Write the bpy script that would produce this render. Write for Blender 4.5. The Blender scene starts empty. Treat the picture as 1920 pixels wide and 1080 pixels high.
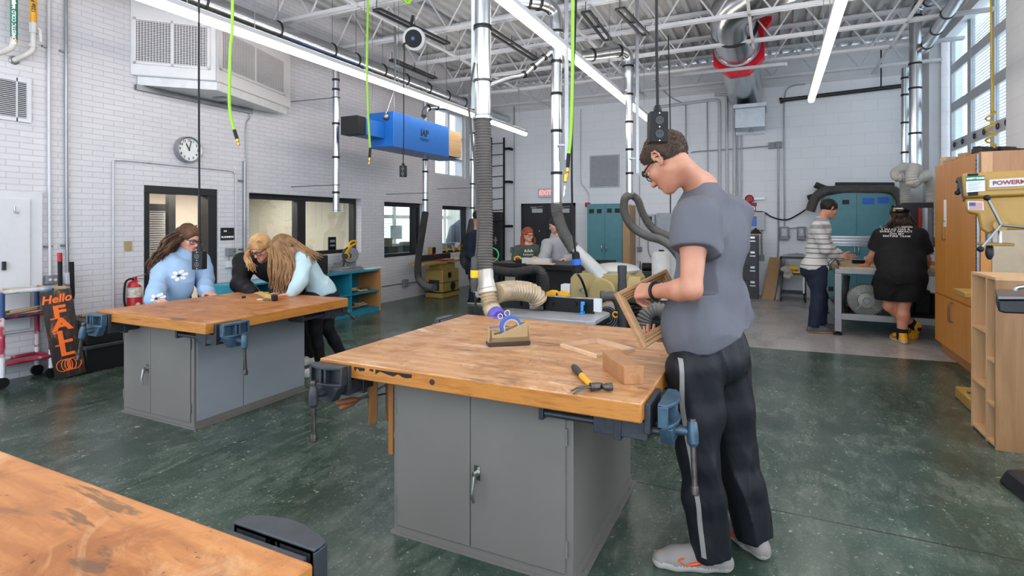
import bpy, math, random
import numpy as np
from mathutils import Vector, Matrix, Euler, Quaternion, noise
random.seed(7)
V = Vector
PI = math.pi
C = bpy.context.scene.collection
SC = bpy.context.scene
def R(d): return math.radians(d)
EYE, FOC, CX, CY, YAW = 1.5, 1024.0, 960.0, 418.0, R(25.6)
RT = V((math.cos(YAW), math.sin(YAW), 0)); FW = V((-math.sin(YAW), math.cos(YAW), 0))
def P(u, v, x=None, y=None, z=None, t=None):
 """point on the sight line of photo pixel (u, v) at world x, y or z, or at depth t"""
 d = FW + RT * ((u - CX) / FOC) + V((0, 0, 1)) * ((CY - v) / FOC)
 if x is not None: t = x / d.x
 elif y is not None: t = y / d.y
 elif z is not None: t = (z - EYE) / d.z
 p = d * t; p.z += EYE
 return p
def hx(s, a=1.0):
 s = s.lstrip('#'); c = [int(s[i:i+2], 16) / 255 for i in (0, 2, 4)]
 return tuple(x / 12.92 if x <= .04045 else ((x + .055) / 1.055) ** 2.4 for x in c) + (a,)
_M = {}
class NT:
 def __init__(s, name):
  s.m = bpy.data.materials.new(name); s.m.use_nodes = True
  s.t = s.m.node_tree; s.n = s.t.nodes; s.b = s.n['Principled BSDF']
 def add(s, typ, **kw):
  n = s.n.new(typ)
  for k, v in kw.items():
   if hasattr(n, k): setattr(n, k, v)
   else: n.inputs[k.replace('_', ' ')].default_value = v
  return n
 def link(s, a, b): s.t.links.new(a, b)
 def coord(s, scale=(1, 1, 1), kind='Object', rot=(0, 0, 0)):
  if kind == 'World':
   g = s.n.new('ShaderNodeNewGeometry'); o = g.outputs['Position']
  else:
   g = s.n.new('ShaderNodeTexCoord'); o = g.outputs[kind]
  mp = s.n.new('ShaderNodeMapping'); mp.inputs['Scale'].default_value = scale; mp.inputs['Rotation'].default_value = rot
  s.link(o, mp.inputs['Vector']); return mp.outputs[0]
 def noise(s, vec, scale, detail=4, rough=.55, dist=0):
  n = s.n.new('ShaderNodeTexNoise'); n.inputs['Scale'].default_value = scale; n.inputs['Detail'].default_value = detail
  n.inputs['Roughness'].default_value = rough; n.inputs['Distortion'].default_value = dist
  s.link(vec, n.inputs['Vector']); return n.outputs[0]
 def ramp(s, fac, stops, interp='LINEAR'):
  r = s.n.new('ShaderNodeValToRGB'); r.color_ramp.interpolation = interp
  e = r.color_ramp.elements
  while len(e) > 1: e.remove(e[-1])
  for i, (p, c) in enumerate(stops):
   if isinstance(c, str): c = hx(c)
   elif isinstance(c, (int, float)): c = (c, c, c, 1)
   if i == 0: e[0].position = p; e[0].color = c
   else:
    q = e.new(p); q.color = c
  s.link(fac, r.inputs[0]); return r.outputs[0]
 def mix(s, fac, a, b, mode='MIX'):
  n = s.n.new('ShaderNodeMix'); n.data_type = 'RGBA'; n.blend_type = mode
  for sock, v in ((n.inputs[0], fac), (n.inputs[6], a), (n.inputs[7], b)):
   if isinstance(v, bpy.types.NodeSocket): s.link(v, sock)
   elif isinstance(v, str): sock.default_value = hx(v)
   elif isinstance(v, (int, float)) and sock.type == 'RGBA': sock.default_value = (v, v, v, 1)
   else: sock.default_value = v
  return n.outputs[2]
 def math(s, op, a, b=0.0, c=0.0):
  n = s.n.new('ShaderNodeMath'); n.operation = op
  for i, v in enumerate((a, b, c)):
   if isinstance(v, bpy.types.NodeSocket): s.link(v, n.inputs[i])
   else: n.inputs[i].default_value = v
  return n.outputs[0]
 def col(s, c):
  if isinstance(c, bpy.types.NodeSocket): s.link(c, s.b.inputs['Base Color'])
  else: s.b.inputs['Base Color'].default_value = c if not isinstance(c, str) else hx(c)
 def setr(s, r):
  if isinstance(r, bpy.types.NodeSocket): s.link(r, s.b.inputs['Roughness'])
  else: s.b.inputs['Roughness'].default_value = r
 def bump(s, h, strength=.3, dist=.01):
  b = s.n.new('ShaderNodeBump'); b.inputs['Strength'].default_value = strength; b.inputs['Distance'].default_value = dist
  s.link(h, b.inputs['Height']); s.link(b.outputs[0], s.b.inputs['Normal'])
def M(name, col='#808080', rough=.5, metal=0.0, var=.06, vs=9, bump=0.0, bs=60, spec=.5, stretch=(1, 1, 1), coat=0, kind='Object'):
 """plain surface with a little procedural wear in its own colour"""
 if name in _M: return _M[name]
 k = NT(name); c = hx(col)
 vec = k.coord(stretch, kind); nz = k.noise(vec, vs, 5)
 lo = tuple(max(0, x * (1 - 2 * var)) for x in c[:3]) + (1,); hi = tuple(min(1, x * (1 + 2 * var)) for x in c[:3]) + (1,)
 k.col(k.ramp(nz, [(.25, lo), (.75, hi)])); k.setr(k.math('MULTIPLY_ADD', nz, .12, max(0, rough - .06)))
 k.b.inputs['Metallic'].default_value = metal; k.b.inputs['Specular IOR Level'].default_value = spec
 k.b.inputs['Coat Weight'].default_value = coat
 if bump: k.bump(k.noise(vec, bs, 3), bump, .005)
 _M[name] = k.m; return k.m
def WOOD(name, a, b, c=None, scale=6, axis=1, rough=.5, rings=1.0):
 if name in _M: return _M[name]
 k = NT(name); st = [8.0, 8.0, 8.0]; st[axis] = .7
 vec = k.coord(tuple(st)); n1 = k.noise(vec, scale * .35, 5, .6, .6)
 n2 = k.noise(k.coord((1, 1, 1)), 2.2, 3)
 base = k.ramp(n1, [(.3, a), (.55, b), (.75, c or a)])
 k.col(k.mix(.18, base, k.ramp(n2, [(.3, a), (.7, b)]))); k.setr(rough)
 k.bump(n1, .12 * rings, .003); _M[name] = k.m; return k.m
def EMIT(name, col, strength):
 if name in _M: return _M[name]
 k = NT(name); k.col('#ffffff'); k.b.inputs['Emission Color'].default_value = hx(col); k.b.inputs['Emission Strength'].default_value = strength
 k.setr(.6); _M[name] = k.m; return k.m
def GLASS(name, tint='#ffffff', alpha=.12, rough=.02):
 if name in _M: return _M[name]
 k = NT(name); out = k.n['Material Output']
 tr = k.n.new('ShaderNodeBsdfTransparent'); tr.inputs[0].default_value = hx(tint)
 gl = k.n.new('ShaderNodeBsdfGlossy'); gl.inputs['Roughness'].default_value = rough
 mx = k.n.new('ShaderNodeMixShader'); mx.inputs[0].default_value = alpha
 k.link(tr.outputs[0], mx.inputs[1]); k.link(gl.outputs[0], mx.inputs[2]); k.link(mx.outputs[0], out.inputs[0])
 _M[name] = k.m; return k.m
MW = {}
def tag(o, label=None, cat=None, group=None, kind=None):
 if label: o['label'] = label
 if cat: o['category'] = cat
 if group: o['group'] = group
 if kind: o['kind'] = kind
 return o
def thing(name, label, cat, loc=(0, 0, 0), rz=0.0, group=None):
 o = bpy.data.objects.new(name, None); C.objects.link(o); o.empty_display_size = .05
 o.location = loc; o.rotation_euler = (0, 0, rz); MW[o.name] = Matrix.Translation(V(loc)) @ Matrix.Rotation(rz, 4, 'Z')
 return tag(o, label, cat, group)
def dup(root, loc, rz=None, label=None, group=None):
 def cp(o, par):
  c = o.copy(); C.objects.link(c)
  if par is not None: c.parent = par
  for ch in list(o.children): cp(ch, c)
  return c
 r = cp(root, None); r.location = loc
 if rz is not None: r.rotation_euler = (0, 0, rz)
 MW[r.name] = Matrix.Translation(V(loc)) @ Matrix.Rotation(r.rotation_euler[2], 4, 'Z')
 if label: r['label'] = label
 if group: r['group'] = group
 return r
def frame_of(d, up=V((0, 0, 1))):
 d = V(d).normalized(); up = V(up)
 if abs(d.dot(up.normalized())) > .98: up = V((0, 1, 0)) if abs(d.y) < .9 else V((1, 0, 0))
 x = up.cross(d).normalized(); y = d.cross(x)
 return Matrix((x, y, d)).transposed()
def cr(pts, n=8, closed=False):
 """Catmull-Rom through pts"""
 pts = [V(p) for p in pts]; out = []; N = len(pts)
 if N < 3:
  return [pts[0].lerp(pts[1], i / n) for i in range(n + 1)]
 seg = N if closed else N - 1
 for i in range(seg):
  g = (lambda j: pts[j % N]) if closed else (lambda j: pts[max(0, min(N - 1, j))])
  p0, p1, p2, p3 = g(i - 1), g(i), g(i + 1), g(i + 2)
  if not closed:
   if i == 0: p0 = p1 * 2 - p2
   if i == N - 2: p3 = p2 * 2 - p1
  for k in range(n):
   t = k / n
   out.append(.5 * ((2 * p1) + (p2 - p0) * t + (2 * p0 - 5 * p1 + 4 * p2 - p3) * t * t + (3 * p1 - p0 - 3 * p2 + p3) * t ** 3))
 if not closed: out.append(pts[-1].copy())
 return out
def resample(pts, step):
 out = [pts[0].copy()]; acc = 0.0
 for a, b in zip(pts, pts[1:]):
  L = (b - a).length
  if L < 1e-9: continue
  d = step - acc
  while d <= L:
   out.append(a.lerp(b, d / L)); d += step
  acc = (acc + L) % step if L + acc >= step else acc + L
 if (out[-1] - pts[-1]).length > step * .3: out.append(pts[-1].copy())
 return out
class MB:
 def __init__(s): s.v = []; s.f = []; s.mi = []; s.cur = 0
 def _add(s, vs, fs, M4=None):
  o = len(s.v)
  s.v += [(M4 @ V(p)) if M4 is not None else V(p) for p in vs]
  s.f += [[i + o for i in f] for f in fs]; s.mi += [s.cur] * len(fs); return s
 def box(s, lo, hi, M4=None):
  x0, y0, z0 = lo; x1, y1, z1 = hi
  x0, x1 = min(x0, x1), max(x0, x1); y0, y1 = min(y0, y1), max(y0, y1); z0, z1 = min(z0, z1), max(z0, z1)
  return s._add([(x0, y0, z0), (x1, y0, z0), (x1, y1, z0), (x0, y1, z0), (x0, y0, z1), (x1, y0, z1), (x1, y1, z1), (x0, y1, z1)],
      [(0, 3, 2, 1), (4, 5, 6, 7), (0, 1, 5, 4), (1, 2, 6, 5), (2, 3, 7, 6), (3, 0, 4, 7)], M4)
 def bx(s, c, size, rz=0, M4=None):
  h = V(size) / 2; T = Matrix.Translation(V(c)) @ Matrix.Rotation(rz, 4, 'Z')
  if M4 is not None: T = M4 @ T
  return s.box(-h, h, T)
 def beam(s, a, b, w, h, up=(0, 0, 1)):
  a, b = V(a), V(b); F = frame_of(b - a, up).to_4x4(); F.translation = a
  return s.box((-w / 2, -h / 2, 0), (w / 2, h / 2, (b - a).length), F)
 def cyl(s, a, b, r0, r1=None, n=16, caps=True):
  r1 = r0 if r1 is None else r1
  return s.loft([a, b], [r0, r1], n, caps)
 def loft(s, pts, rad, n=12, caps=True, closed=False, squash=None):
  pts = [V(p) for p in pts]; N = len(pts)
  if not isinstance(rad, (list, tuple)): rad = [rad] * N
  vs = []; fs = []; X = None
  for i, p in enumerate(pts):
   a = pts[i - 1] if (i > 0 or closed) else pts[i]; b = pts[(i + 1) % N] if (i < N - 1 or closed) else pts[i]
   d = (b - a)
   d = d.normalized() if d.length > 1e-9 else V((0, 0, 1))
   if X is None: X = frame_of(d).col[0].copy()
   X = X - d * X.dot(d)
   X = X.normalized() if X.length > 1e-6 else frame_of(d).col[0].copy()
   Y = d.cross(X)
   for k in range(n):
    t = 2 * PI * k / n
    sx, sy = squash if squash else (1, 1)
    vs.append(p + (X * math.cos(t) * sx + Y * math.sin(t) * sy) * rad[i])
  for i in range(N if closed else N - 1):
   j = (i + 1) % N
   for k in range(n):
    m = (k + 1) % n; fs.append((i * n + k, i * n + m, j * n + m, j * n + k))
  if caps and not closed:
   fs.append(tuple(range(n - 1, -1, -1))); fs.append(tuple((N - 1) * n + k for k in range(n)))
  return s._add(vs, fs)
 def tube(s, pts, r, n=8, sub=6, step=None, caps=True):
  q = cr(pts, sub)
  if step: q = resample(q, step)
  return s.loft(q, r, n, caps)
 def hose(s, pts, r, pitch=.014, amp=.12, n=14, sub=10, ring=4):
  q = resample(cr(pts, sub), pitch / ring)
  rad = [r * (1 + amp * (math.cos(2 * PI * i / ring))) for i in range(len(q))]
  return s.loft(q, rad, n, True)
 def lathe(s, prof, a, b=None, n=24, axis=None):
  """prof = [(radius, height)] along the axis from a"""
  a = V(a); d = V(axis) if axis is not None else (V(b) - a); F = frame_of(d)
  X, Y, D = F.col[0], F.col[1], F.col[2]; vs = []; fs = []
  for r, h in prof:
   for k in range(n):
    t = 2 * PI * k / n; vs.append(a + D * h + (X * math.cos(t) + Y * math.sin(t)) * r)
  for i in range(len(prof) - 1):
   for k in range(n):
    m = (k + 1) % n; fs.append((i * n + k, i * n + m, (i + 1) * n + m, (i + 1) * n + k))
  fs.append(tuple(range(n - 1, -1, -1))); fs.append(tuple((len(prof) - 1) * n + k for k in range(n)))
  return s._add(vs, fs)
 def prism(s, poly, h0, h1, M4=None):
  n = len(poly); vs = [(x, y, h0) for x, y in poly] + [(x, y, h1) for x, y in poly]
  fs = [tuple(range(n - 1, -1, -1)), tuple(range(n, 2 * n))] + [(i, (i + 1) % n, n + (i + 1) % n, n + i) for i in range(n)]
  return s._add(vs, fs, M4)
 def poly3(s, pts, off):
  """a planar polygon pushed by off"""
  n = len(pts); off = V(off); vs = [V(p) for p in pts] + [V(p) + off for p in pts]
  fs = [tuple(range(n - 1, -1, -1)), tuple(range(n, 2 * n))] + [(i, (i + 1) % n, n + (i + 1) % n, n + i) for i in range(n)]
  return s._add(vs, fs)
 def ell(s, c, rad, M4=None, nu=16, nv=10):
  vs = []; fs = []; c = V(c)
  if not isinstance(rad, (tuple, list)): rad = (rad,) * 3
  for j in range(1, nv):
   th = PI * j / nv
   for i in range(nu):
    ph = 2 * PI * i / nu
    vs.append(c + V((rad[0] * math.sin(th) * math.cos(ph), rad[1] * math.sin(th) * math.sin(ph), rad[2] * math.cos(th))))
  top = len(vs); vs.append(c + V((0, 0, rad[2]))); bot = len(vs); vs.append(c - V((0, 0, rad[2])))
  for j in range(nv - 2):
   for i in range(nu):
    m = (i + 1) % nu; fs.append((j * nu + i, (j + 1) * nu + i, (j + 1) * nu + m, j * nu + m))
  for i in range(nu):
   m = (i + 1) % nu; fs.append((top, i, m)); fs.append((bot, (nv - 2) * nu + m, (nv - 2) * nu + i))
  return s._add(vs, fs, M4)
 def torus(s, c, axis, Rr, r, n=24, m=8, a0=0, a1=None):
  F = frame_of(axis); X, Y = F.col[0], F.col[1]; c = V(c)
  full = a1 is None; a1 = 2 * PI if full else a1; k = n if full else n + 1
  pts = [c + (X * math.cos(a0 + (a1 - a0) * i / n) + Y * math.sin(a0 + (a1 - a0) * i / n)) * Rr for i in range(k)]
  return s.loft(pts, r, m, not full, full)
 def build(s, name, mat, parent=None, smooth=30, bevel=0, world=True, seg=2):
  me = bpy.data.meshes.new(name)
  vs = s.v
  if parent is not None and world:
   Mi = MW[parent.name].inverted(); vs = [Mi @ p for p in vs]
  me.from_pydata([tuple(p) for p in vs], [], s.f); me.update()
  for m in (mat if isinstance(mat, (list, tuple)) else [mat]): me.materials.append(m)
  if any(s.mi): me.polygons.foreach_set('material_index', s.mi)
  if smooth:
   me.polygons.foreach_set('use_smooth', [True] * len(me.polygons)); me.set_sharp_from_angle(angle=R(smooth))
  o = bpy.data.objects.new(name, me); C.objects.link(o)
  if parent is not None:
   o.parent = parent; MW[o.name] = MW[parent.name]
  else:
   MW[o.name] = Matrix.Identity(4)
  if bevel:
   b = o.modifiers.new('edge', 'BEVEL'); b.width = bevel; b.segments = seg; b.limit_method = 'ANGLE'; b.angle_limit = R(40)
  return o
def struct(name, mb, mat, parent=None, **kw):
 o = mb.build(name, mat, parent, **kw)
 if parent is None: o['kind'] = 'structure'
 return o
def one(name, mb, mat, label, cat, group=None, **kw):
 """a thing that is one mesh: its origin is moved to its base"""
 xs = [p.x for p in mb.v]; ys = [p.y for p in mb.v]; z0 = min(p.z for p in mb.v)
 c = V(((min(xs) + max(xs)) / 2, (min(ys) + max(ys)) / 2, z0))
 mb.v = [p - c for p in mb.v]
 o = mb.build(name, mat, None, **kw); o.location = c; MW[o.name] = Matrix.Translation(c)
 return tag(o, label, cat, group)
def text_mesh(body, size, depth=.0015, bold=0.0, align='CENTER', spacing=1.0, shear=0.0):
 cu = bpy.data.curves.new('txt', 'FONT'); cu.body = body; cu.size = size; cu.extrude = depth; cu.offset = bold
 cu.align_x = align; cu.align_y = 'CENTER'; cu.space_character = spacing; cu.shear = shear; cu.resolution_u = 3
 o = bpy.data.objects.new('txt', cu); C.objects.link(o)
 dg = bpy.context.evaluated_depsgraph_get(); me = o.evaluated_get(dg).to_mesh()
 vs = [v.co.copy() for v in me.vertices]; fs = [list(p.vertices) for p in me.polygons]
 o.evaluated_get(dg).to_mesh_clear(); bpy.data.objects.remove(o); bpy.data.curves.remove(cu)
 return vs, fs
def lettering(mb, body, size, origin, right, up, **kw):
 """put letters into mb on the plane (right, up) centred at origin"""
 vs, fs = text_mesh(body, size, **kw)
 r, u = V(right).normalized(), V(up).normalized(); nn = r.cross(u)
 F = Matrix((r, u, nn)).transposed().to_4x4(); F.translation = V(origin)
 return mb._add(vs, fs, F)
class SDF:
 def __init__(s, res=.007, k=.02): s.res = res; s.p = []; s.k = k
 def cone(s, a, b, ra, rb=None, k=None, op='u', m=0):
  a, b = V(a), V(b); rb = ra if rb is None else rb
  if (b - a).length < 1e-6: b = a + V((0, 0, 1e-4))
  s.p.append(('c', a, b, ra, rb, s.k if k is None else k, op, m)); return s
 def chain(s, pts, rad, k=None, op='u'):
  for i in range(len(pts) - 1): s.cone(pts[i], pts[i + 1], rad[i], rad[i + 1], k, op)
  return s
 def ell(s, c, rad, rot=None, k=None, op='u'):
  s.p.append(('e', V(c), V(rad) if not isinstance(rad, (int, float)) else V((rad,) * 3), rot or Matrix.Identity(3), None, s.k if k is None else k, op, 0)); return s
 def cut(s, point, normal, k=None):
  """remove what lies on the side the normal points to"""
  s.p.append(('h', V(point), V(normal).normalized(), None, None, .004 if k is None else k, 'p', 0)); return s
 def cutbox(s, point, normal, c, rad, k=.006):
  """remove the side the normal points to, only within rad of c"""
  s.p.append(('b', V(point), V(normal).normalized(), V(c), rad, k, 'p', 0)); return s
 def mesh(s, disp=None):
  lo = V((1e9,) * 3); hi = V((-1e9,) * 3)
  def bb(q):
   if q[0] == 'c':
    r = max(q[3], q[4]); return V([min(q[1][i], q[2][i]) - r for i in range(3)]), V([max(q[1][i], q[2][i]) + r for i in range(3)])
   r = max(q[2]); return q[1] - V((r,) * 3), q[1] + V((r,) * 3)
  for q in s.p:
   if q[0] in 'ce' and q[6] == 'u':
    a, b = bb(q)
    for i in range(3): lo[i] = min(lo[i], a[i]); hi[i] = max(hi[i], b[i])
  h = s.res; lo -= V((3 * h,) * 3); hi += V((3 * h,) * 3)
  n = [int((hi[i] - lo[i]) / h) + 2 for i in range(3)]
  ax = [np.float32(lo[i]) + np.arange(n[i], dtype=np.float32) * np.float32(h) for i in range(3)]
  D = np.full(n, 1.0, dtype=np.float32)
  for q in s.p:
   k = q[5]; op = q[6]
   if q[0] in 'ce':
    a, b = bb(q); pad = k + 3 * h
    i0 = [max(0, int((a[i] - pad - lo[i]) / h)) for i in range(3)]; i1 = [min(n[i], int((b[i] + pad - lo[i]) / h) + 2) for i in range(3)]
   elif q[0] == 'b':
    i0 = [max(0, int((q[3][i] - q[4] - lo[i]) / h)) for i in range(3)]; i1 = [min(n[i], int((q[3][i] + q[4] - lo[i]) / h) + 2) for i in range(3)]
   else: i0 = [0] * 3; i1 = n
   if any(i1[i] <= i0[i] for i in range(3)): continue
   sl = tuple(slice(i0[i], i1[i]) for i in range(3))
   X = ax[0][sl[0]][:, None, None]; Y = ax[1][sl[1]][None, :, None]; Z = ax[2][sl[2]][None, None, :]
   if q[0] == 'c':
    A, B, ra, rb = q[1], q[2], q[3], q[4]; ba = B - A; L2 = ba.length_squared
    px, py, pz = X - A.x, Y - A.y, Z - A.z
    t = np.clip((px * ba.x + py * ba.y + pz * ba.z) / L2, 0, 1)
    d = np.sqrt((px - t * ba.x) ** 2 + (py - t * ba.y) ** 2 + (pz - t * ba.z) ** 2) - (ra + (rb - ra) * t)
   elif q[0] == 'e':
    Rm = q[3].transposed(); r = q[2]; px, py, pz = X - q[1].x, Y - q[1].y, Z - q[1].z
    e = [Rm[i][0] * px + Rm[i][1] * py + Rm[i][2] * pz for i in range(3)]
    k0 = np.sqrt(sum((e[i] / r[i]) ** 2 for i in range(3))); k1 = np.sqrt(sum((e[i] / r[i] ** 2) ** 2 for i in range(3))) + 1e-9
    d = k0 * (k0 - 1) / k1
   else:
    d = (X - q[1].x) * q[2].x + (Y - q[1].y) * q[2].y + (Z - q[1].z) * q[2].z
   E = D[sl]
   if op == 'u':
    if k > 0:
     hh = np.maximum(k - np.abs(E - d), 0) / k; D[sl] = np.minimum(E, d) - hh * hh * k * .25
    else: D[sl] = np.minimum(E, d)
   else:
    d = -d if op == 's' else d
    hh = np.maximum(k - np.abs(E - d), 0) / max(k, 1e-6); D[sl] = np.maximum(E, d) + hh * hh * k * .25
  if disp is not None:
   band = np.abs(D) < .05; ii = np.nonzero(band)
   D[band] += disp(ax[0][ii[0]], ax[1][ii[1]], ax[2][ii[2]]).astype(np.float32)
  return nets(D, lo, h)
def nets(D, lo, h):
 S = D < 0
 n = D.shape; c = [m - 1 for m in n]
 cnt = np.zeros(c, np.int8)
 for dx in (0, 1):
  for dy in (0, 1):
   for dz in (0, 1): cnt += S[dx:c[0] + dx, dy:c[1] + dy, dz:c[2] + dz]
 act = (cnt > 0) & (cnt < 8); idx = np.full(c, -1, np.int64); ijk = np.argwhere(act); m = len(ijk)
 idx[act] = np.arange(m)
 acc = np.zeros((m, 3)); num = np.zeros(m)
 cor = [(0, 0, 0), (1, 0, 0), (0, 1, 0), (1, 1, 0), (0, 0, 1), (1, 0, 1), (0, 1, 1), (1, 1, 1)]
 val = [D[ijk[:, 0] + a, ijk[:, 1] + b, ijk[:, 2] + e] for a, b, e in cor]
 for a, b in ((0, 1), (2, 3), (4, 5), (6, 7), (0, 2), (1, 3), (4, 6), (5, 7), (0, 4), (1, 5), (2, 6), (3, 7)):
  va, vb = val[a], val[b]; x = (va < 0) != (vb < 0)
  t = np.where(x, va / np.where(x, va - vb, 1), 0); pa = np.array(cor[a]); pb = np.array(cor[b])
  acc += np.where(x[:, None], pa + (pb - pa) * t[:, None], 0); num += x
 vs = (ijk + acc / num[:, None]) * h + np.array(lo)
 faces = []
 for axis in range(3):
  sl0 = [slice(None)] * 3; sl1 = [slice(None)] * 3; sl0[axis] = slice(0, -1); sl1[axis] = slice(1, None)
  ch = S[tuple(sl0)] != S[tuple(sl1)]; u, v = [(1, 2), (2, 0), (0, 1)][axis]
  e = np.argwhere(ch); e = e[(e[:, u] > 0) & (e[:, v] > 0) & (e[:, u] < c[u]) & (e[:, v] < c[v])]
  if not len(e): continue
  inside = S[e[:, 0], e[:, 1], e[:, 2]]
  q = []
  for du, dv in ((-1, -1), (0, -1), (0, 0), (-1, 0)):
   g = e.copy(); g[:, u] += du; g[:, v] += dv; q.append(idx[g[:, 0], g[:, 1], g[:, 2]])
  q = np.stack(q, 1); q[~inside] = q[~inside][:, ::-1]; faces.append(q)
 f = np.concatenate(faces); f = f[(f >= 0).all(1)]
 return vs, f
def relax(vs, f, it=1, lam=.5):
 e = np.concatenate([f[:, [0, 1]], f[:, [1, 2]], f[:, [2, 3]], f[:, [3, 0]]])
 for _ in range(it):
  s_ = np.zeros_like(vs); c_ = np.zeros(len(vs))
  np.add.at(s_, e[:, 0], vs[e[:, 1]]); np.add.at(c_, e[:, 0], 1); np.add.at(s_, e[:, 1], vs[e[:, 0]]); np.add.at(c_, e[:, 1], 1)
  vs = vs + lam * (s_ / np.maximum(c_, 1)[:, None] - vs)
 return vs
def sdf_obj(name, sdf, mats, parent, disp=None, zone=None, it=1):
 """zone(x, y, z arrays of face centres) -> material numbers; coordinates are the parent's local ones"""
 vs, f = sdf.mesh(disp); vs = relax(vs, f, it)
 me = bpy.data.meshes.new(name); me.from_pydata(vs.tolist(), [], f.tolist()); me.update()
 for m in (mats if isinstance(mats, (list, tuple)) else [mats]): me.materials.append(m)
 if zone is not None:
  cc = vs[f].mean(1); me.polygons.foreach_set('material_index', np.asarray(zone(cc[:, 0], cc[:, 1], cc[:, 2])).astype(np.int32))
 me.polygons.foreach_set('use_smooth', [True] * len(me.polygons))
 o = bpy.data.objects.new(name, me); C.objects.link(o)
 if parent is not None: o.parent = parent; MW[o.name] = MW[parent.name]
 return o
# ================================================================ materials of the setting
def mat_floor():
 k = NT('painted_floor'); w = k.coord((1, 1, 1), 'World')
 big = k.noise(w, .9, 5, .6, .4); mid = k.noise(w, 3.2, 6, .65, 1.0); fine = k.noise(w, 55, 4, .7)
 st = k.noise(k.coord((3, .8, 1), 'World', (0, 0, .6)), 5, 6, .7, .8)
 green = k.ramp(big, [(.32, '#25352d'), (.5, '#32443a'), (.68, '#49574e')])
 dust = k.ramp(k.math('MULTIPLY', mid, st), [(.22, 0.0), (.42, .5)])
 green = k.mix(dust, green, '#7b8076')
 spk = k.ramp(k.noise(k.coord((1, 1, 1), 'World'), 38, 2, .5, .6), [(.68, 0.0), (.71, .7)])
 green = k.mix(k.math('MULTIPLY', spk, k.ramp(mid, [(.36, 0.0), (.55, 1.0)])), green, '#c3c2b4')
 sc = k.n.new('ShaderNodeTexVoronoi'); sc.inputs['Scale'].default_value = 3.6; sc.inputs['Randomness'].default_value = 1
 k.link(k.coord((1, 1.5, 1), 'World'), sc.inputs['Vector'])
 chip = k.ramp(k.math('MULTIPLY_ADD', fine, .06, sc.outputs['Distance']), [(.045, 1.0), (.062, 0.0)])
 green = k.mix(k.math('MULTIPLY', chip, .6), green, '#cdbfb0')
 wv = k.noise(k.coord((1, 1, 1), 'World'), 9, 2, .5, 3.0)
 scr = k.ramp(k.math('ABSOLUTE', k.math('SUBTRACT', wv, .5)), [(.0, .55), (.012, 0.0)])
 green = k.mix(k.math('MULTIPLY', scr, k.ramp(big, [(.42, 0.0), (.62, .7)])), green, '#9a9a8c')
 gb = k.noise(k.coord((1, .5, 1), 'World'), 2.2, 6, .65, .6)
 grey = k.ramp(gb, [(.3, '#84807e'), (.5, '#a19c9a'), (.7, '#aca7a5')])
 mk = k.ramp(k.noise(k.coord((1, 3, 1), 'World'), 6, 4, .7, 1.5), [(.63, 0.0), (.68, .6)])
 grey = k.mix(mk, grey, '#5f5f5c')
 sep = k.n.new('ShaderNodeSeparateXYZ'); g = k.n.new('ShaderNodeNewGeometry'); k.link(g.outputs['Position'], sep.inputs[0])
 x, y = sep.outputs[0], sep.outputs[1]
 edge = k.math('MULTIPLY_ADD', fine, .03, k.math('MULTIPLY_ADD', x, .085, 7.2))
 isg = k.math('MULTIPLY', k.math('GREATER_THAN', y, edge), k.math('GREATER_THAN', x, -1.3))
 c = k.mix(isg, green, grey)
 jn = k.math('LESS_THAN', k.math('ABSOLUTE', k.math('SUBTRACT', y, 3.165)), .006)
 jx = k.math('LESS_THAN', k.math('ABSOLUTE', k.math('SUBTRACT', x, -3.3)), .005)
 c = k.mix(k.math('MULTIPLY', k.math('MAXIMUM', jn, jx), .85), c, '#1d211f')
 k.col(c); k.setr(k.math('MULTIPLY_ADD', fine, .12, .2)); k.b.inputs['Specular IOR Level'].default_value = .5
 k.bump(fine, .03, .003); return k.m
def mat_brick():
 k = NT('painted_brick'); g = k.n.new('ShaderNodeNewGeometry'); sp = k.n.new('ShaderNodeSeparateXYZ'); k.link(g.outputs['Position'], sp.inputs[0])
 cb = k.n.new('ShaderNodeCombineXYZ'); k.link(k.math('ADD', sp.outputs[0], sp.outputs[1]), cb.inputs[0]); k.link(sp.outputs[2], cb.inputs[1])
 b = k.n.new('ShaderNodeTexBrick'); k.link(cb.outputs[0], b.inputs['Vector'])
 b.inputs['Color1'].default_value = hx('#d6d4d8'); b.inputs['Color2'].default_value = hx('#d0ced3'); b.inputs['Mortar'].default_value = hx('#bfbdc2')
 for a, v in (('Scale', 1), ('Mortar Size', .005), ('Mortar Smooth', .6), ('Bias', 0), ('Brick Width', .21), ('Row Height', .0585)): b.inputs[a].default_value = v
 nz = k.noise(k.coord((1, 1, 1), 'World'), 1.5, 5); c = k.mix(k.ramp(nz, [(.4, 0.0), (.75, .35)]), b.outputs['Color'], '#bab8be')
 k.col(c); k.setr(.45)
 f = k.n.new('ShaderNodeMath'); f.operation = 'SUBTRACT'; f.inputs[0].default_value = 1; k.link(b.outputs['Fac'], f.inputs[1])
 h = k.math('MULTIPLY_ADD', k.noise(k.coord((1, 1, 2), 'World'), 14, 4), .5, f.outputs[0]); k.bump(h, .4, .01); return k.m
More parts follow.
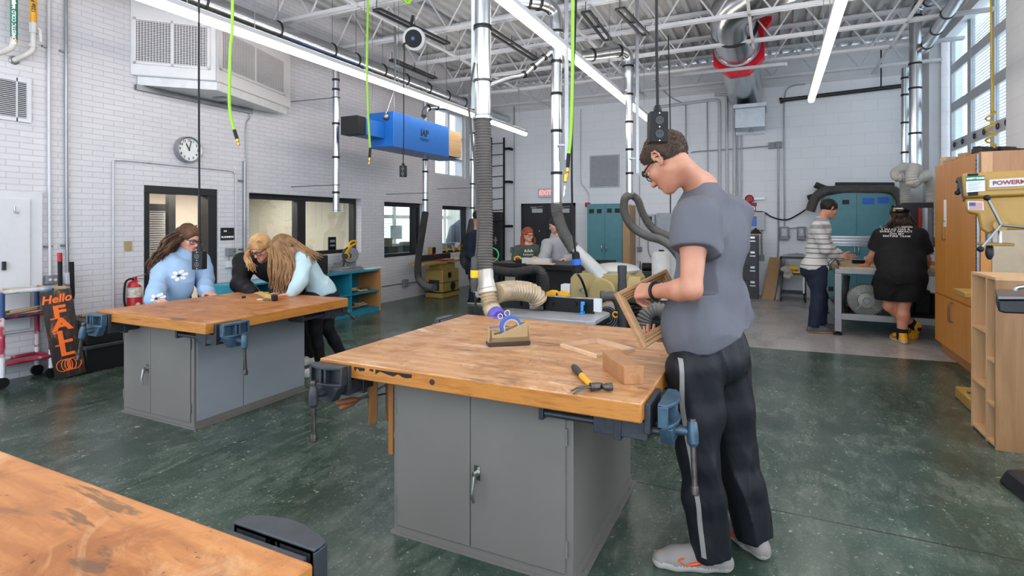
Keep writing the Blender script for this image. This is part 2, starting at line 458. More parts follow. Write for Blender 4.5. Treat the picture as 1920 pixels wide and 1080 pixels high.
def mat_block():
 k = NT('painted_block'); g = k.n.new('ShaderNodeNewGeometry'); sp = k.n.new('ShaderNodeSeparateXYZ'); k.link(g.outputs['Position'], sp.inputs[0])
 cb = k.n.new('ShaderNodeCombineXYZ'); k.link(k.math('ADD', sp.outputs[0], sp.outputs[1]), cb.inputs[0]); k.link(sp.outputs[2], cb.inputs[1])
 b = k.n.new('ShaderNodeTexBrick'); k.link(cb.outputs[0], b.inputs['Vector'])
 b.inputs['Color1'].default_value = hx('#eeeff2'); b.inputs['Color2'].default_value = hx('#ebecf0'); b.inputs['Mortar'].default_value = hx('#e0e1e5')
 for a, v in (('Scale', 1), ('Mortar Size', .005), ('Mortar Smooth', .5), ('Brick Width', .43), ('Row Height', .215)): b.inputs[a].default_value = v
 k.col(b.outputs['Color']); k.setr(.5)
 f = k.math('SUBTRACT', 1.0, b.outputs['Fac']); k.bump(f, .2, .006); return k.m
FLOOR, BRICK, BLOCK = mat_floor(), mat_brick(), mat_block()
WHITE = M('white_paint', '#d2d2d6', .45, var=.02); DECK = M('deck_paint', '#b9babb', .5, var=.03)
BLACKF = M('black_frame', '#1d1e21', .4, var=.1); BEIGE = M('office_wall', '#bdb5ab', .6, var=.02); CEILW = M('office_ceiling', '#c9c4bc', .7, var=.02)
STEEL = M('galvanised', '#b9bcc0', .28, 1.0, var=.06, vs=14); STEELD = M('dull_steel', '#8b8e92', .42, .9, var=.08)
BLACK = M('black_plastic', '#111113', .55, var=.1, spec=.3); RUBBER = M('rubber_grey', '#4c4a49', .6, var=.1); DARK = M('dark_metal', '#2a2b2e', .45, .3, var=.1)
GREYB = M('electrical_grey', '#84878b', .5, .2, var=.05); CONDW = M('conduit_white', '#c9c9cd', .4, var=.03); CONDG = M('conduit_grey', '#9a9ca0', .35, .7)
RED = M('signal_red', '#b3141c', .4, var=.05); REDGATE = M('gate_red', '#c4122a', .35, var=.05)
CLEAR = GLASS('window_glass', '#eef4f4', .1)
# ================================================================ room shell
XL, YB, XR, ZD = -6.6, 12.4, 2.65, 4.95
m = MB().box((-10.4, -2.5, -.1), (3.4, YB + .3, 0)); struct('floor', m, FLOOR, smooth=0)
def grid_wall(mb, axis, fixed, thick, a0, a1, z0, z1, holes):
 """wall slab with rectangular holes (a0, a1, z0, z1)"""
 xs = sorted({a0, a1, *[h[0] for h in holes], *[h[1] for h in holes]})
 for p, q in zip(xs, xs[1:]):
  hs = sorted([(h[2], h[3]) for h in holes if h[0] <= p + 1e-6 and h[1] >= q - 1e-6]); z = z0
  for b, t in hs + [(z1, z1)]:
   if b > z + 1e-6:
    if axis == 'x': mb.box((fixed, p, z), (fixed + thick, q, b))
    else: mb.box((p, fixed, z), (q, fixed + thick, b))
   z = t
 return mb
def wl(u, v): return P(u, v, x=XL)
DOOR = (wl(270, 346).y, wl(408, 356).y, 0.0, wl(340, 351).z)
W2 = (wl(467, 360).y, wl(677.5, 374).y, .98, wl(570, 367).z)
W3 = (wl(720.5, 378).y, wl(796, 384).y, wl(720.5, 484).z, wl(720.5, 378).z)
W4 = (wl(829.5, 385).y, wl(882, 389).y, wl(829.5, 476).z, wl(829.7, 385.3).z)
CL = (wl(816, 205).y, wl(873, 215).y, wl(845, 332).z, wl(845, 207).z)
m = grid_wall(MB(), 'x', XL, -.3, -1.5, YB, 0, ZD, [DOOR, W2, W3, W4, CL]); struct('wall_left', m, BRICK, smooth=0)
m = MB().box((XL - .3, YB, 0), (XR + .4, YB + .25, ZD)); struct('wall_back', m, BLOCK, smooth=0)
GD = (P(1782, 60, x=XR + .1).y + .12, P(1886, 100, x=XR).y, 1.0, 4.72)
GD = (min(GD[0], GD[1]), max(GD[0], GD[1]), GD[2], GD[3])
m = grid_wall(MB(), 'x', XR, .3, -2, YB, 0, ZD, [GD, (0.2, 5.2, .9, 4.6)]); struct('wall_right', m, BLOCK, smooth=0)
m = MB().box((XR - .16, YB - .45, 0), (XR, YB, ZD)); struct('pillar', m, WHITE)
prof = []; x = XL - .3; p_ = .2
while x < XR + .3:
 prof += [(x, ZD), (x + .06, ZD), (x + .085, ZD + .055), (x + .175, ZD + .055)]; x += p_
vs = []; fs = []
for i, (a, b) in enumerate(prof): vs += [(a, -1.5, b), (a, YB + .2, b)]
for i in range(len(prof) - 1): fs.append((2 * i, 2 * i + 1, 2 * i + 3, 2 * i + 2))
m = MB(); m._add(vs, fs); m.box((XL - .3, -1.5, ZD + .08), (XR + .3, YB + .2, ZD + .12)); struct('ceiling', m, DECK, smooth=0)
jo = None
for i, y in enumerate([1.85 + 1.25 * j for j in range(9)]):
 if i == 0:
  mb = MB(); zt, zb = ZD - .02, ZD - .62
  for s in (-1, 1):
   mb.box((XL, y + s * .035 - .02, zt - .05), (XR, y + s * .035 + .02, zt)); mb.box((XL, y + s * .03 - .018, zb), (XR, y + s * .03 + .018, zb + .045))
  pts = []; x = XL + .1; up = False
  while x < XR: pts.append(V((x, y, zt - .03 if up else zb + .03))); up = not up; x += .36
  for a, b in zip(pts, pts[1:]): mb.cyl(a, b, .013, n=6)
  jo = struct('ceiling_joist', mb, WHITE, smooth=0)
 else:
  o = jo.copy(); C.objects.link(o); o.location.y += 1.25 * i
mb = MB()
for x in (-4.9, -2.6, -.3, 1.7): mb.box((x - .02, -1, ZD - .62), (x + .02, YB, ZD - .59))
struct('ceiling_bridging', mb, WHITE, smooth=0)
m = MB().box((XL, YB - .03, 4.28), (XR, YB, 4.36)); struct('trim_1', m, WHITE)
def frame_window(name, hole, mull=(), fw=.055, deep=.12, off=-.12, glass=True, sill=False):
 y0, y1, z0, z1 = hole; xa, xb = XL + off - deep, XL + off
 mb = MB(); zt = z1 - fw * 1.3; mb.box((xa, y0, zt), (xb, y1, z1)); mb.box((xa, y0, z0), (xb, y1, z0 + fw)); mb.box((xa, y0, z0 + fw), (xb, y0 + fw, zt)); mb.box((xa, y1 - fw, z0 + fw), (xb, y1, zt))
 for a, w in mull: mb.box((xa, a, z0 + fw), (xb, a + w, zt))
 o = struct(name, mb, BLACKF, bevel=.004)
 if glass:
  g = MB().box(((xa + xb) / 2 - .004, y0 + fw, z0 + fw), ((xa + xb) / 2 + .004, y1 - fw, z1 - fw)); struct('pane', g, CLEAR, o)
 return o
frame_window('window_1', W2, [(wl(568, 400).y, .17), ], .06)
frame_window('window_2', W3, [(W3[1] - .2, .08)], .06)
frame_window('window_3', W4, [], .06)
mb = MB(); y0, y1, _, z1 = DOOR; xa, xb = XL - .16, XL - .01
mb.box((xa, y0, z1 - .09), (xb, y1, z1)); mb.box((xa, y0, 0), (xb, y0 + .07, z1 - .09)); mb.box((xa, y1 - .13, 0), (xb, y1, z1 - .09))
d1 = struct('door_1', mb, BLACKF, bevel=.004)
mb = MB(); y0, y1, z0, z1 = CL; xa, xb = XL - .14, XL - .06
for a in (0, .5, 1): mb.box((xa, y0 + (y1 - y0 - .06) * a, z0), (xb, y0 + (y1 - y0 - .06) * a + .06, z1))
for a in (0, .27, .62, 1): mb.box((xa + .004, y0, z0 + (z1 - z0 - .06) * a), (xb - .004, y1, z0 + (z1 - z0 - .06) * a + .06))
o = struct('window_4', mb, WHITE); struct('pane', MB().box((xa + .03, y0, z0), (xa + .036, y1, z1)), CLEAR, o)
LIT = EMIT('office_light', '#fff4e4', 45)
mb = MB(); XO = -9.7
mb.box((XO - .1, 2.2, 0), (XO, 8.0, 2.75)); mb.box((XO, 2.2, 0), (XL - .3, 2.3, 2.75)); mb.box((XO, 7.75, 0), (XL - .3, 7.85, 2.75))
struct('wall_office', mb, BEIGE); struct('ceiling_office', MB().box((XO, 2.2, 2.12), (XL - .3, 12.4, 2.2)), CEILW)
mb = MB(); mb.box((XL - .304, 2.3, .0), (XL - .3, DOOR[0], 2.55)); struct('trim_2', mb, BEIGE)
for i, (x, y) in enumerate([(-7.35, 3.6), (-7.35, 5.6), (-8.6, 4.7), (-8.6, 6.6)]):
 t = thing('office_ceiling_light', 'recessed ceiling light panel glowing inside the room behind the left wall windows', 'light', (x, y, 2.1), 0, 'recessed office lights')
 MB().box((x - .15, y - .6, 2.10), (x + .15, y + .6, 2.119)).build('frame', WHITE, t); MB().box((x - .13, y - .58, 2.092), (x + .13, y + .58, 2.10)).build('diffuser', LIT, t)
BLW = M('blind_white', '#dfe3e6', .5, var=.02); BLIND = M('blind_grey', '#8d8d90', .5, var=.03)
mb = MB(); a, b = P(508, 400, x=XO).y, P(572, 400, x=XO).y
DAY = EMIT('daylight_pane', '#dcecf7', 2.2); DAYD = EMIT('daylight_dim', '#6b7f92', .5)
o = None
mb.box((XO, a - .05, 0), (XO + .06, a + .04, 2.1)); mb.box((XO, b - .04, 0), (XO + .06, b + .05, 2.1)); mb.box((XO, a, 2.02), (XO + .06, b, 2.12)); mb.box((XO, (a + b) / 2 + .2, 0), (XO + .06, (a + b) / 2 + .28, 2.1))
o = struct('window_5', mb, BLACKF); struct('pane', MB().box((XO + .01, a, .1), (XO + .02, b, 2.05)), DAYD, o)
mb = MB().box((XO + .025, (a + b) / 2 - .1, .4), (XO + .03, (a + b) / 2 + .18, 1.7)); struct('pane', mb, DAY, o)
YO = 7.75
mb = MB(); a, b = P(855, 400, y=YO).x, 0
for u in (318, 378):
 q = P(u, 380, x=-7.9); struct('trim_3', MB().box((-7.95, q.y - .03, 0), (-7.87, q.y + .07, 2.55)), BLACKF)
q0, q1 = P(262, 400, x=-8.2), P(316, 400, x=-8.2)
t = thing('venetian_blind', 'grey slatted blind lowered behind the left doorway', 'blind', (-8.2, (q0.y + q1.y) / 2, 1.0))
mb = MB(); z = 1.66
while z > .95: mb.box((-8.2, q0.y - .3, z), (-8.17, q1.y, z + .022)); z -= .034
mb.build('slats', BLIND, t); MB().box((-8.24, q0.y - .3, 1.68), (-8.16, q1.y, 1.78)).build('head_rail', BLACKF, t)
MB().box((-8.3, q0.y - .3, .9), (-8.27, q1.y, 1.75)).build('backing', M('blind_shade', '#c6c8ca', .6), t)
mb = MB(); XW = -9.4
wy0, wy1 = 8.6, 16.5
mb.box((XW - .1, 7.85, 0), (XW, wy1, .7)); mb.box((XW - .1, 7.85, 2.35), (XW, wy1, 2.75))
y = 7.85
while y < wy1: mb.box((XW - .1, y, .7), (XW, y + .12, 2.4)); y += .85
mb.box((XW - .09, 7.85, 1.62), (XW - .01, wy1, 1.72))
struct('window_6', mb, BEIGE)
struct('pane', MB().box((XW - .06, 7.85, .7), (XW - .05, wy1, 2.4)), EMIT('bright_pane', '#d7e9f2', 3.0), bpy.data.objects['window_6'])
mb = MB(); z = .72
while z < 1.6: mb.box((XW - .03, 7.9, z), (XW - .028, wy1, z + .018)); z += .05
tag(one('window_blind', mb, BLW, 'pale slatted blind on the outside window of the room behind the small left windows', 'blind'))
struct('wall_side', MB().box((XO, YB + 2.5, 0), (XL - .3, YB + 2.6, 2.7)), BEIGE)
GFR = M('door_frame_alu', '#bcc0c5', .4, .0, var=.03)
X = XR + .1
us = [(1783.6, 1813.6), (1820, 1856), (1864, 1897)]
cols = [(P(b, 100, x=X).y, P(a, 100, x=X).y) for a, b in us]
zr = [P(1820, v, x=X).z for v in (82 - 4, 35 - 4)]
def zc(v): return P(1783.6, v, x=X).z
rows = [(zc(122), zc(72)), (zc(194), zc(139)), (zc(265), zc(211)), (zc(330), zc(284))]
tall = zc(55)
ys = [cols[-1][0] - .1] + [v for c in reversed(cols) for v in c] + [cols[0][1] + .08]
mb = MB()
for a, b in zip(ys[0::2], ys[1::2]): mb.box((X, a, .2), (X + .06, b, tall))
zs = [tall, *[v for r in rows for v in (r[1], r[0])], .2]
for a, b in zip(zs[0::2], zs[1::2]): mb.box((X + .006, ys[0], min(a, b)), (X + .055, ys[-1], max(a, b)))
g = struct('door_2', mb, GFR, bevel=.004)
for (ya, yb) in cols:
 for (za, zb) in rows:
  struct('pane', MB().box((X + .02, ya, za), (X + .026, yb, zb)), CLEAR, g)
mb = MB(); z = rows[-1][0]
while z < tall: mb._add([(X + .3, ys[0] - .3, z), (X + .3, ys[-1] + .3, z), (X + .285, ys[-1] + .3, z + .014), (X + .285, ys[0] - .3, z + .014)], [(0, 1, 2, 3)]); z += .05
one('exterior_blind', mb, BLW, 'white slats seen through the panes of the overhead glazed door', 'blind')
mb = MB()
for (ya, yb) in cols:
 for s in (.25, .75):
  q = V((X - .01, ya + (yb - ya) * s, (rows[2][0] + rows[3][1]) / 2)); mb.torus(q, (1, 0, 0), .04, .008, 14, 6)
struct('door_pull', mb, DARK, g)
struct('trim_4', MB().box((XR - .02, GD[0] - .02, GD[3] - .06), (XR + .14, GD[1] + .02, GD[3] + .1)), WHITE)
# ================================================================ things on and along the left wall
def wbox(mb, u0, v0, u1, v1, d, base=0.0):
 """box on the left wall that covers the photo rectangle"""
 a, b = wl(u0, v0), wl(u1, v1); c, e = wl(u0, v1), wl(u1, v0)
 return mb.box((XL + base + .002, a.y, (b.z + c.z) / 2), (XL + base + d, b.y, (a.z + e.z) / 2))
def wallone(name, label, cat, u0, v0, u1, v1, d, mat, **kw):
 return one(name, wbox(MB(), u0, v0, u1, v1, d), mat, label, cat, **kw)
def wp(u, v, off=.02): p = wl(u, v); return V((XL + off, p.y, p.z))
def conduit(label, pts, r, mat=None, off=.02, straps=(), name='conduit'):
 t = thing(name, label, 'conduit', wp(*pts[-1], 0)); q = [wp(u, v, off + r) for u, v in pts]
 MB().tube(q, r, 10, 4).build('pipe', mat or CONDW, t, smooth=60)
 for u, v in straps:
  c = wp(u, v, off + r); MB().bx(c - V((off / 2 + r * .5, 0, 0)), (off + r, r * 5, .02)).build('strap', STEELD, t)
 return t
conduit('white vertical conduit at far left ending in a double outlet box', [(89, -60), (89, 200), (90, 400), (91, 516)], .014, CONDW, .015, [(85, 88), (89, 462)])
conduit('bare steel vertical conduit next to the white one at far left', [(121, -60), (121, 200), (122, 400), (124, 512)], .014, CONDG, .015, [(118, 97), (120, 460)])
conduit('white conduit arching over the left doorway', [(210, 650), (210, 500), (210, 318), (212, 305), (222, 300), (330, 310), (428, 320), (437, 325), (440, 338), (440, 500), (440, 625)], .0085, CONDW, .014, [(280, 305)])
conduit('grey conduit dropping from the white wall unit between door and window', [(466, 208), (466, 222), (460, 236), (460, 302)], .008, CONDG, .01)
conduit('thick steel conduit left of the wide window', [(456, 302), (456, 400), (456, 470), (455, 540)], .02, CONDG, .012, [(452, 339), (452, 467)])
conduit('thin grey conduit running along the wall above the floor to the jointer', [(716, 537), (757, 531), (812, 526)], .009, CONDG, .008)
conduit('thin white conduit below the red button box', [(427, 478), (428, 488)], .008, CONDG, .01); conduit('white conduit running down from the red button box', [(428, 502), (428, 600)], .008, CONDW, .01)
t = thing('outlet_box', 'grey double outlet box at the end of the far left conduit', 'outlet', wp(92, 532, 0))
wbox(MB(), 81, 516, 104, 532, .06).build('box', GREYB, t, bevel=.004)
for u in (88, 98): MB().cyl(wp(u, 524, .06), wp(u, 524, .066), .014, n=16).build('receptacle', WHITE, t)
wallone('junction_box', 'white square junction box under the bare steel conduit at far left', 'box', 118, 511, 135, 532, .07, WHITE, bevel=.004)
wallone('outlet_plate', 'tan outlet plate between the white conduit and the left doorway', 'outlet', 232.5, 452, 246.5, 470, .012, M('plate_tan', '#a8946a', .4), bevel=.002)
t = thing('junction_box', 'grey switch box on the brick between the doorway and the wide window', 'box', wp(430, 479, 0)); wbox(MB(), 422, 465, 438, 479, .06).build('box', GREYB, t, bevel=.004); MB().cyl(wp(433, 471, .06), wp(433, 471, .068), .014, n=14).build('switch', STEEL, t)
t = thing('stop_button_box', 'white box with red stop button between the doorway and the wide window', 'switch', wp(430, 500, 0)); wbox(MB(), 422, 489, 439, 501, .06).build('box', WHITE, t, bevel=.004); MB().lathe([(.012, 0), (.012, .02), (.02, .022), (.018, .035)], wp(433, 494.5, .06), axis=(1, 0, 0), n=16).build('button', RED, t)
wallone('outlet_box', 'small grey outlet box low on the wall beside the teal bookcase', 'outlet', 753, 524, 761, 538, .07, GREYB, bevel=.004)
t = thing('room_sign', 'black room sign reading 310 PLANNING beside the left doorway', 'sign', wp(425, 450, 0)); wbox(MB(), 413, 427, 438, 450, .012).build('plate', M('sign_black', '#1a1a1c', .4), t, bevel=.002)
a = wp(421, 433.5, .013); mb = MB(); lettering(mb, '310', .03, a, (0, 1, 0), (0, 0, 1), bold=.0015); mb.build('lettering', M('sign_white', '#f2f2f2', .5), t, smooth=0)
a = wp(425.5, 444.5, .013); mb = MB(); lettering(mb, 'PLANNING', .036, a, (0, 1, 0), (0, 0, 1), bold=.0015); mb.build('lettering', M('sign_white', '#f2f2f2', .5), t, smooth=0)
c = wp(349, 281, .0); r = (wl(372, 281).y - wl(324, 281).y) / 2 * .98
t = thing('wall_clock', 'round silver wall clock above the left doorway', 'clock', c)
MB().lathe([(r * 1.0, 0), (r, .07), (r * .96, .085), (r * .88, .075), (r * .88, .05)], c, axis=(1, 0, 0), n=40).build('rim', M('clock_rim', '#9a9b9e', .3, .6), t)
MB().lathe([(r * .9, .052), (r * .9, .054)], c, axis=(1, 0, 0), n=40).build('dial', M('clock_dial', '#dfe3e2', .25), t)
INK = M('ink_black', '#202124', .5); mb = MB()
for i in range(1, 13):
 an = R(90 - 30 * i); lettering(mb, str(i), r * .26, c + V((.056, math.cos(an) * r * .7, math.sin(an) * r * .7)), (0, 1, 0), (0, 0, 1), bold=.0008)
mb.build('numerals', INK, t, smooth=0)
def hand(an, L, w):
 d = V((0, math.cos(R(an)), math.sin(R(an)))); return MB().beam(c + V((.06, 0, 0)) - d * r * .1, c + V((.06, 0, 0)) + d * L, w, .003, up=(1, 0, 0))
hand(118, r * .5, .012).build('hour_hand', INK, t); hand(75, r * .72, .009).build('minute_hand', INK, t)
t = thing('wall_vent', 'white louvred vent at the left edge of the brick wall', 'vent', wp(30, 230, 0))
y0, y1 = wl(-26, 140).y, wl(57, 150).y; z0, z1 = wl(57, 231).z, wl(57, 151).z
mb = MB(); f = .035
mb.box((XL, y0, z0), (XL + .02, y1, z0 + f)); mb.box((XL, y0, z1 - f), (XL + .02, y1, z1)); mb.box((XL, y0, z0 + f), (XL + .02, y0 + f, z1 - f)); mb.box((XL, y1 - f, z0 + f), (XL + .02, y1, z1 - f)); mb.build('frame', WHITE, t)
MB().box((XL + .001, y0 + f, z0 + f), (XL + .003, y1 - f, z1 - f)).build('backing', DARK, t)
mb = MB(); n = 19
for i in range(n):
 z = z0 + f + (z1 - z0 - 2 * f) * (i + .5) / n; mb._add([(XL + .004, y0 + f, z + .007), (XL + .018, y0 + f, z - .005), (XL + .018, y1 - f, z - .005), (XL + .004, y1 - f, z + .007)], [(0, 1, 2, 3)])
mb.box((XL + .005, (y0 + y1) / 2 + .05, z0), (XL + .02, (y0 + y1) / 2 + .06, z1)); mb.build('louvres', WHITE, t, smooth=0)
A = wl(243, 140); zA = A.z; apex = P(405, 153, z=zA - .01); B = P(545, 205, z=zA - .01); D_ = V((XL + .001, wl(470, 208).y, zA)); A = V((XL + .001, A.y, zA)); A2 = P(243, 140, z=zA)
zt = 4.05
t = thing('unit_ventilator', 'large white ventilation cabinet with grilles mounted high on the left wall', 'ventilator', V((XL, (A.y + D_.y) / 2, zA)))
poly = [V((p.x, p.y, zA)) for p in (A, apex, B, D_)]
mb = MB(); mb.poly3(poly, (0, 0, zt - zA)); UV_ = M('unit_white', '#d6d4d4', .4, var=.015); mb.build('cabinet', UV_, t, bevel=.012)
ctr = sum(poly, V((0, 0, 0))) / 4
mb = MB(); mb.poly3([ctr + (p - ctr) * .93 - V((0, 0, .0)) for p in poly], (0, 0, -.1)); mb.build('drip_tray', M('tray_white', '#cfd0d0', .35), t)
GB = M('grille_shadow', '#3a3436', .7); GR = M('grille_white', '#d8d4d4', .45, var=.01)
def grille(p, q, lo, hi, z0, z1, n_out):
 d = (q - p).normalized(); a = p + (q - p) * lo; b = p + (q - p) * hi; o = d.cross(V((0, 0, 1)))
 if o.dot(ctr - a) > 0: o = -o
 L = (b - a).length
 def pt(s, z, k): return a + d * s + V((0, 0, z - a.z)) + o * k
 mb = MB()
 for (s0, s1, za, zb) in ((0, L, z0, z0 + .03), (0, L, z1 - .03, z1), (0, .03, z0, z1), (L - .03, L, z0, z1), (L / 2 - .012, L / 2 + .012, z0, z1)): mb.poly3([pt(s0, za, .001), pt(s1, za, .001), pt(s1, zb, .001), pt(s0, zb, .001)], o * .014)
 g = mb.build('grille', GR, t)
 MB().poly3([pt(.02, z0 + .02, .0005), pt(L - .02, z0 + .02, .0005), pt(L - .02, z1 - .02, .0005), pt(.02, z1 - .02, .0005)], o * .002).build('backing', GB, g)
 mb = MB(); n = 24
 for i in range(n):
  z = z0 + .03 + (z1 - z0 - .06) * (i + .5) / n; mb.poly3([pt(.02, z - .0035, .004), pt(L - .02, z - .0035, .004), pt(L - .02, z + .0035, .004), pt(.02, z + .0035, .004)], o * .007)
 m_ = int(L / .032)
 for i in range(m_):
  s = .03 + (L - .06) * (i + .5) / m_; mb.poly3([pt(s - .003, z0 + .02, .003), pt(s + .003, z0 + .02, .003), pt(s + .003, z1 - .02, .003), pt(s - .003, z1 - .02, .003)], o * .006)
 mb.build('bars', GR, g, smooth=0)
grille(A, apex, .04, .93, zA + .13, zA + .66, 0); grille(apex, B, .04, .9, zA + .15, zA + .66, 0)
mb = MB(); d = (B - apex).normalized(); mb.poly3([apex + V((.012, 0, 0)), apex + d * .03 + V((.012, 0, 0)), apex + d * .03 + V((.012, 0, .9)), apex + V((.012, 0, .9))], V((.01, 0, 0))); mb.build('corner_trim', UV_, t)
mb = MB()
for f1, f2 in ((.25, .6), (.6, .35)): q = A.lerp(apex, f1).lerp(D_.lerp(B, f1), f2); mb = MB(); mb.bx(q - V((0, 0, .101)), (.16, .07, .004), .2); mb.build('tray_vent', STEELD, t)
mb = MB(); mb.box((XL + .001, A.y + .05, zA - .16), (XL + .05, D_.y, zA - .10)); mb.build('mounting_rail', STEELD, t)
PV = M('pipe_white', '#cbc7c2', .4, var=.04)
t = thing('water_pipe', 'white pipe with green domestic cold water band in the top left corner', 'pipe', wp(14, 90, 0)); ro = .12
MB().tube([wp(14.5, -60, ro), wp(14.5, 0, ro), wp(14, 70, ro), wp(12, 88, ro), wp(4, 96, ro), wp(-20, 104, ro)], .026, 14, 5).build('pipe', PV, t, smooth=60)
GRN = M('band_green', '#16755a', .4); ORG = M('band_orange', '#e39a3a', .4)
a, b = wp(14.5, -40, ro), wp(14.3, 78, ro); lb = MB().cyl(a, b, .0275, n=18).build('band', GRN, t)
MB().cyl(b, b - V((0, 0, .022)), .028, n=18).build('end_band', ORG, t)
cd = (V((0, 0, EYE)) - wp(14, 30, ro)); cd.z = 0; cd.normalize()
mb = MB(); lettering(mb, 'DOMESTIC COLD WTR', .04, wp(14.4, 46, ro) + cd * .0285, (0, 0, 1), cd.cross(V((0, 0, 1))) , bold=.001); mb.build('lettering', M('sign_white', '#f2f2f2', .5), lb, smooth=0)
mb = MB(); q = wp(14.4, 16, ro) + cd * .0285; rr = V((0, 0, 1)); uu = cd.cross(rr); mb.poly3([q + rr * .06, q + rr * .02 + uu * .018, q + rr * .02 - uu * .018], cd * .001); mb.poly3([q + rr * .02 + uu * .006, q + rr * .02 - uu * .006, q - rr * .03 - uu * .006, q - rr * .03 + uu * .006], cd * .001); mb.build('arrow', M('sign_white', '#f2f2f2', .5), lb, smooth=0)
t = thing('air_pipe', 'yellow banded pressure pipe with white valve bending into the brick at top left', 'pipe', wp(30, 112, 0))
MB().tube([wp(51, -60, ro), wp(51, 40, ro), wp(50.5, 88, ro), wp(48, 98, ro), wp(40, 105, ro * .8), wp(26, 113, .0)], .025, 14, 5).build('pipe', PV, t, smooth=60)
a, b = wp(51, -40, ro), wp(51, 46, ro); lb = MB().cyl(a, b, .027, n=18).build('band', M('band_yellow', '#e8a51e', .4), t)
mb = MB(); lettering(mb, '120# PRESSURE', .042, wp(51, 2, ro) + cd * .028, (0, 0, 1), cd.cross(V((0, 0, 1))), bold=.001); mb.build('lettering', INK, lb, smooth=0)
mb = MB(); mb.cyl(wp(51, 48, ro), wp(51, 66, ro), .036, n=8); mb.cyl(wp(50, 86, ro), wp(50, 92, ro), .034, n=8); v_ = mb.build('valve', PV, t)
MB().loft([wp(54, 58, ro + .06), wp(58, 62, ro + .06), wp(60, 76, ro + .05), wp(60, 84, ro + .05)], [.01, .014, .014, .01], 8).build('lever', PV, v_)
MB().torus(wp(26, 113, .008), (1, 0, 0), .035, .008, 20, 6).build('escutcheon', STEEL, t)
mb = MB(); wbox(mb, -60, 358, 77, 626, .03); o = struct('door_3', mb, WHITE, bevel=.004)
mb = MB(); wbox(mb, -55, 372, 52, 622, .05); struct('leaf', mb, WHITE, o, bevel=.003)
mb = MB(); mb.tube([wp(22, 388, .055), wp(22, 396, .06), wp(24, 400, .09), wp(26, 396, .1)], .006, 6, 4); struct('hook', mb, STEEL, o)
mb = MB(); wbox(mb, -2, 490, 4, 506, .08); struct('latch', mb, DARK, o)
t = thing('fire_extinguisher', 'red fire extinguisher hanging on the brick left of the doorway', 'fire extinguisher', wp(241, 578, .1)); c = wp(241.5, 555, .11); rE = .075
zb_, zt_ = wl(241, 592).z, wl(241, 532).z
MB().lathe([(rE * .9, 0), (rE, .01), (rE, zt_ - zb_ - .03), (rE * .75, zt_ - zb_ + .02), (rE * .3, zt_ - zb_ + .045)], (c.x, c.y, zb_), axis=(0, 0, 1), n=24).build('cylinder', RED, t)
MB().lathe([(rE + .0008, 0), (rE + .0008, .11)], (c.x, c.y, wl(241, 552).z - .02), axis=(0, 0, 1), n=24).build('label_band', M('ext_label', '#c9c2b4', .5, var=.3, vs=30), t)
mb = MB(); zh = zt_ + .05; mb.cyl((c.x, c.y, zh - .02), (c.x, c.y, zh + .03), .022, n=12); mb.build('valve', RED, t)
mb = MB(); mb.beam((c.x, c.y - .01, zh + .03), (c.x + .02, c.y + .11, zh + .055), .018, .006); mb.beam((c.x, c.y, zh + .01), (c.x + .02, c.y + .09, zh + .005), .018, .006); mb.build('lever', M('ext_steel', '#9a9a9a', .3, .9), t)
MB().tube([(c.x, c.y, zh), (c.x + .02, c.y - .06, zh + .015), (c.x + .02, c.y - .11, zh - .03), (c.x + .01, c.y - .115, zh - .2), (c.x + .01, c.y - .10, zh - .3)], .011, 8, 6).build('hose', BLACK, t)
MB().cyl((c.x + .01, c.y - .10, zh - .28), (c.x + .01, c.y - .098, zh - .4), .014, .018, 10).build('nozzle', BLACK, t)
mb = MB(); q = V((c.x + .06, c.y + .03, zt_ - .015)); mb.bx(q, (.003, .06, .09)); mb.build('tag', WHITE, t)
q = V((c.x + rE + .002, c.y - .01, wl(241, 568).z)); mb = MB(); mb.poly3([q + V((0, -.03, 0)), q + V((0, 0, .022)), q + V((0, .03, 0)), q - V((0, 0, .022))], (.002, 0, 0)); mb.build('white_mark', WHITE, t)
t = thing('pipe_cart', 'pipe framed lumber cart with red, blue and white painted bars at far left', 'cart', (XL + .2, 2.7, 0))
xf, xb = XL + .30, XL + .04
ya, yb = P(4, 560, x=xf).y, P(96, 560, x=xf).y; zc = lambda v, u=5: P(u, v, x=xf).z
z3, z2, z1 = zc(549), zc(596), zc(684)
RW = NT('bar_red_white'); RW.col(RW.ramp(RW.noise(RW.coord((1, 1, 1), 'World'), 7, 3), [(.4, '#8d1530'), (.52, '#a03048'), (.6, '#cdbfbf')])); RW = RW.m
RBK = NT('bar_red_spots'); RBK.col(RBK.ramp(RBK.noise(RBK.coord((1, 1, 1), 'World'), 16, 2), [(.46, '#a3203e'), (.54, '#20243c')])); RBK = RBK.m
BW = NT('bar_white_blue'); BW.col(BW.ramp(BW.noise(BW.coord((1, 1, 1), 'World'), 6, 2), [(.35, '#5f86ad'), (.5, '#c9ccd2'), (.65, '#a9adb5')])); BW = BW.m
for x in (xf, xb):
 for y in (ya, yb):
  MB().cyl((x, y, .1), (x, y, .28), .02, n=10).build('leg', WHITE, t); MB().cyl((x, y, .28), (x, y, z2), .02, n=10).build('post', RW, t); MB().cyl((x, y, z2), (x, y, z3), .02, n=10).build('post', M('bar_blue', '#24406e', .4), t)
  MB().cyl((x - .014, y, .05), (x + .014, y, .05), .05, n=16).build('caster', BLACK, t)
 for z, m_ in ((z3, BW), (z2, RBK), (z1, RW)): MB().cyl((x, ya, z), (x, yb, z), .02, n=10).build('bar', m_, t)
for y in (ya, yb):
 for z in (z3, z2, z1): MB().cyl((xf, y, z), (xb, y, z), .018, n=10).build('bar', RW, t)
mb = MB()
for z, m_ in ((z2 - .02, None), (z1 - .02, None)): MB().box((xb, ya, z), (xf, yb, z + .008)).build('shelf', M('cart_shelf', '#6a6660', .6), t)
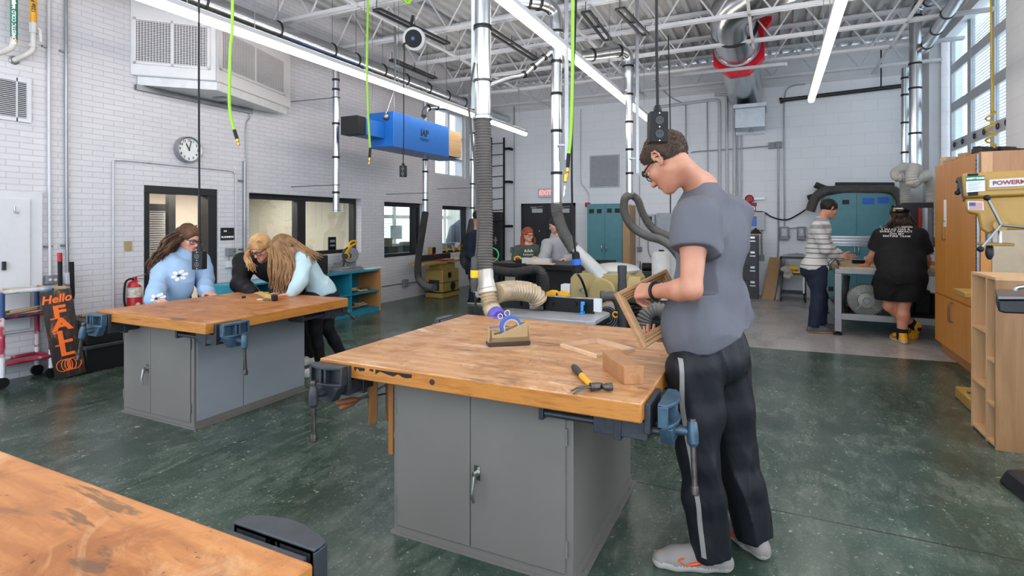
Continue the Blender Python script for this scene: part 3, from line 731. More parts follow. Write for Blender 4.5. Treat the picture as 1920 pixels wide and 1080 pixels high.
PLK = WOOD('lumber', '#8f6f4c', '#b08e64', '#a07d55', axis=1); PLK2 = WOOD('lumber_pale', '#a9906c', '#c9b490', '#b69d78', axis=1); PLK3 = WOOD('lumber_dark', '#54402c', '#755a40', '#64492f', axis=1)
def stick(label, a, b, w, h, mat, group=None, name='wood_scrap'):
 return one(name, MB().beam(a, b, w, h), mat, label, 'lumber', group, bevel=.002)
a, b = P(20, 547, x=xf - .02), P(126, 541, x=xf - .02); stick('long plank lying across the top of the pipe cart', a + V((-.08, 0, .01)), b + V((-.08, 0, .01)), .14, .03, PLK2, name='plank')
for i in range(6):
 yy = ya + .06 + random.random() * .15; stick('wood strip on the middle shelf of the pipe cart', V((xf - .03 - .05 * i, yy, z2 + .006 + .012 * (i % 3))), V((xf - .06 - .045 * i, yb - .03 - .05 * random.random(), z2 + .02 + .015 * (i % 3))), .035, .014, random.choice([PLK, PLK3, PLK2]), 'wood strips on the pipe cart')
for lab, a, b, cap in (('bar clamp with red grip standing in the pipe cart', P(116, 540, x=xf - .1), P(112, 474, x=xf - .1), RED), ('bar clamp with black grip standing in the pipe cart', P(142, 545, x=xf - .12), P(134, 491, x=xf - .12), BLACK)):
 t = thing('bar_clamp', lab, 'clamp', V((a.x, a.y, a.z))); a = V((a.x, a.y, .002)); MB().beam(a, a.lerp(b, .75), .02, .012).build('bar', STEELD if cap is BLACK else DARK, t)
 MB().loft([a.lerp(b, .66), a.lerp(b, .7), a.lerp(b, .95), b], [.012, .018, .02, .016], 10).build('grip', BLACK, t); MB().cyl(a.lerp(b, .93), b, .021, n=10).build('cap', cap, t)
k = NT('burnt_board'); n1 = k.noise(k.coord((5, 5, .9)), 3.2, 6, .7, .8); k.col(k.ramp(n1, [(.34, '#17120f'), (.52, '#251c17'), (.6, '#5b3a20'), (.7, '#a06a38')])); k.setr(.45); BURN = k.m
ORA = M('sign_orange', '#f06a1c', .5, var=.05)
q0, q1 = P(105, 714, z=0), P(163, 703, z=0); ex = (q1 - q0); w = ex.length; ex.normalize(); hgt = .845
nrm = ex.cross(V((0, 0, 1))); nrm.normalize()     # towards the room
if nrm.x < 0: nrm = -nrm
up = (V((0, 0, 1)) * math.cos(R(9)) - nrm * math.sin(R(9)) + ex * -.105).normalized(); ex = (ex - up * ex.dot(up)).normalized()
t = thing('fall_sign', 'burnt wooden board with orange Hello FALL lettering leaning by the pipe cart', 'sign', (q0 + q1) / 2)
F = Matrix((ex, up, ex.cross(up))).transposed().to_4x4(); F.translation = q0 + V((0, 0, .004))
MB().box((0, 0, -.02), (w, hgt, 0), F).build('board', BURN, t, bevel=.002)
def sl(txt, size, x, y, **kw):
 mb = MB(); lettering(mb, txt, size, F @ V((x, y, .001)), ex, up, **kw); return mb.build('lettering', ORA, t, smooth=0)
sl('Hello', .108, w * .47, hgt * .9, bold=.003, shear=.25)
for i, ch in enumerate('FALL'):
 vs_, fs_ = text_mesh(ch, .17, bold=.007); mb = MB(); G = F @ Matrix.Translation((w * .5, hgt * (.745 - .145 * i), .001)) @ Matrix.Scale(1.3, 4, (1, 0, 0)) @ Matrix.Scale(.95, 4, (0, 1, 0))
 mb._add(vs_, fs_, G)
 if ch in 'FL':
  zz = -.063 if ch == 'F' else .050
  mb.box((-.062, zz, 0), (-.004, zz + .013, .002), G)
 mb.build('letter', ORA, t, smooth=0)
mb = MB()
for cx, rx in ((-.045, .05), (-.02, .035), (.0, .03), (.025, .035), (.05, .05)):
 pts = [F @ V((w * .48 + cx + rx * math.cos(2 * PI * i / 20), hgt * .14 + .055 * math.sin(2 * PI * i / 20), .002)) for i in range(20)]; mb.loft(pts, .0035, 6, closed=True)
mb.build('pumpkin_outline', ORA, t)
TOTE = M('tote_black', '#17181a', .4, var=.1);
xq = XL + .47; y0, y1 = P(160, 680, x=xq).y, P(160, 680, x=xq).y + .62
zz0 = 0.0
for i, lab in enumerate(('lower black storage tote on the floor behind the burnt board sign', 'upper black storage tote stacked behind the burnt board sign', )):
 t = thing('storage_tote', lab, 'tote', (XL + .25, (y0 + y1) / 2, zz0), 0, 'stacked black totes'); h_ = .27 if i == 0 else .25
 b0, b1 = V((XL + .06, y0 + .03, zz0)), V((xq - .03, y1 - .03, zz0)); t0, t1 = V((XL + .03, y0, zz0 + h_)), V((xq, y1, zz0 + h_))
 mb = MB(); vs_ = [(b0.x, b0.y, zz0), (b1.x, b0.y, zz0), (b1.x, b1.y, zz0), (b0.x, b1.y, zz0), (t0.x, t0.y, t0.z), (t1.x, t0.y, t0.z), (t1.x, t1.y, t0.z), (t0.x, t1.y, t0.z)]
 mb._add(vs_, [(0, 3, 2, 1), (4, 5, 6, 7), (0, 1, 5, 4), (1, 2, 6, 5), (2, 3, 7, 6), (3, 0, 4, 7)]); mb.build('body', TOTE, t, bevel=.01)
 MB().box((t0.x - .01, t0.y - .01, t0.z - .03), (t1.x + .012, t1.y + .01, t0.z + .005)).build('rim', M('tote_rim', '#35373a', .4), t, bevel=.006)
 MB().poly3([V((b0.x + .08, y0 + .012, zz0 + .10)), V((b0.x + .22, y0 + .012, zz0 + .10)), V((b0.x + .22, y0 + .004, zz0 + .19)), V((b0.x + .08, y0 + .004, zz0 + .19))], (0, -.004, 0)).build('paper_label', M('tote_label', '#5a5248', .6), t)
 zz0 += h_ + .006
for i in range(5): stick('wood offcut heaped in the upper black tote', V((XL + .15 + .05 * i, y0 + .1, zz0 + .012)), V((XL + .2 + .03 * i, y0 + .4 + .03 * i, zz0 + .02 + .008 * i)), .03, .02, PLK2 if i % 2 else PLK, 'offcuts in the upper tote')
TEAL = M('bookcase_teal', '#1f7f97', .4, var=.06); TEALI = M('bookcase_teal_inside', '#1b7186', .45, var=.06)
XF = XL + .5; yl, yr = P(438, 560, x=XF).y, P(711.5, 540, x=XF).y; zt_ = P(713, 504, x=XF).z
t = thing('bookcase', 'long low teal bookcase under the wide window', 'bookcase', ((XL + XF) / 2, (yl + yr) / 2, 0))
MB().box((XL + .02, yl, zt_ - .025), (XF, yr, zt_)).build('top', TEAL, t, bevel=.002)
MB().box((XL + .015, yl, 0), (XL + .025, yr, zt_ - .025)).build('back', TEALI, t)
MB().box((XL + .02, yl, 0), (XF - .01, yr, .07)).build('base', TEAL, t)
yd = [yl]; w_ = (yr - yl) / 4
for i in range(4):
 yy = yl + w_ * i; MB().box((XL + .02, yy, .0), (XF, yy + .022, zt_ - .025)).build('divider', TEAL, t)
MB().box((XL + .01, yr - .001, 0), (XF + .003, yr + .03, zt_ + .012)).build('end_panel', WOOD('end_panel_wood', '#a5713f', '#bd8650', '#ad783f', axis=2), t)
for i in range(4):
 MB().box((XL + .02, yl + w_ * i + .022, zt_ * .47), (XF - .005, yl + w_ * (i + 1), zt_ * .47 + .02)).build('shelf', TEAL, t)
random.seed(5)
for i in range(4):
 for z, n, lab in ((.075, 9, 'wood offcut on the bottom shelf of the teal bookcase'), (zt_ * .47 + .021, 8, 'wood offcut on the middle shelf of the teal bookcase')):
  if i < 2: continue
  for k_ in range(n):
   yy = yl + w_ * i + .09 + random.random() * (w_ - .4); L_ = .16 + .12 * random.random(); an = random.uniform(-.5, .5); x0 = XL + .14 + random.random() * .28
   a = V((x0, yy, z + .012 + .022 * (k_ // 3))); stick(lab, a, a + V((math.sin(an) * .06, L_, 0)), .03 + .02 * random.random(), .018, random.choice([PLK, PLK2, PLK3]), lab.replace('wood offcut', 'wood offcuts'))
SY = M('saw_yellow', '#e8b116', .4); SG = M('saw_grey', '#9fa2a6', .4, .6)
pc = P(652, 500, x=XL + .28); b = V((XL + .27, pc.y, zt_))
t = thing('miter_saw', 'yellow and black miter saw standing on the teal bookcase', 'saw', b)
mb = MB(); mb.box((b.x - .12, b.y - .26, b.z), (b.x + .12, b.y + .26, b.z + .035)); mb.box((b.x - .10, b.y - .24, b.z + .035), (b.x + .10, b.y + .24, b.z + .065)); mb.cyl((b.x, b.y, b.z + .06), (b.x, b.y, b.z + .075), .13, n=28); mb.build('base', SG, t, bevel=.004)
mb = MB(); mb.box((b.x - .06, b.y - .25, b.z + .07), (b.x - .035, b.y - .03, b.z + .15)); mb.build('fence', SG, t); MB().box((b.x - .06, b.y + .03, b.z + .07), (b.x - .035, b.y + .25, b.z + .15)).build('fence', SG, t)
bc = V((b.x + .0, b.y + .07, b.z + .26)); MB().lathe([(.05, -.02), (.135, -.018), (.14, 0), (.135, .018), (.05, .02)], bc, axis=(.9, -.45, 0), n=30).build('blade_guard', M('guard_black', '#26272a', .4), t)
mb = MB(); mb.lathe([(.02, -.026), (.128, -.024)], bc, axis=(.9, -.45, 0), n=30); MB().lathe([(.126, .019), (.126, .022)], bc, axis=(.9, -.45, 0), n=30).build('lower_guard', STEELD, t)
mb = MB(); mb.loft([b + V((-.06, -.06, .07)), b + V((-.05, -.02, .18)), bc + V((-.02, -.05, .02))], [.035, .03, .035], 10); mb.build('pivot_arm', DARK, t)
mb = MB(); mb.cyl(bc + V((.02, -.06, -.01)), bc + V((.10, -.24, -.01)), .05, .045, 16); mt = mb.build('motor', DARK, t); MB().cyl(bc + V((.055, -.14, -.01)), bc + V((.085, -.2, -.01)), .054, n=16).build('motor_cover', SY, mt)
mb = MB(); mb.tube([bc + V((0, -.04, .13)), bc + V((.01, -.03, .19)), bc + V((.02, .02, .225)), bc + V((.02, .10, .225)), bc + V((.02, .12, .19)), bc + V((.02, .06, .165)), bc + V((.0, .0, .14))], .017, 8, 6); mb.build('handle', SY, t)
mb = MB(); mb.beam(bc + V((.05, -.16, .03)), bc + V((.03, -.02, .15)), .02, .03); mb.build('rail', SY, t)
a = P(608, 498, x=XF - .1); t0 = one('scrap_box', MB().bx((XL + .3, P(604, 500, x=XL + .3).y, zt_ + .03), (.12, .16, .06)), PLK2, 'pale wood block lying on the teal bookcase left of the miter saw', 'block', bevel=.003)
one('scrap_board', MB().beam(V((XL + .38, b.y + .30, zt_ + .016)), V((XL + .42, b.y + .66, zt_ + .016)), .09, .03), WHITE, 'pale board lying on the teal bookcase right of the miter saw', 'board', bevel=.003)
mb = MB(); q = P(592, 470, x=XL + .32); mb.box((XL + .2, q.y - .12, zt_), (XL + .44, q.y + .14, zt_ + .30)); one('tool_case', mb, DARK, 'dark tool case on the teal bookcase behind the girl in light blue', 'case', bevel=.02)
q = P(618, 456, x=XL - .25); t = thing('small_sign', 'small black sign with white lettering on the sill of the wide window', 'sign', (XL - .2, q.y, .98)); MB().box((XL - .21, q.y - .08, 1.04), (XL - .19, q.y + .09, 1.26)).build('plate', BLACK, t)
mb = MB(); mb.beam((XL - .2, q.y, 1.045), (XL - .2, q.y + .01, 1.045), .02, .02); MB().box((XL - .19, q.y - .05, 1.17), (XL - .187, q.y + .06, 1.21)).box((XL - .19, q.y - .05, 1.10), (XL - .187, q.y + .06, 1.13)).build('white_print', WHITE, t)
MY = M('machine_tan', '#a08543', .4, var=.04);
jf = P(830, 560, z=0); x1 = jf.x; x0 = x1 - .42; y0 = jf.y; y1 = y0 + .62; zb_ = .56
t = thing('jointer', 'mustard yellow jointer with black fence by the small left windows', 'jointer', ((x0 + x1) / 2, (y0 + y1) / 2, 0))
MB().box((x0, y0, 0), (x1, y1, .56)).build('stand', MY, t, bevel=.012); MB().box((x0 - .004, y0 - .004, .10), (x1 + .004, y1 + .004, .125)).build('stripe', BLACK, t); MB().box((x0 - .003, y0 - .003, .30), (x1 + .003, y1 + .003, .312)).build('stripe', BLACK, t)
mb = MB(); mb.box((x0 + .06, y0 + .05, .56), (x1 - .06, y1 - .05, .68)); mb.build('casting', MY, t, bevel=.01)
MB().box((x0 + .04, y0 - .62, .685), (x1 - .02, y0 + .22, .735)).build('infeed_table', MY, t, bevel=.006); MB().box((x0 + .04, y0 + .26, .70), (x1 - .02, y1 + .62, .745)).build('outfeed_table', MY, t, bevel=.006)
MB().box((x0 + .05, y0 - .35, .74), (x0 + .09, y1 + .2, .86)).build('fence', DARK, t, bevel=.004); MB().box((x1 - .22, y0 + .12, .745), (x1 - .03, y0 + .5, .765)).build('blade_guard', RED, t, bevel=.006)
MB().box((x1, y0 + .12, .20), (x1 + .004, y0 + .0 + .12, .2)).build('nameplate_base', BLACK, t)
MB().lathe([(.09, 0), (.09, .005)], (x1 + .002, y0 + .38, .215), axis=(1, 0, 0), n=24).build('badge', BLACK, t)
mb = MB(); mb.box((x0 + .1, y0 - .01, .15), (x1 - .08, y0 - .002, .36)); mb.build('dust_hatch', DARK, t); MB().cyl((x1 - .19, y0, .24), (x1 - .19, y0 - .13, .24), .06, n=18).build('dust_port', STEEL, t)
MB().box((x1 + .001, y0 + .2, .40), (x1 + .012, y0 + .3, .5)).build('warning_label', BLACK, t)
q = P(818, 474, t=(V((x0, y0 + .2, 0))).dot(FW)); mb = MB(); mb.cyl((x0 + .02, y0 + .2, .66), (x0 + .02, y0 + .2, q.z - .1), .02, n=10); mb.build('switch_post', MY, t)
sw = MB().box((x0 - .02, y0 + .13, q.z - .12), (x0 + .08, y0 + .27, q.z + .12)).build('switch_box', MY, t, bevel=.006); MB().box((x0 + .08, y0 + .14, q.z - .11), (x0 + .086, y0 + .26, q.z + .11)).build('switch_plate', BLACK, sw); MB().cyl((x0 + .086, y0 + .2, q.z - .03), (x0 + .11, y0 + .2, q.z - .03), .03, n=14).build('stop_button', RED, sw)
t0 = P(770, 470, x=-8.2)
mb = MB(); mb.box((-8.6, 8.4, .55), (-7.6, 12.0, .98)); one('work_table', mb, M('table_dark', '#33363a', .5), 'dark table seen through the small windows of the left wall', 'table')
for u0, u1, v0, v1, m_, lab in ((722, 742, 464, 480, DARK, 'dark bin on the table behind the left small window'), (757, 776, 461, 478, M('bin_grey', '#4b5158', .5), 'grey bin on the table behind the left small window'), (721, 736, 446, 462, PLK, 'small wooden clock case behind the left small window'), (765, 784, 453, 460, PLK2, 'pale wood piece behind the left small window'),
        (830, 838, 458, 474, M('can_blue', '#3a7fb0', .5), 'blue carton on the sill behind the right small window'), (852, 862, 464, 474, M('can_grey', '#5c6670', .5), 'grey can behind the right small window')):
 a, b = P(u0, v1, x=-7.5), P(u1, v0, x=-7.5); one('shelf_item', MB().box((-7.75, a.y, .985), (-7.5, b.y, b.z)), m_, lab, 'box', bevel=.006)
a, b = P(733, 449, x=-8.6), P(754, 423, x=-8.6); one('paper_sheet', MB().box((-8.62, a.y, a.z), (-8.6, b.y, b.z)), M('paper', '#d9d9d2', .6), 'white paper sheet hung behind the left small window', 'paper')
YT = M('yellow_plastic', '#e9a91c', .4)
for u in (838, 851, 862):
 c = P(u, 473, x=XL - .1); tag(one('yellow_ring', MB().torus((XL - .12, c.y, W4[2] + .095), V((1, .3, .2)), .06, .017, 20, 8), YT, 'yellow plastic ring on the sill of the right small window', 'ring', 'yellow rings on the sill'))
c = P(872, 472, x=XL - .1); one('orange_box', MB().bx((XL - .1, c.y, W4[2] + .11), (.08, .18, .10)), M('orange_plastic', '#d9762a', .4), 'orange box on the sill of the right small window', 'box', bevel=.01)
a = P(862, 470, x=-8.0); mb = MB(); mb.loft([(-8.0, a.y + .1, 0.0), (-8.0, a.y + .1, 1.0), (-8.0, a.y + .15, 1.3), (-8.0, a.y + .33, 1.62), (-8, a.y + .36, 1.75)], [.5, .45, .38, .12, .03], 14); one('dark_cover', mb, M('cover_navy', '#2a3040', .6, var=.15), 'dark fabric cover standing behind the right small window', 'cover', smooth=60)
# ================================================================ dust collection pipes, hoses, cords under the ceiling
SPIRAL = M('duct_metal', '#c3c6c9', .24, 1.0, var=.05, vs=6, stretch=(1, 1, .3)); BAND = M('black_band', '#141414', .5)
HOSE = M('grey_hose', '#6b6864', .5, var=.08, bump=.05); HOSED = M('dark_hose', '#3e3d3c', .55, var=.1); HOSEW = M('white_hose', '#c4c0b8', .5, var=.05)
GREENH = M('green_hose', '#86b81e', .4, var=.03); BRASS = M('brass', '#c8a045', .3, .9); STRUT = M('strut_steel', '#a7aaad', .38, .8)
HOSEC = M('clear_ribbed_hose', '#b7a284', .25, var=.12, vs=14, spec=.7)
def pipe(label, pts, r, bands=(), cat='pipe', n=18, sub=6, name='dust_pipe', group=None, mat=None):
 """bands: fractions of the length that carry a black sealing band"""
 pts = [V(p) for p in pts]; b = pts[0]
 t = thing(name, label, cat, min(pts, key=lambda p: p.z), 0, group)
 q = cr(pts, sub) if len(pts) > 2 else [pts[0].lerp(pts[1], i / 12) for i in range(13)]
 rr = [r] * len(q) if not isinstance(r, (list, tuple)) else list(np.interp(np.linspace(0, len(r) - 1, len(q)), range(len(r)), r))
 MB().loft(q, rr, n).build('pipe', mat or SPIRAL, t)
 L = [0]
 for a, c in zip(q, q[1:]): L.append(L[-1] + (c - a).length)
 for f in bands:
  s = f * L[-1]; i = max(k for k in range(len(q) - 1) if L[k] <= s + 1e-9); u = (s - L[i]) / max(L[i + 1] - L[i], 1e-9)
  c = q[i].lerp(q[i + 1], u); d = (q[i + 1] - q[i]).normalized(); rad = rr[i] + (rr[i + 1] - rr[i]) * u
  MB().lathe([(rad + .001, -.016), (rad + .009, -.014), (rad + .009, -.004), (rad + .003, -.002), (rad + .003, .002), (rad + .009, .004), (rad + .009, .014), (rad + .001, .016)], c, axis=d, n=n).build('band', BAND, t)
 return t
def bracket(t, a, wallp):
 mb = MB(); a, wallp = V(a), V(wallp); mb.cyl(a, wallp, .007, n=6); mb.torus(a, (0, 0, 1), .058, .006, 16, 6)
 return mb.build('bracket', STEELD, t)
def zat(u, v, p): return P(u, v, t=(V((p.x, p.y, EYE)) - V((0, 0, EYE))).dot(FW)).z
XD, ZDU = -5.83, 4.0
t = pipe('long silver spiral duct running below the ceiling along the left wall', [V((XD, 1.5, ZDU)), V((XD, 6.5, ZDU)), V((XD, 11.9, ZDU))], [.125, .115, .095], [], 'duct', 20, 10, 'spiral_duct')
for u, v in ((378, 2), (518, 55), (620, 95), (665, 113), (715, 133), (758, 150), (800, 165), (836, 180), (868, 192)):
 y = P(u, v, x=XD).y; rad = float(np.interp(y, [1.5, 6.5, 11.9], [.125, .115, .095])) + .004
 MB().torus((XD, y, ZDU), (0, 1, 0), rad, .012, 20, 6).build('band', BAND, t)
 MB().cyl((XD, y + .03, ZDU + rad), (XD, y + .03, ZD - .05), .005, n=6).build('hanger_rod', STEELD, t)
p1 = V((XD + .01, P(629, 99, x=XD).y, 0)); p2 = V((XD + .03, P(795, 162, x=XD).y, 0)); p3 = V((XD + .05, P(882, 196, x=XD).y, 0))
def drop(label, p, u, vb, r, vbands, vbr):
 zb = zat(u, vb, p); zt = ZDU - .1; t = pipe(label, [V((p.x, p.y, zt)), V((p.x, p.y, zb))], r, [(zt - zat(u, v, p)) / (zt - zb) for v in vbands])
 for v in vbr: bracket(t, (p.x, p.y, zat(u, v, p)), (XL + .002, p.y - .12, zat(u, v, p) - .01))
 MB().lathe([(r, -.006), (r + .02, -.005), (r + .02, .005), (r, .006)], (p.x, p.y, zb + .02), axis=(0, 0, 1)).build('flange', STEELD, t); return t
drop('silver drop pipe ending open above the miter saw on the left wall', p1, 629, 397, .047, (150, 168, 232, 295, 361), (183, 347))
drop('silver drop pipe that feeds the dark hose of the jointer', p2, 795, 405, .05, (300, 322, 375), (362,))
drop('silver drop pipe nearest the back corner of the left wall', p3, 882, 420, .05, (250, 300, 345, 390), (352,))
def flex(label, pts, r, mat, pitch=.02, amp=.1, name='flexible_hose', cat='hose', group=None):
 return one(name, MB().hose(pts, r, pitch, amp), mat, label, cat, group, smooth=80)
JX = P(822, 541, t=(V((p2.x + .35, p2.y - .1, EYE))).dot(FW) - 0)
q2 = V((p2.x, p2.y, zat(795, 405, p2)))
flex('dark flexible hose hanging down to the yellow jointer', [q2 + V((0, 0, .06)), P(791, 440, t=9.9), P(784, 490, t=9.75), P(785, 522, t=9.6), P(800, 538, t=9.35), P(814, 540, t=9.18)], .058, HOSED)
q3 = V((p3.x, p3.y, zat(882, 420, p3)))
flex('dark flexible hose hanging in the corner behind the jointer', [q3 + V((0, 0, .06)), P(879, 448, t=11.2), P(869, 480, t=11.0), P(874, 498, t=10.8), P(892, 508, t=10.6)], .072, HOSED)
tc = 4.15; A0 = P(905, 225, t=tc); AX = (A0.x, A0.y)
zz = lambda v, t_=tc: EYE + (CY - v) * t_ / FOC
t = pipe('silver vertical pipe at the centre above the grey ribbed hose', [V((*AX, 4.6)), V((*AX, zz(222)))], .062, [(4.6 - zz(v)) / (4.6 - zz(222)) for v in (52, )])
MB().lathe([(.062, -.01), (.075, -.008), (.075, .008), (.062, .01)], V((*AX, zz(222))), axis=(0, 0, 1)).build('flange', STEEL, t)
MB().torus((*AX, zz(152)), (0, 0, 1), .066, .01, 20, 6).build('clamp', STEELD, t)
a = P(889, 205, t=tc + .04); mb = MB(); mb.bx((a.x, a.y, (a.z + 4.6) / 2), (.041, .041, 4.6 - a.z), YAW)
mb.beam((a.x, a.y, zz(152)), (*AX, zz(152)), .03, .02)
one('strut_post', mb, STRUT, 'steel strut post hanging beside the central silver pipe', 'post')
hp_ = [V((*AX, zz(216))), P(907, 300, t=tc), P(909, 380, t=tc), P(909, 450, t=tc - .02), P(909, 512, t=tc - .05)]
t = thing('dust_hose', 'grey ribbed hose with clear wye end and purple cap hanging behind the middle workbench', 'hose', P(930, 590, t=4.0))
MB().hose(hp_, .06, .021, .09, 20).build('ribbed_hose', HOSE, t, smooth=80)
CLR = M('clear_plastic', '#cfc9be', .2, var=.1, spec=.8)
mb = MB(); a, b = P(909, 507, t=4.1), P(914, 545, t=4.06); mb.lathe([(.062, 0), (.062, .04), (.058, .06), (.07, .17)], a, b, 20); mb.loft([a.lerp(b, .6), P(898, 545, t=4.2), P(901, 556, t=4.2)], [.055, .05, .03], 14); mb.build('wye', CLR, t)
MB().hose([P(913, 540, t=4.06), P(917, 562, t=4.04), P(922, 580, t=4.0), P(931, 594, t=3.9)], .06, .03, .11, 18).build('clear_hose', HOSEC, t, smooth=80)
MB().hose([P(930, 550, t=4.12), P(955, 545, t=4.25), P(985, 546, t=4.35), P(1003, 553, t=4.4), P(1010, 566, t=4.42)], .072, .03, .11, 18).build('clear_hose', HOSEC, t, smooth=80)
PUR = M('purple_rubber', '#5b50a8', .45, var=.08); a = P(931, 592, t=3.9); b = P(945, 604, t=3.78)
mb = MB(); mb.lathe([(.064, -.02), (.066, .0), (.062, .03), (.05, .045)], a, axis=(b - a), n=20); mb.lathe([(.035, 0), (.036, .02), (.033, .05), (.028, .055)], P(937, 601, t=3.8), axis=V((-.3, -1, -.15)), n=16); mb.lathe([(.033, 0), (.034, .02), (.03, .05)], P(953, 597, t=3.8), axis=V((.8, -.7, -.1)), n=16); cp = mb.build('end_cap', PUR, t, smooth=50)
mb = MB(); Wt = M('white_cord', '#e2dfe0', .5)
for (u, v, r1) in ((938, 593, .016), (951, 587, .019)): mb = MB(); mb.torus(P(u, v, t=3.72), V((.2, -1, .1)), r1, .0028, 16, 6); mb.build('white_loop', Wt, cp)
t2 = 6.0
pt = [P(955, 0, t=5.7), P(990, 3, t=5.8), P(1020, 8, t=5.9), P(1038, 22, t=6.0), P(1043, 45, t=t2), P(1043.5, 60, t=t2), P(1043.5, 85, t=t2), P(1043.5, 120, t=t2), P(1043.5, 250, t=t2), P(1043.5, 385, t=t2)]
pipe('second silver vertical pipe with elbow, right of the central ribbed hose', pt, [.075, .075, .075, .075, .07, .068, .06, .056, .056, .056], (.08, .13, .3, .42, .55, .7, .87), 'pipe', 20, 6)
a = P(922, 152, t=4.3); pipe('thin silver branch pipe slanting up to the second vertical pipe', [P(915, 160, t=5.5), P(950, 148, t=5.7), P(982, 140, t=5.85), P(1000, 125, t=5.9), P(1034, 96, t=6.0)], .03, (.55, .7, .88), 'pipe', 12)
flex('dark ribbed hose curving from the second pipe towards the planer chute', [P(1043, 380, t=t2), P(1046, 405, t=t2), P(1056, 435, t=5.95), P(1068, 455, t=5.9), P(1078, 470, t=5.85)], .062, HOSE)
mb = MB(); mb.loft([P(1078, 464, t=5.8), P(1090, 478, t=5.8), P(1108, 498, t=5.75), P(1130, 521, t=5.7)], [.06, .075, .09, .11], 16, squash=(1, .8))
one('planer_chute', mb, M('chute_clear', '#b9b8b6', .3, var=.05), 'pale dust chute slanting down to the beige planer', 'chute')
t3 = 8.0
pt = [P(1085, 106, t=7.6), P(1110, 103, t=7.7), P(1140, 98, t=7.8), P(1163, 96, t=7.9), P(1176, 108, t=8.0), P(1178, 135, t=t3), P(1179, 160, t=t3), P(1180, 240, t=t3), P(1180.5, 362, t=t3)]
pipe('third silver vertical pipe with elbow, above the twin grey hoses', pt, [.085, .085, .085, .085, .08, .075, .058, .05, .05], (.08, .24, .36, .5, .64, .78, .9), 'pipe', 18)
flex('front one of two grey ribbed hoses looping behind the student with the frame', [P(1181, 366, t=8), P(1172, 372, t=7.95), P(1170, 395, t=7.9), P(1183, 422, t=7.8), P(1210, 441, t=7.6), P(1240, 450, t=7.4), P(1262, 466, t=7.2), P(1282, 500, t=7.1), P(1290, 560, t=7.1), P(1290, 626, t=7.1)], .055, HOSE)
flex('rear one of two grey ribbed hoses looping behind the student with the frame', [P(1185, 366, t=8.1), P(1196, 376, t=8.1), P(1206, 402, t=8.1), P(1224, 428, t=8.0), P(1250, 442, t=7.8), P(1275, 452, t=7.6), P(1305, 480, t=7.4), P(1318, 550, t=7.35), P(1318, 620, t=7.35)], .055, HOSE)
for lab, u, v0, t_ in (('steel strut post beside the second silver pipe', 1062, 300, 5.9), ('steel strut post beside the third silver pipe', 1194.5, 325, 7.9)):
 a = P(u, v0, t=t_); mb = MB(); mb.bx((a.x, a.y, (a.z + 4.9) / 2), (.041, .041, 4.9 - a.z), YAW); mb.beam(P(u, v0 - 28, t=t_), P(u - 14, v0 - 28, t=t_), .03, .02); one('strut_post', mb, STRUT, lab, 'post')
t = thing('return_duct', 'large silver duct with red abort gate sloping to the back wall', 'duct', P(1398, 182, t=11.4))
RB = .34
q = [P(1520, -55, t=7.4), P(1450, -25, t=7.7), P(1385, 8, t=8.2), P(1374, 40, t=8.6), P(1380, 72, t=9.0), P(1384, 100, t=9.4)]
MB().loft(cr(q, 6), RB, 28).build('upper_pipe', SPIRAL, t)
for f, ax in ((P(1410, -8, t=8.0), q[2] - q[1]), (P(1377, 52, t=8.75), q[4] - q[3])): MB().lathe([(RB, -.02), (RB + .02, -.015), (RB + .02, .015), (RB, .02)], f, axis=ax, n=28).build('band', BAND, t)
a, b = P(1384, 104, t=9.5), P(1399, 184, t=11.5); d = (b - a).normalized()
MB().cyl(a, b, RB * .98, n=28).build('lower_pipe', SPIRAL, t)
MB().lathe([(RB, -.03), (RB + .06, -.025), (RB + .06, .0), (RB, .01)], b, axis=d, n=28).build('flange', STEEL, t)
MB().lathe([(RB, -.02), (RB + .03, -.015), (RB + .03, .0), (RB, .01)], P(1382, 86, t=9.2), axis=d, n=28).build('flange', STEEL, t)
mb = MB(); F = frame_of(d).to_4x4(); F.translation = P(1384, 96, t=9.3)
xr = RT - d * RT.dot(d); xr.normalize(); yr = d.cross(xr); F = Matrix((xr, yr, d)).transposed().to_4x4(); F.translation = P(1384, 97, t=9.32)
up = -1 if yr.z < 0 else 1
pl = [(-.40, .1 * up), (-.40, -.2 * up), (-.15, -.44 * up), (.15, -.44 * up), (.40, -.2 * up), (.42, .25 * up), (.55, .42 * up), (.55, .72 * up), (.28, .72 * up), (.28, .45 * up), (-.3, .35 * up)]
if up > 0: pass
mb.prism(pl, -.07, .07, F); g = mb.build('abort_gate', REDGATE, t, bevel=.01)
for i in range(5):
 MB().cyl(F @ V((-.26 + .13 * i, -.40 * up + .05 * abs(i - 2) * up, -.07)), F @ V((-.26 + .13 * i, -.40 * up + .05 * abs(i - 2) * up, -.10)), .02, n=8).build('bolt', RED, g)
for i in range(3): MB().cyl(F @ V((.46 - .02 * i, .38 * up + .07 * up * i, -.07)), F @ V((.46 - .02 * i, .38 * up + .07 * i * up, -.09)), .012, n=8).build('rivet', BRASS, g)
MB().box((.40, .6 * up, -.09), (.47, .68 * up, -.07), F).build('plate', WHITE, g)
a, b = P(1376, 203, y=YB - .5), P(1442, 225, y=YB - .02)
mb = MB(); mb.box((a.x, YB - .75, a.z - .05), (a.x + .6, YB - .002, a.z + .02)); mb.box((a.x + .03, YB - .62, a.z - .42), (a.x + .57, YB - .002, a.z - .05))
one('wall_duct_box', mb, M('duct_box', '#b5bcc4', .35, .5), 'sheet metal duct box on the back wall below the sloping duct', 'duct')
mb = MB(); mb.beam(P(1225, 146, t=8.4), P(1475, 120, t=7.0), .041, .041)
one('strut_rail', mb, STRUT, 'long steel strut rail crossing in front of the red gate', 'rail')
t4 = 8.6
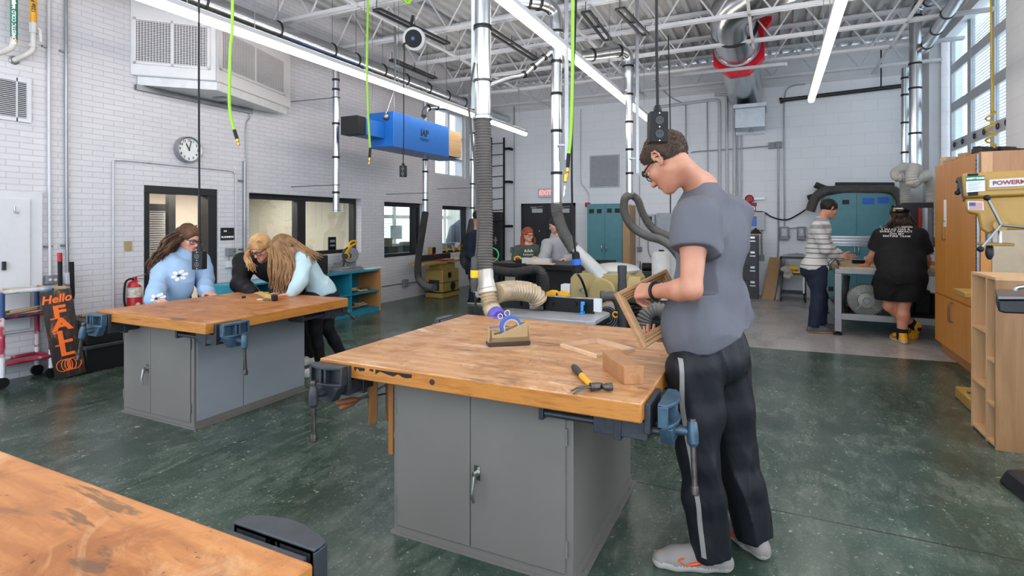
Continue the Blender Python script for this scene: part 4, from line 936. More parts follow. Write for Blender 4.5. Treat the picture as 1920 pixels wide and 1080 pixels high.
pt = [P(1775, -14, t=7.9), P(1752, -2, t=8.2), P(1732, 6, t=8.5), P(1719, 18, t=t4), P(1716.5, 38, t=t4), P(1716, 70, t=t4), P(1716, 312, t=t4)]
pipe('wide silver vertical pipe in the right corner above the white hoses', pt, .082, (.14, .27, .5, .62, .84), 'pipe', 20)
pipe('narrow silver vertical pipe beside the wide one in the right corner', [P(1697, 128, t=9.2), P(1697, 220, t=9.2), P(1697, 314, t=9.2)], .055, (.1, .27, .55, .85), 'pipe')
pipe('silver pipe slanting along the top of the right wall to the corner', [P(1733, 92, t=8.6), P(1760, 50, t=7.7), P(1785, 12, t=6.95), P(1830, -60, t=6.0)], .075, (.08, .3, .55), 'pipe')
flex('white flexible hose with a loop below the narrow corner pipe', [P(1697, 312, t=9.2), P(1690, 318, t=9.1), P(1680, 324, t=8.9), P(1684, 332, t=8.8), P(1700, 330, t=8.75), P(1716, 318, t=8.65), P(1716, 310, t=8.6)], .075, HOSEW, .03)
flex('white flexible hose bulging down under the wide corner pipe', [P(1716, 312, t=8.55), P(1710, 330, t=8.5), P(1712, 342, t=8.5), P(1722, 334, t=8.55), P(1738, 330, t=8.7), P(1748, 350, t=8.8), P(1749, 385, t=8.85), P(1749, 420, t=8.9)], .085, HOSEW, .03)
flex('straight white flexible hose dropping behind the person in the cap', [P(1697, 325, t=9.3), P(1697, 350, t=9.3), P(1698, 380, t=9.3), P(1698, 412, t=9.3)], .08, HOSEW, .03)
def cord(label, pts, r, mat, name='hanging_cord', cat='cord'):
 return one(name, MB().tube(pts, r, 8, 8), mat, label, cat, smooth=60)
def outlet_box(label, u, v, t_, s, pts, cr_=.006):
 """duplex outlet box at the end of a drop cord"""
 b = P(u, v, t=t_); t = thing('outlet_box', label, 'outlet', b - V((0, 0, .075 * s)), YAW)
 w, h, d = .036 * s, .062 * s, .03 * s
 MB().box((-w, -d, 0), (w, d, 2 * h)).build('box', BLACK, t, world=False, bevel=.004 * s)
 MB().lathe([(.02 * s, 0), (.016 * s, .012 * s), (.01 * s, .03 * s)], (0, 0, 2 * h), axis=(0, 0, 1), n=12).build('strain_relief', BLACK, t, world=False)
 for k in (.55, 1.42):
  f = MB().lathe([(.017 * s, 0), (.017 * s, .002)], (0, -d, h * k), axis=(0, -1, 0), n=20).build('receptacle', M('receptacle', '#2e2e30', .35), t, world=False)
  for x in (-.006, .006): MB().box((x * s - .0012, -d - .0032, h * k - .002), (x * s + .0012, -d - .002, h * k + .008 * s)).build('slot', M('slot_dark', '#050505', .6), f, world=False)
 for k in (.12, 1.0, 1.88): MB().cyl((0, -d, h * k), (0, -d - .002, h * k), .003 * s, n=8).build('screw', M('screw_white', '#d8d8d8', .4), t, world=False)
 tp = MW[t.name] @ V((0, 0, 2 * h + .028 * s)); q = [tp] + [V(p) for p in pts]
 MB().tube(q, cr_, 8, 6).build('cord', BLACK, t, smooth=60); return t
outlet_box('black outlet box hanging on a cord by the head of the student with the frame', 1233, 234, 2.2, 1.0, [P(1232, 120, t=2.2), P(1231, 0, t=2.2), P(1231, -960, t=2.2)])
outlet_box('black outlet box hanging in front of the girl in the flower sweater', 374, 484, 2.95, .8, [P(374, 400, t=2.95), P(373, 200, t=2.95), P(373, 0, t=2.95), P(373, -600, t=2.95)], .0052)
mb = MB(); a = P(374, 482, t=2.95)
outlet_box('small black outlet box on the cord from the ceiling cord reel', 756, 319, 6.6, 1.1, [P(757, 250, t=6.6), P(757, 160, t=6.6), P(758, 95, t=6.6)])
def air_hose(label, pts, r, tipd):
 t = thing('air_hose', label, 'hose', pts[-1]); MB().tube(pts, r, 10, 8).build('hose', GREENH, t, smooth=60)
 a, b = V(pts[-1]), V(pts[-1]) + V(tipd)
 MB().loft([a - (b - a) * .1, a.lerp(b, .55)], r * 1.15, 10).build('sleeve', BLACK, t)
 MB().lathe([(r * .8, 0), (r * 1.1, (b - a).length * .2), (r * .7, (b - a).length * .25), (r * .9, (b - a).length * .45)], a.lerp(b, .55), axis=b - a, n=10).build('fitting', BRASS, t); return t
air_hose('green air hose hanging at left in front of the white wall unit', [P(437, -560, t=3.1), P(436, 0, t=3.1), P(432, 90, t=3.1), P(430, 190, t=3.1), P(435, 230, t=3.1), P(440, 246, t=3.1)], .0085, P(448, 272, t=3.1) - P(440, 246, t=3.1))
air_hose('green air hose hanging left of the blue air cleaner inlet', [P(691, -150, t=5.2), P(690, 0, t=5.2), P(688, 120, t=5.2), P(690, 210, t=5.2), P(694, 280, t=5.2)], .0105, P(692, 308, t=5.2) - P(694, 280, t=5.2))
t = air_hose('green air hose with long brass coupling hanging right of the second silver pipe', [P(1077, -480, t=3.3), P(1074, 0, t=3.3), P(1073, 150, t=3.3), P(1070, 250, t=3.3), P(1066, 292, t=3.3)], .0105, P(1063, 332, t=3.3) - P(1066, 292, t=3.3))
MB().lathe([(.008, 0), (.012, .005), (.013, .05), (.008, .055)], P(1061, 325, t=3.3), axis=P(1058, 358, t=3.3) - P(1061, 325, t=3.3), n=12).build('coupler', BRASS, t)
MB().lathe([(.006, 0), (.009, .02), (.006, .03), (.009, .05), (.006, .07)], P(1059, 348, t=3.3), axis=P(1056, 378, t=3.3) - P(1059, 348, t=3.3), n=12).build('gauge_end', STEEL, t)
mb = MB(); mb.tube([P(748, -170, t=5), P(752, -20, t=5), P(760, 2, t=5), P(767, 6, t=5), P(770, -4, t=5), P(764, -6, t=5), P(768, 8, t=5)], .011, 8, 6); one('air_hose', mb, GREENH, 'loop of green hose at the top edge above the cord reel', 'hose', smooth=60)
cord('dark drop cord running down along the central silver pipe and ribbed hose', [P(890, 118, t=4.1), P(884, 150, t=4.08), P(879, 195, t=4.05), P(884, 250, t=4.02), P(892, 330, t=4.0), P(896, 420, t=3.98), P(893, 475, t=3.98), P(889, 484, t=3.98)], .009, HOSED)
t = thing('drop_plug', 'black inline plug with yellow band beside the grey ribbed hose', 'plug', P(889, 548, t=3.98))
a, b = P(890, 482, t=3.98), P(889, 548, t=3.98)
MB().lathe([(.02, 0), (.026, .01), (.028, .09), (.026, .15), (.03, .17), (.03, .2), (.024, .23), (.024, .25)], a, b, 14).build('body', HOSED, t)
MB().lathe([(.0285, .095), (.0295, .10), (.0295, .145), (.0285, .15)], a, b, 14).build('yellow_band', M('yellow_tape', '#e3c11c', .5), t)
MB().tube([b - V((0, 0, .0)), P(892, 570, t=3.98), P(900, 600, t=3.98), P(905, 640, t=4.05), P(908, 700, t=4.3)], .008, 8, 8).build('cord', BLACK, t)
t = thing('drop_plug', 'black twist plug with blue tape on a cord in front of the chute', 'plug', P(1083, 512, t=4.6))
MB().tube([P(1082, -200, t=4.6), P(1080, 0, t=4.6), P(1074, 180, t=4.6), P(1072, 300, t=4.6), P(1074, 420, t=4.6), P(1079, 475, t=4.6)], .009, 8, 8).build('cord', BLACK, t)
a, b = P(1079, 472, t=4.6), P(1083, 514, t=4.6)
MB().lathe([(.022, 0), (.032, .015), (.034, .08), (.04, .15), (.038, .18)], a, b, 16).build('body', BLACK, t)
MB().lathe([(.034, .06), (.0385, .062), (.040, .11), (.036, .112)], a, b, 16).build('blue_tape', M('blue_tape', '#1e62c8', .5), t)
MB().tube([b, P(1090, 524, t=4.6), P(1097, 542, t=4.7), P(1101, 560, t=4.9), P(1102, 580, t=5.1)], .01, 8, 6).build('cord', BLACK, t)
cord('thin dark cord hanging behind the outlet box over the student', [P(1253, 66, t=6.5), P(1255, 150, t=6.5), P(1257, 260, t=6.5), P(1257, 400, t=6.5)], .007, BLACK)
t = thing('cord_reel', 'black and white cord reel hanging from the ceiling over the middle', 'reel', P(776, 90, t=6.6)); c = P(777, 73, t=6.6); ax = V((.35, -1, -.25)).normalized()
MB().lathe([(.04, -.06), (.13, -.055), (.135, -.03), (.135, .03), (.11, .04), (.04, .045)], c, axis=ax, n=28).build('housing', M('reel_white', '#c9c9cc', .35), t)
MB().lathe([(.02, .04), (.105, .045), (.1, .056), (.03, .062)], c, axis=ax, n=28).build('drum', BLACK, t)
MB().lathe([(.02, .06), (.022, .066)], c, axis=ax, n=16).build('badge', M('badge_blue', '#35558f', .4), t)
mb = MB(); mb.loft([c + V((-.04, 0, .12)), c + V((-.06, .02, .2)), c + V((-.04, .03, .3))], .02, 8); mb.tube([P(758, 96, t=6.55), P(757, 84, t=6.55), P(763, 80, t=6.6), P(770, 78, t=6.6)], .012, 8); mb.build('arm', DARK, t)
SLOT = M('slotted_rail', '#3a3b3e', .5, .4)
def rail(label, a, b, w=.05):
 a, b = V(a), V(b); mb = MB(); s_ = V((0, 0, 1)).cross((b - a).normalized()) * w
 for k in (-1, 1): mb.beam(a + s_ * k, b + s_ * k, .03, .03)
 n = max(2, int((b - a).length / .6))
 for i in range(n + 1):
  c = a.lerp(b, i / n); mb.beam(c + s_, c - s_, .04, .02); mb.cyl(c, V((c.x, c.y, ZD - .6)), .006, n=6)
 return one('reel_rail', mb, SLOT, label, 'rail')
rail('dark twin ceiling rail that carries the cord reel', P(706, 18, z=4.22), P(838, 82, z=4.22)); rail('dark twin ceiling rail above the far end of the blue air cleaner', P(735, 112, z=4.22), P(815, 147, z=4.22))
rail('dark twin ceiling rail above the second silver pipe', P(1098, 22, z=4.22), P(1140, 75, z=4.22)); rail('dark twin ceiling rail above the third silver pipe', P(1162, 16, z=4.22), P(1210, 66, z=4.22))
rail('dark twin ceiling rail in the upper left above the light', P(905, 48, z=4.22), P(1005, 112, z=4.22))
XA = -5.0; y0, y1 = P(738, 274, x=XA).y, P(842, 300, x=XA).y; zb, zt = P(738, 274, x=XA).z, P(738, 208, x=XA).z; xl = -5.46
y2 = P(865, 293, x=XA).y
BLU = M('cleaner_blue', '#1b66b8', .35, var=.03)
t = thing('air_cleaner', 'blue air cleaner box hanging from the ceiling by the left wall', 'air cleaner', ((XA + xl) / 2, (y0 + y1) / 2, zb))
MB().box((xl, y0, zb), (XA, y1, zt)).build('housing', BLU, t, bevel=.006)
MB().box((xl, y0 + .01, zb - .005), (XA, y2, zb)).build('bottom_plate', BLU, t)
MB().box((xl + .02, y1, zb + .03), (XA - .003, y2, zt - .04)).build('plywood_panel', WOOD('plywood', '#b99468', '#cda97c', '#c29c70', axis=1), t)
q = P(697, 232, y=y0 - .3); q2_ = P(668, 262, y=y0 - .32)
ix0, ix1 = xl + .02, xl + .30; iz0, iz1 = zb + .12, zb + .35
ib = MB().box((ix0, y0 - .42, iz0), (ix1, y0, iz1)).build('inlet', BLU, t, bevel=.004)
MB().box((ix0 - .005, y0 - .60, iz0 - .01), (ix1 + .005, y0 - .42, iz1 + .01)).build('grille', M('grille_black', '#1a1b1d', .6), t)
mb = MB()
for i in range(7): mb.box((ix1 + .005, y0 - .59 + i * .025, iz0), (ix1 + .012, y0 - .575 + i * .025, iz1))
mb.build('louvre', DARK, t)
for k in range(5):
 for z in (zb + .015, zt - .015): MB().cyl((XA, y0 + .1 + k * (y1 - y0 - .2) / 4, z), (XA + .004, y0 + .1 + k * (y1 - y0 - .2) / 4, z), .007, n=8).build('rivet', STEELD, t)
MB().ell((XA - .12, y0 - .02, zt - .08), (.05, .05, .05)).build('junction_knob', STEELD, t)
mb = MB(); mb.tube([(XA - .12, y0 - .03, zt - .04), (XA - .1, y0 + .02, zt + .1), (XA - .05, y0 + .1, zt + .5), (XA - .05, y0 + .1, ZD - .5)], .012, 8); mb.build('conduit', STEELD, t)
for x in (xl + .03, XA - .03):
 for y in (y0 + .05, y1 - .05): MB().cyl((x, y, zt), (x, y, ZD - .1), .004, n=6).build('cable', STEELD, t)
c = V((XA + .003, (y0 + y1) / 2 + .02, zb + .30)); LOGO = M('logo_black', '#0d1420', .5)
mb = MB(); lettering(mb, 'IAP', .15, c, (0, 1, 0), (0, 0, 1), bold=.004, shear=.15); mb.build('logo', LOGO, t, smooth=0)
MB().box((c.x, c.y - .13, c.z - .095), (c.x + .001, c.y + .13, c.z - .085)).build('logo_line', LOGO, t); MB().box((c.x, c.y - .10, c.z - .12), (c.x + .001, c.y + .10, c.z - .112)).build('logo_line', LOGO, t)
pipe('short silver elbow pipe above the blue air cleaner', [P(795, 218, t=9.9), P(797, 208, t=9.95), P(806, 201, t=10.0), P(822, 201, t=10.2), P(845, 203, t=10.5)], .055, (.25, .5), 'pipe', 14)
# ================================================================ linear lights
LED = EMIT('led_diffuser', '#fff6ec', 14)
FILL = EMIT('ceiling_fill', '#fff6ec', 17)  # added glow to brighten the ceiling deck, not a known part of the fixtures
HOUS = M('lamp_housing', '#cfd0d2', .35, var=.02)
def led(label, x, y0, y1, z=3.4, w=.1):
 t = thing('linear_light', label, 'light', (x, (y0 + y1) / 2, z), 0, None)
 n = max(1, round((y1 - y0) / 2.4)); L = (y1 - y0) / n
 MB().box((x - w / 2, y0, z), (x + w / 2, y1, z + .05)).build('housing', HOUS, t, bevel=.006)
 mb = MB()
 mb.prism([(-w * .42, 0), (-w * .42, -.03), (-w * .25, -.055), (w * .25, -.055), (w * .42, -.03), (w * .42, 0)], y0 + .02, y1 - .02,
    Matrix(((1, 0, 0, x), (0, 0, 1, 0), (0, 1, 0, z), (0, 0, 0, 1)))).build('diffuser', LED, t)
 MB().box((x - w * .35, y0 + .03, z + .0505), (x + w * .35, y1 - .03, z + .054)).build('added_ceiling_fill', FILL, t)  # added emissive strip on the housing, throws fill light at the ceiling
 for i in range(n):
  for s in (.15, .85):
   yy = y0 + L * (i + s); MB().cyl((x, yy, z + .05), (x, yy, ZD - .1), .004, n=6).build('hanger', STEELD, t)
 return t
qa, qb, qc = P(986, 250, z=3.4), P(1215, 222, z=3.4), P(1521, 186, z=3.4)
led('long linear ceiling light running along the left wall past the blue air cleaner', qa.x, -1.2, qa.y)
led('long linear ceiling light over the middle of the shop, crossing behind the central ducts', qb.x, -1.2, qb.y)
led('linear ceiling light seen nearly end-on to the left of the tall window', qc.x, -1.2, qc.y)
# ================================================================ workbenches with woodworking vises
def mat_bench(name, tint):
 k = NT(name); vec = k.coord((1, 1, 1), 'World')
 st = k.noise(k.coord((1.2, 9, 4), 'World'), 2.6, 6, .65, .9)
 pl = k.noise(k.coord((.4, 26, 1), 'World'), 1.0, 1, .5)
 base = k.ramp(st, [(.28, '#946541'), (.45, '#b18258'), (.6, '#c49a72'), (.75, '#b98c62')])
 base = k.mix(.3, base, k.ramp(pl, [(.35, '#976940'), (.65, '#cba078')]))
 blot = k.ramp(k.noise(vec, 4.5, 7, .68, 1.2), [(.50, 0.0), (.66, .7)]); base = k.mix(blot, base, '#8c5a2e')
 pale = k.ramp(k.noise(k.coord((1, 2.2, 1), 'World', (0, 0, .5)), 1.7, 6, .7, 1.4), [(.54, 0.0), (.68, .65)]); base = k.mix(pale, base, '#dccbb8')
 dk = k.ramp(k.noise(k.coord((.8, 3.5, 1), 'World', (0, 0, .2)), 3.1, 5, .6, .4), [(.62, 0.0), (.67, .75)]); base = k.mix(dk, base, '#5d4f47')
 spot = k.ramp(k.noise(vec, 46, 3, .6), [(.67, 0.0), (.72, .8)]); base = k.mix(spot, base, '#4a2c18')
 geo = k.n.new('ShaderNodeNewGeometry'); sp = k.n.new('ShaderNodeSeparateXYZ'); k.link(geo.outputs['Normal'], sp.inputs[0])
 side = k.math('LESS_THAN', sp.outputs[2], .5)
 edge = k.ramp(k.noise(k.coord((1.3, 1.3, 12), 'World'), 4, 6, .7, .6), [(.3, '#93591f'), (.55, '#b87935'), (.72, '#a1672c')])
 edge = k.mix(k.ramp(k.noise(k.coord((2.2, 2.2, 8), 'World'), 3.3, 5, .7, 1.0), [(.66, 0.0), (.70, .85)]), edge, '#3a2010')
 base = k.mix(1.0, base, tint, 'MULTIPLY'); k.col(k.mix(side, base, edge)); k.setr(k.math('MULTIPLY_ADD', st, .25, .33))
 k.bump(k.noise(vec, 40, 5, .7), .15, .004); return k.m
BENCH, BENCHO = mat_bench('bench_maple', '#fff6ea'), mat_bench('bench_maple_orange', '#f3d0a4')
CAB = M('bench_grey_steel', '#716d68', .42, .0, var=.035, vs=3, bump=.03, bs=90); CABS = M('bench_side_steel', '#8d9399', .4, .0, var=.04, vs=3)
VISE = M('vise_enamel', '#3c5466', .38, .25, var=.2, vs=22); VISED = M('vise_dark', '#3b3f45', .45, .4, var=.15, vs=25); IRON = M('worn_iron', '#57504d', .38, .8, var=.2, vs=30)
CHROME = M('worn_chrome', '#a9a9a6', .25, 1.0, var=.1)
def vise(parent, edge, out, body=VISE, bar=.0, gap=.0, bar_tilt=0.0, w=.1):
 """woodworking vise: edge = point on the bench edge at top height, out = direction away from the bench"""
 o = V(out).normalized(); l = o.cross(V((0, 0, 1))); T = Matrix((l, o, V((0, 0, 1)))).transposed().to_4x4(); T.translation = V(edge)
 def W_(mb):
  mb.v = [T @ p for p in mb.v]; return mb
 mb = MB(); mb.box((-w, -.002, -.125), (w, .022, -.012)); mb.box((-w * .9, -.20, -.155), (w * .9, .01, -.085)); mb.box((-w * .95, -.12, -.17), (w * .95, -.09, -.08))
 for s in (-1, 1): mb.cyl((s * .06, -.42, -.125), (s * .06, .05, -.125), .014, n=12)
 mb.cyl((0, -.42, -.12), (0, .12, -.12), .011, n=10); mb.box((-.08, -.44, -.15), (.08, -.42, -.095))
 v = W_(mb).build('vise', VISED, parent, bevel=.003)
 y0 = .028 + gap
 arc = [(-w, y0), (-w, y0 + .035)] + [(w * math.sin(a), y0 + .035 + .03 * math.cos(a) ** 2) for a in [R(d) for d in range(-75, 90, 15)]] + [(w, y0 + .035), (w, y0)]
 arc = arc[::-1]
 mb = MB(); mb.prism(arc, -.022, -.008); mb.prism(arc, -.1, -.086); mb.box((-w, y0, -.1), (w, y0 + .018, -.01))
 for x in (-w + .006, -w * .12, w * .16, w - .006): mb.box((x - .007, y0, -.095), (x + .007, y0 + (.055 if abs(x) < w * .5 else .038), -.015))
 mb.box((-.012, y0, -.095), (.012, y0 + .03, -.015))
 tp = [(-w * .98, -.1), (w * .98, -.1), (w * .55, -.17), (-w * .55, -.17)]
 mb._add([(x, y0 + .004, z) for x, z in tp] + [(x * .94, y0 + .05, z) for x, z in tp], [(0, 1, 2, 3), (7, 6, 5, 4), (0, 4, 5, 1), (1, 5, 6, 2), (2, 6, 7, 3), (3, 7, 4, 0)])
 W_(mb).build('moving_jaw', body, v, bevel=.003)
 mb = MB(); mb.cyl((0, y0 + .04, -.13), (0, y0 + .1, -.13), .02, .015, n=14)
 c = V((0, y0 + .11, -.13)); d = V((math.sin(bar_tilt), .06, -math.cos(bar_tilt))).normalized()
 mb.lathe([(.012, -.045), (.019, -.035), (.023, 0), (.021, .04), (.013, .052)], c, axis=d, n=14)
 W_(mb).build('screw_hub', body, v)
 mb = MB(); a = c - d * (.06 - bar); b = c + d * (.2 + bar); mb.cyl(a, b, .0105, n=12)
 mb.lathe([(.014, -.008), (.016, 0), (.014, .012)], a, axis=d, n=12); mb.lathe([(.0135, -.03), (.0155, -.02), (.0155, 0), (.012, .004)], b, axis=d, n=12)
 W_(mb).build('handle_bar', IRON, v)
 return v
def lever(mb, q, out, side=1):
 o = V(out); l = o.cross(V((0, 0, 1)))
 mb.beam(q - V((0, 0, .03)) , q + V((0, 0, .035)), .03, .006, up=o); mb.cyl(q, q + o * .03, .013, n=14)
 mb.cyl(q + o * .028 + V((0, 0, .014)), q + o * .028 - V((0, 0, .03)), .0115, .010, n=10)
 mb.loft(cr([q + o * .03 + V((0, 0, .012)), q + o * .036 + V((0, 0, -.03)), q + o * .042 + l * .004 + V((0, 0, -.08)), q + o * .034 + V((0, 0, -.115))], 5), .0075, 8)
def bench(label, top, cab, h=.84, th=.075, bm=None):
 x0, x1, y0, y1 = top; a0, a1, b0, b1 = cab
 t = thing('workbench', label, 'workbench', ((a0 + a1) / 2, (b0 + b1) / 2, 0))
 mb = MB(); nx = 14
 mb.box((x0, y0, h - th), (x1, y1, h)); tp = mb.build('top', bm or BENCH, t, bevel=.006)
 mb = MB(); mb.box((a0, b0, 0), (a1, b1, h - th)); mb.build('cabinet', CAB, t, bevel=.004)
 mb = MB(); mb.box((a0 - .012, b0 - .012, 0), (a1 + .03, b1 + .012, .012)); mb.box((a1, b0, 0), (a1 + .006, b1, .05))
 for i in range(5): mb.cyl((a1 + .019, b0 + .1 + i * (b1 - b0 - .2) / 4, .012), (a1 + .019, b0 + .1 + i * (b1 - b0 - .2) / 4, .018), .007, n=8)
 mb.build('base_flange', CAB, t)
 return t
def door_pair(t, a0, a1, b, z0, z1, handle_on=1, frac=.5, hd=True):
 """two flush steel doors on the face y = b looking to -y"""
 xm = a0 + (a1 - a0) * frac; f = .022
 for i, (p, q) in enumerate(((a0 + f, xm - .002), (xm + .002, a1 - f - .01))):
  d = MB().box((p, b - .008, z0 + .045), (q, b - .0005, z1 - .004)).build('door', CAB, t, bevel=.002)
  xx = p - .004 if i == 0 else q + .004
  for zz in (z0 + .15, z1 - .15): MB().cyl((xx, b - .008, zz - .035), (xx, b - .008, zz + .035), .006, n=8).build('hinge', CAB, d)
  if hd and i == handle_on: hb = MB(); lever(hb, V((p + .035 if i else q - .035, b - .008, z0 + (z1 - z0) * .50)), (0, -1, 0)); hb.build('handle', CHROME, d)
TB = (-2.0, -.435, 2.0, 3.42); CBX = (-1.66, -.745, 2.14, 3.14)
B1 = bench('maple topped workbench in the middle, with tape dispenser and hammer on it', TB, CBX)
door_pair(B1, CBX[0], CBX[1], CBX[2], 0, .765, 1, .47)
mb = MB(); mb.cyl((-1.345, 2.0015, .805), (-1.345, 1.998, .805), .013, n=20); mb.build('dog_hole', M('bore_dark', '#3a2412', .8), B1)
CHIP = M('charred_edge', '#1c110b', .8, var=.2); random.seed(3)
for u0, u1 in ((664, 684), (693, 700), (704, 772)):
 pts = [P(u, 683 + (u - 645) * .136 + 2, y=2.0) for u in np.linspace(u0, u1, 9)] ; low = [P(u, 683 + (u - 645) * .136 + (12 if u1 - u0 > 9 else 8) * (.35 + .65 * random.random()), y=2.0) for u in np.linspace(u1, u0, 9)]
 MB().poly3(pts + low, (0, -.0012, 0)).build('charred_chip', CHIP, B1, smooth=0)
vise(B1, (-1.90, 2.0, .838), (0, -1, 0), M('vise_black', '#35383d', .45, .3, var=.15), 0, 0, -.08)
vise(B1, (-.435, 2.16, .838), (1, 0, 0), VISE, .02, .02, .15, .11)
vise(B1, (-2.0, 3.2, .858), (-1, 0, 0), VISED)
TL = (-4.74, -3.38, 2.36, 3.68); CL_ = (-4.68, -3.8, 2.58, 3.60)
TL = (P(148, 586, z=.84).x, P(648, 560, z=.84).x, P(383, 604, z=.84).y - .03, 3.70)
CL_ = (P(232, 772, z=0).x, -3.80, 2.58, 3.62)
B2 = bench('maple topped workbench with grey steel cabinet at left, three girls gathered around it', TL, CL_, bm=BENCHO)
door_pair(B2, CL_[0], CL_[1], CL_[2], 0, .765, 0, .42)
mb = MB(); mb.box((CL_[1] + .0005, CL_[2] + .02, .05), (CL_[1] + .007, 2.985, .76)); mb.build('side_panel', CABS, B2, bevel=.002)
mb = MB(); mb.box((CL_[1] + .0005, 2.99, .05), (CL_[1] + .007, CL_[3] - .01, .76)); mb.build('side_panel', CABS, B2, bevel=.002)
vise(B2, (TL[1], TL[2] + .16, .838), (1, 0, 0), VISE, .02, .03)
vise(B2, (TL[1] - .16, TL[3], .838), (0, 1, 0), VISE, -.08, .0, .9)
vise(B2, (TL[0] + .1, TL[2], .838), (0, -1, 0), VISE, .0, .0, .15)
c = P(588, 1056, z=.84); TF = (-2.7, c.x, -.75, c.y)
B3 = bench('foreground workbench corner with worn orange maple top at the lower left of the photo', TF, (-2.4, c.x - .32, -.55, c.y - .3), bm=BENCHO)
vise(B3, (TF[1] - .16, TF[3], .842), (0, 1, 0), VISED, 0, .012, 0, .12)
def handscrew(label, base, yaw, hl=.28):
 t = thing('handscrew_clamp', label, 'clamp', base, yaw, 'handscrew clamps hanging on the workbench')
 mb = MB(); W1 = WOOD('clamp_wood', '#7a4f28', '#8f6236', '#a3743f', axis=2)
 pf = [(-.02, 0), (.02, 0), (.022, -hl * .7), (.008, -hl), (-.008, -hl), (-.022, -hl * .7)]
 for i, y in enumerate((-.045, .045)):
  q = MB().prism(pf, y - .021, y + .021, Matrix(((1, 0, 0, 0), (0, 0, 1, 0), (0, 1, 0, 0), (0, 0, 0, 1)))); q.build('jaw', W1, t, world=False, bevel=.004)
 HW = WOOD('clamp_handle_wood', '#7c452a', '#8f5634', axis=0)
 for i, (z, s, dz) in enumerate(((-.075, -1, .10), (-.135, -1, .01))):
  a = V((0, .075, z - dz * .6)); b = V((0, -.10, z)); d = (b - a).normalized()
  mb = MB(); d = V((-.2 * (1 - i), -1, -.45 if i == 0 else -.04)).normalized(); o = V((0, .07, z)); mb.cyl(o, o + d * .2, .005, n=8); sc = mb.build('screw', IRON, t, world=False)
  e = o + d * .19; MB().lathe([(.006, 0), (.013, .015), (.0165, .05), (.015, .09), (.009, .105)], e, axis=d, n=12).build('handle', HW, sc, world=False)
 return t
h1 = handscrew('wooden handscrew clamp hanging under the left end of the middle workbench', (-1.80, 2.22, .765), R(-35))
mb = MB().box((-1.715, 2.165, .36), (-1.685, 2.22, .765)); mb.box((-1.71, 2.17, .44), (-1.665, 2.215, .47))
one('wooden_bar', mb, WOOD('bar_wood', '#8a5a2c', '#a06a34', axis=2), 'upright wooden bar hanging against the left side of the middle workbench', 'bar', bevel=.003)
H = .84
a = P(909, 651, z=H); b = P(987, 647, z=H); d = (b - a); L = d.length; yaw = math.atan2(d.y, d.x); mid = (a + b) / 2
t = thing('tape_dispenser', 'beige desk tape dispenser with blue tape roll on the middle workbench', 'tape dispenser', (mid.x - .0 , mid.y + .03, H), yaw)
BEI = M('dispenser_beige', '#ab926a', .4, var=.03); BRN = M('dispenser_brown', '#3a2a25', .5)
s = L / 2; w = .03
Mx = Matrix(((1, 0, 0, 0), (0, 0, 1, 0), (0, 1, 0, 0), (0, 0, 0, 1)))
side = [(-s, .02), (s, .02), (s * .93, .115), (s * .80, .122), (-s * .42, .068), (-s * .72, .062), (-s * .80, .095), (-s * .97, .098)]
mb = MB()
for y in (-w, w - .006): mb.prism(side, y, y + .006, Mx)
mb.box((-s, -w, .02), (s, w, .05)); mb.box((s * .86, -w, .02), (s * .97, w, .112)); mb.box((-s * .97, -w, .02), (-s * .8, w, .096)); mb.build('body', BEI, t, world=False, bevel=.003)
MB().prism([(-s * 1.03, .005), (-s * .97, 0), (s * .97, 0), (s * 1.03, .008), (s * 1.02, .024), (-s * 1.02, .024)], -w - .004, w + .004, Mx).build('base', BRN, t, world=False, bevel=.003)
BLUT = M('painters_tape', '#3c66b4', .45);
mb = MB(); mb.torus((s * .12, 0, .098), (0, 1, 0), .05, .001, 4, 4)
mb = MB(); rc = V((s * .12, 0, .10)); ro, ri = .058, .043
n = 36; vs = []; fs = []
for i in range(n):
 an = 2 * PI * i / n
 for (r, y) in ((ro, -.021), (ro, .021), (ri, .021), (ri, -.021)): vs.append(rc + V((r * math.cos(an), y, r * math.sin(an))))
for i in range(n):
 j = (i + 1) % n
 for k in range(4): fs.append((i * 4 + k, j * 4 + k, j * 4 + (k + 1) % 4, i * 4 + (k + 1) % 4))
mb._add(vs, fs); rl = mb.build('tape_roll', BLUT, t, world=False)
mb = MB(); vs = []
for i in range(n):
 an = 2 * PI * i / n
 for (r, y) in ((ri, -.022), (ri, .022), (ri - .005, .022), (ri - .005, -.022)): vs.append(rc + V((r * math.cos(an), y, r * math.sin(an))))
mb._add(vs, fs); mb.build('core', M('tape_core', '#cbb9a0', .7), rl, world=False)
MB()._add([(-s * .9, -.018, .0985), (s * .0, -.018, .103), (s * .0, .018, .103), (-s * .9, .018, .0985)], [(0, 1, 2, 3)]).build('tape_strip', BLUT, rl, world=False, smooth=0)
OAK = WOOD('frame_oak_pale', '#b89270', '#cfae8c', '#c4a17e', axis=0); OAK2 = WOOD('frame_oak', '#96704a', '#ad8660', '#9c7650', axis=0);
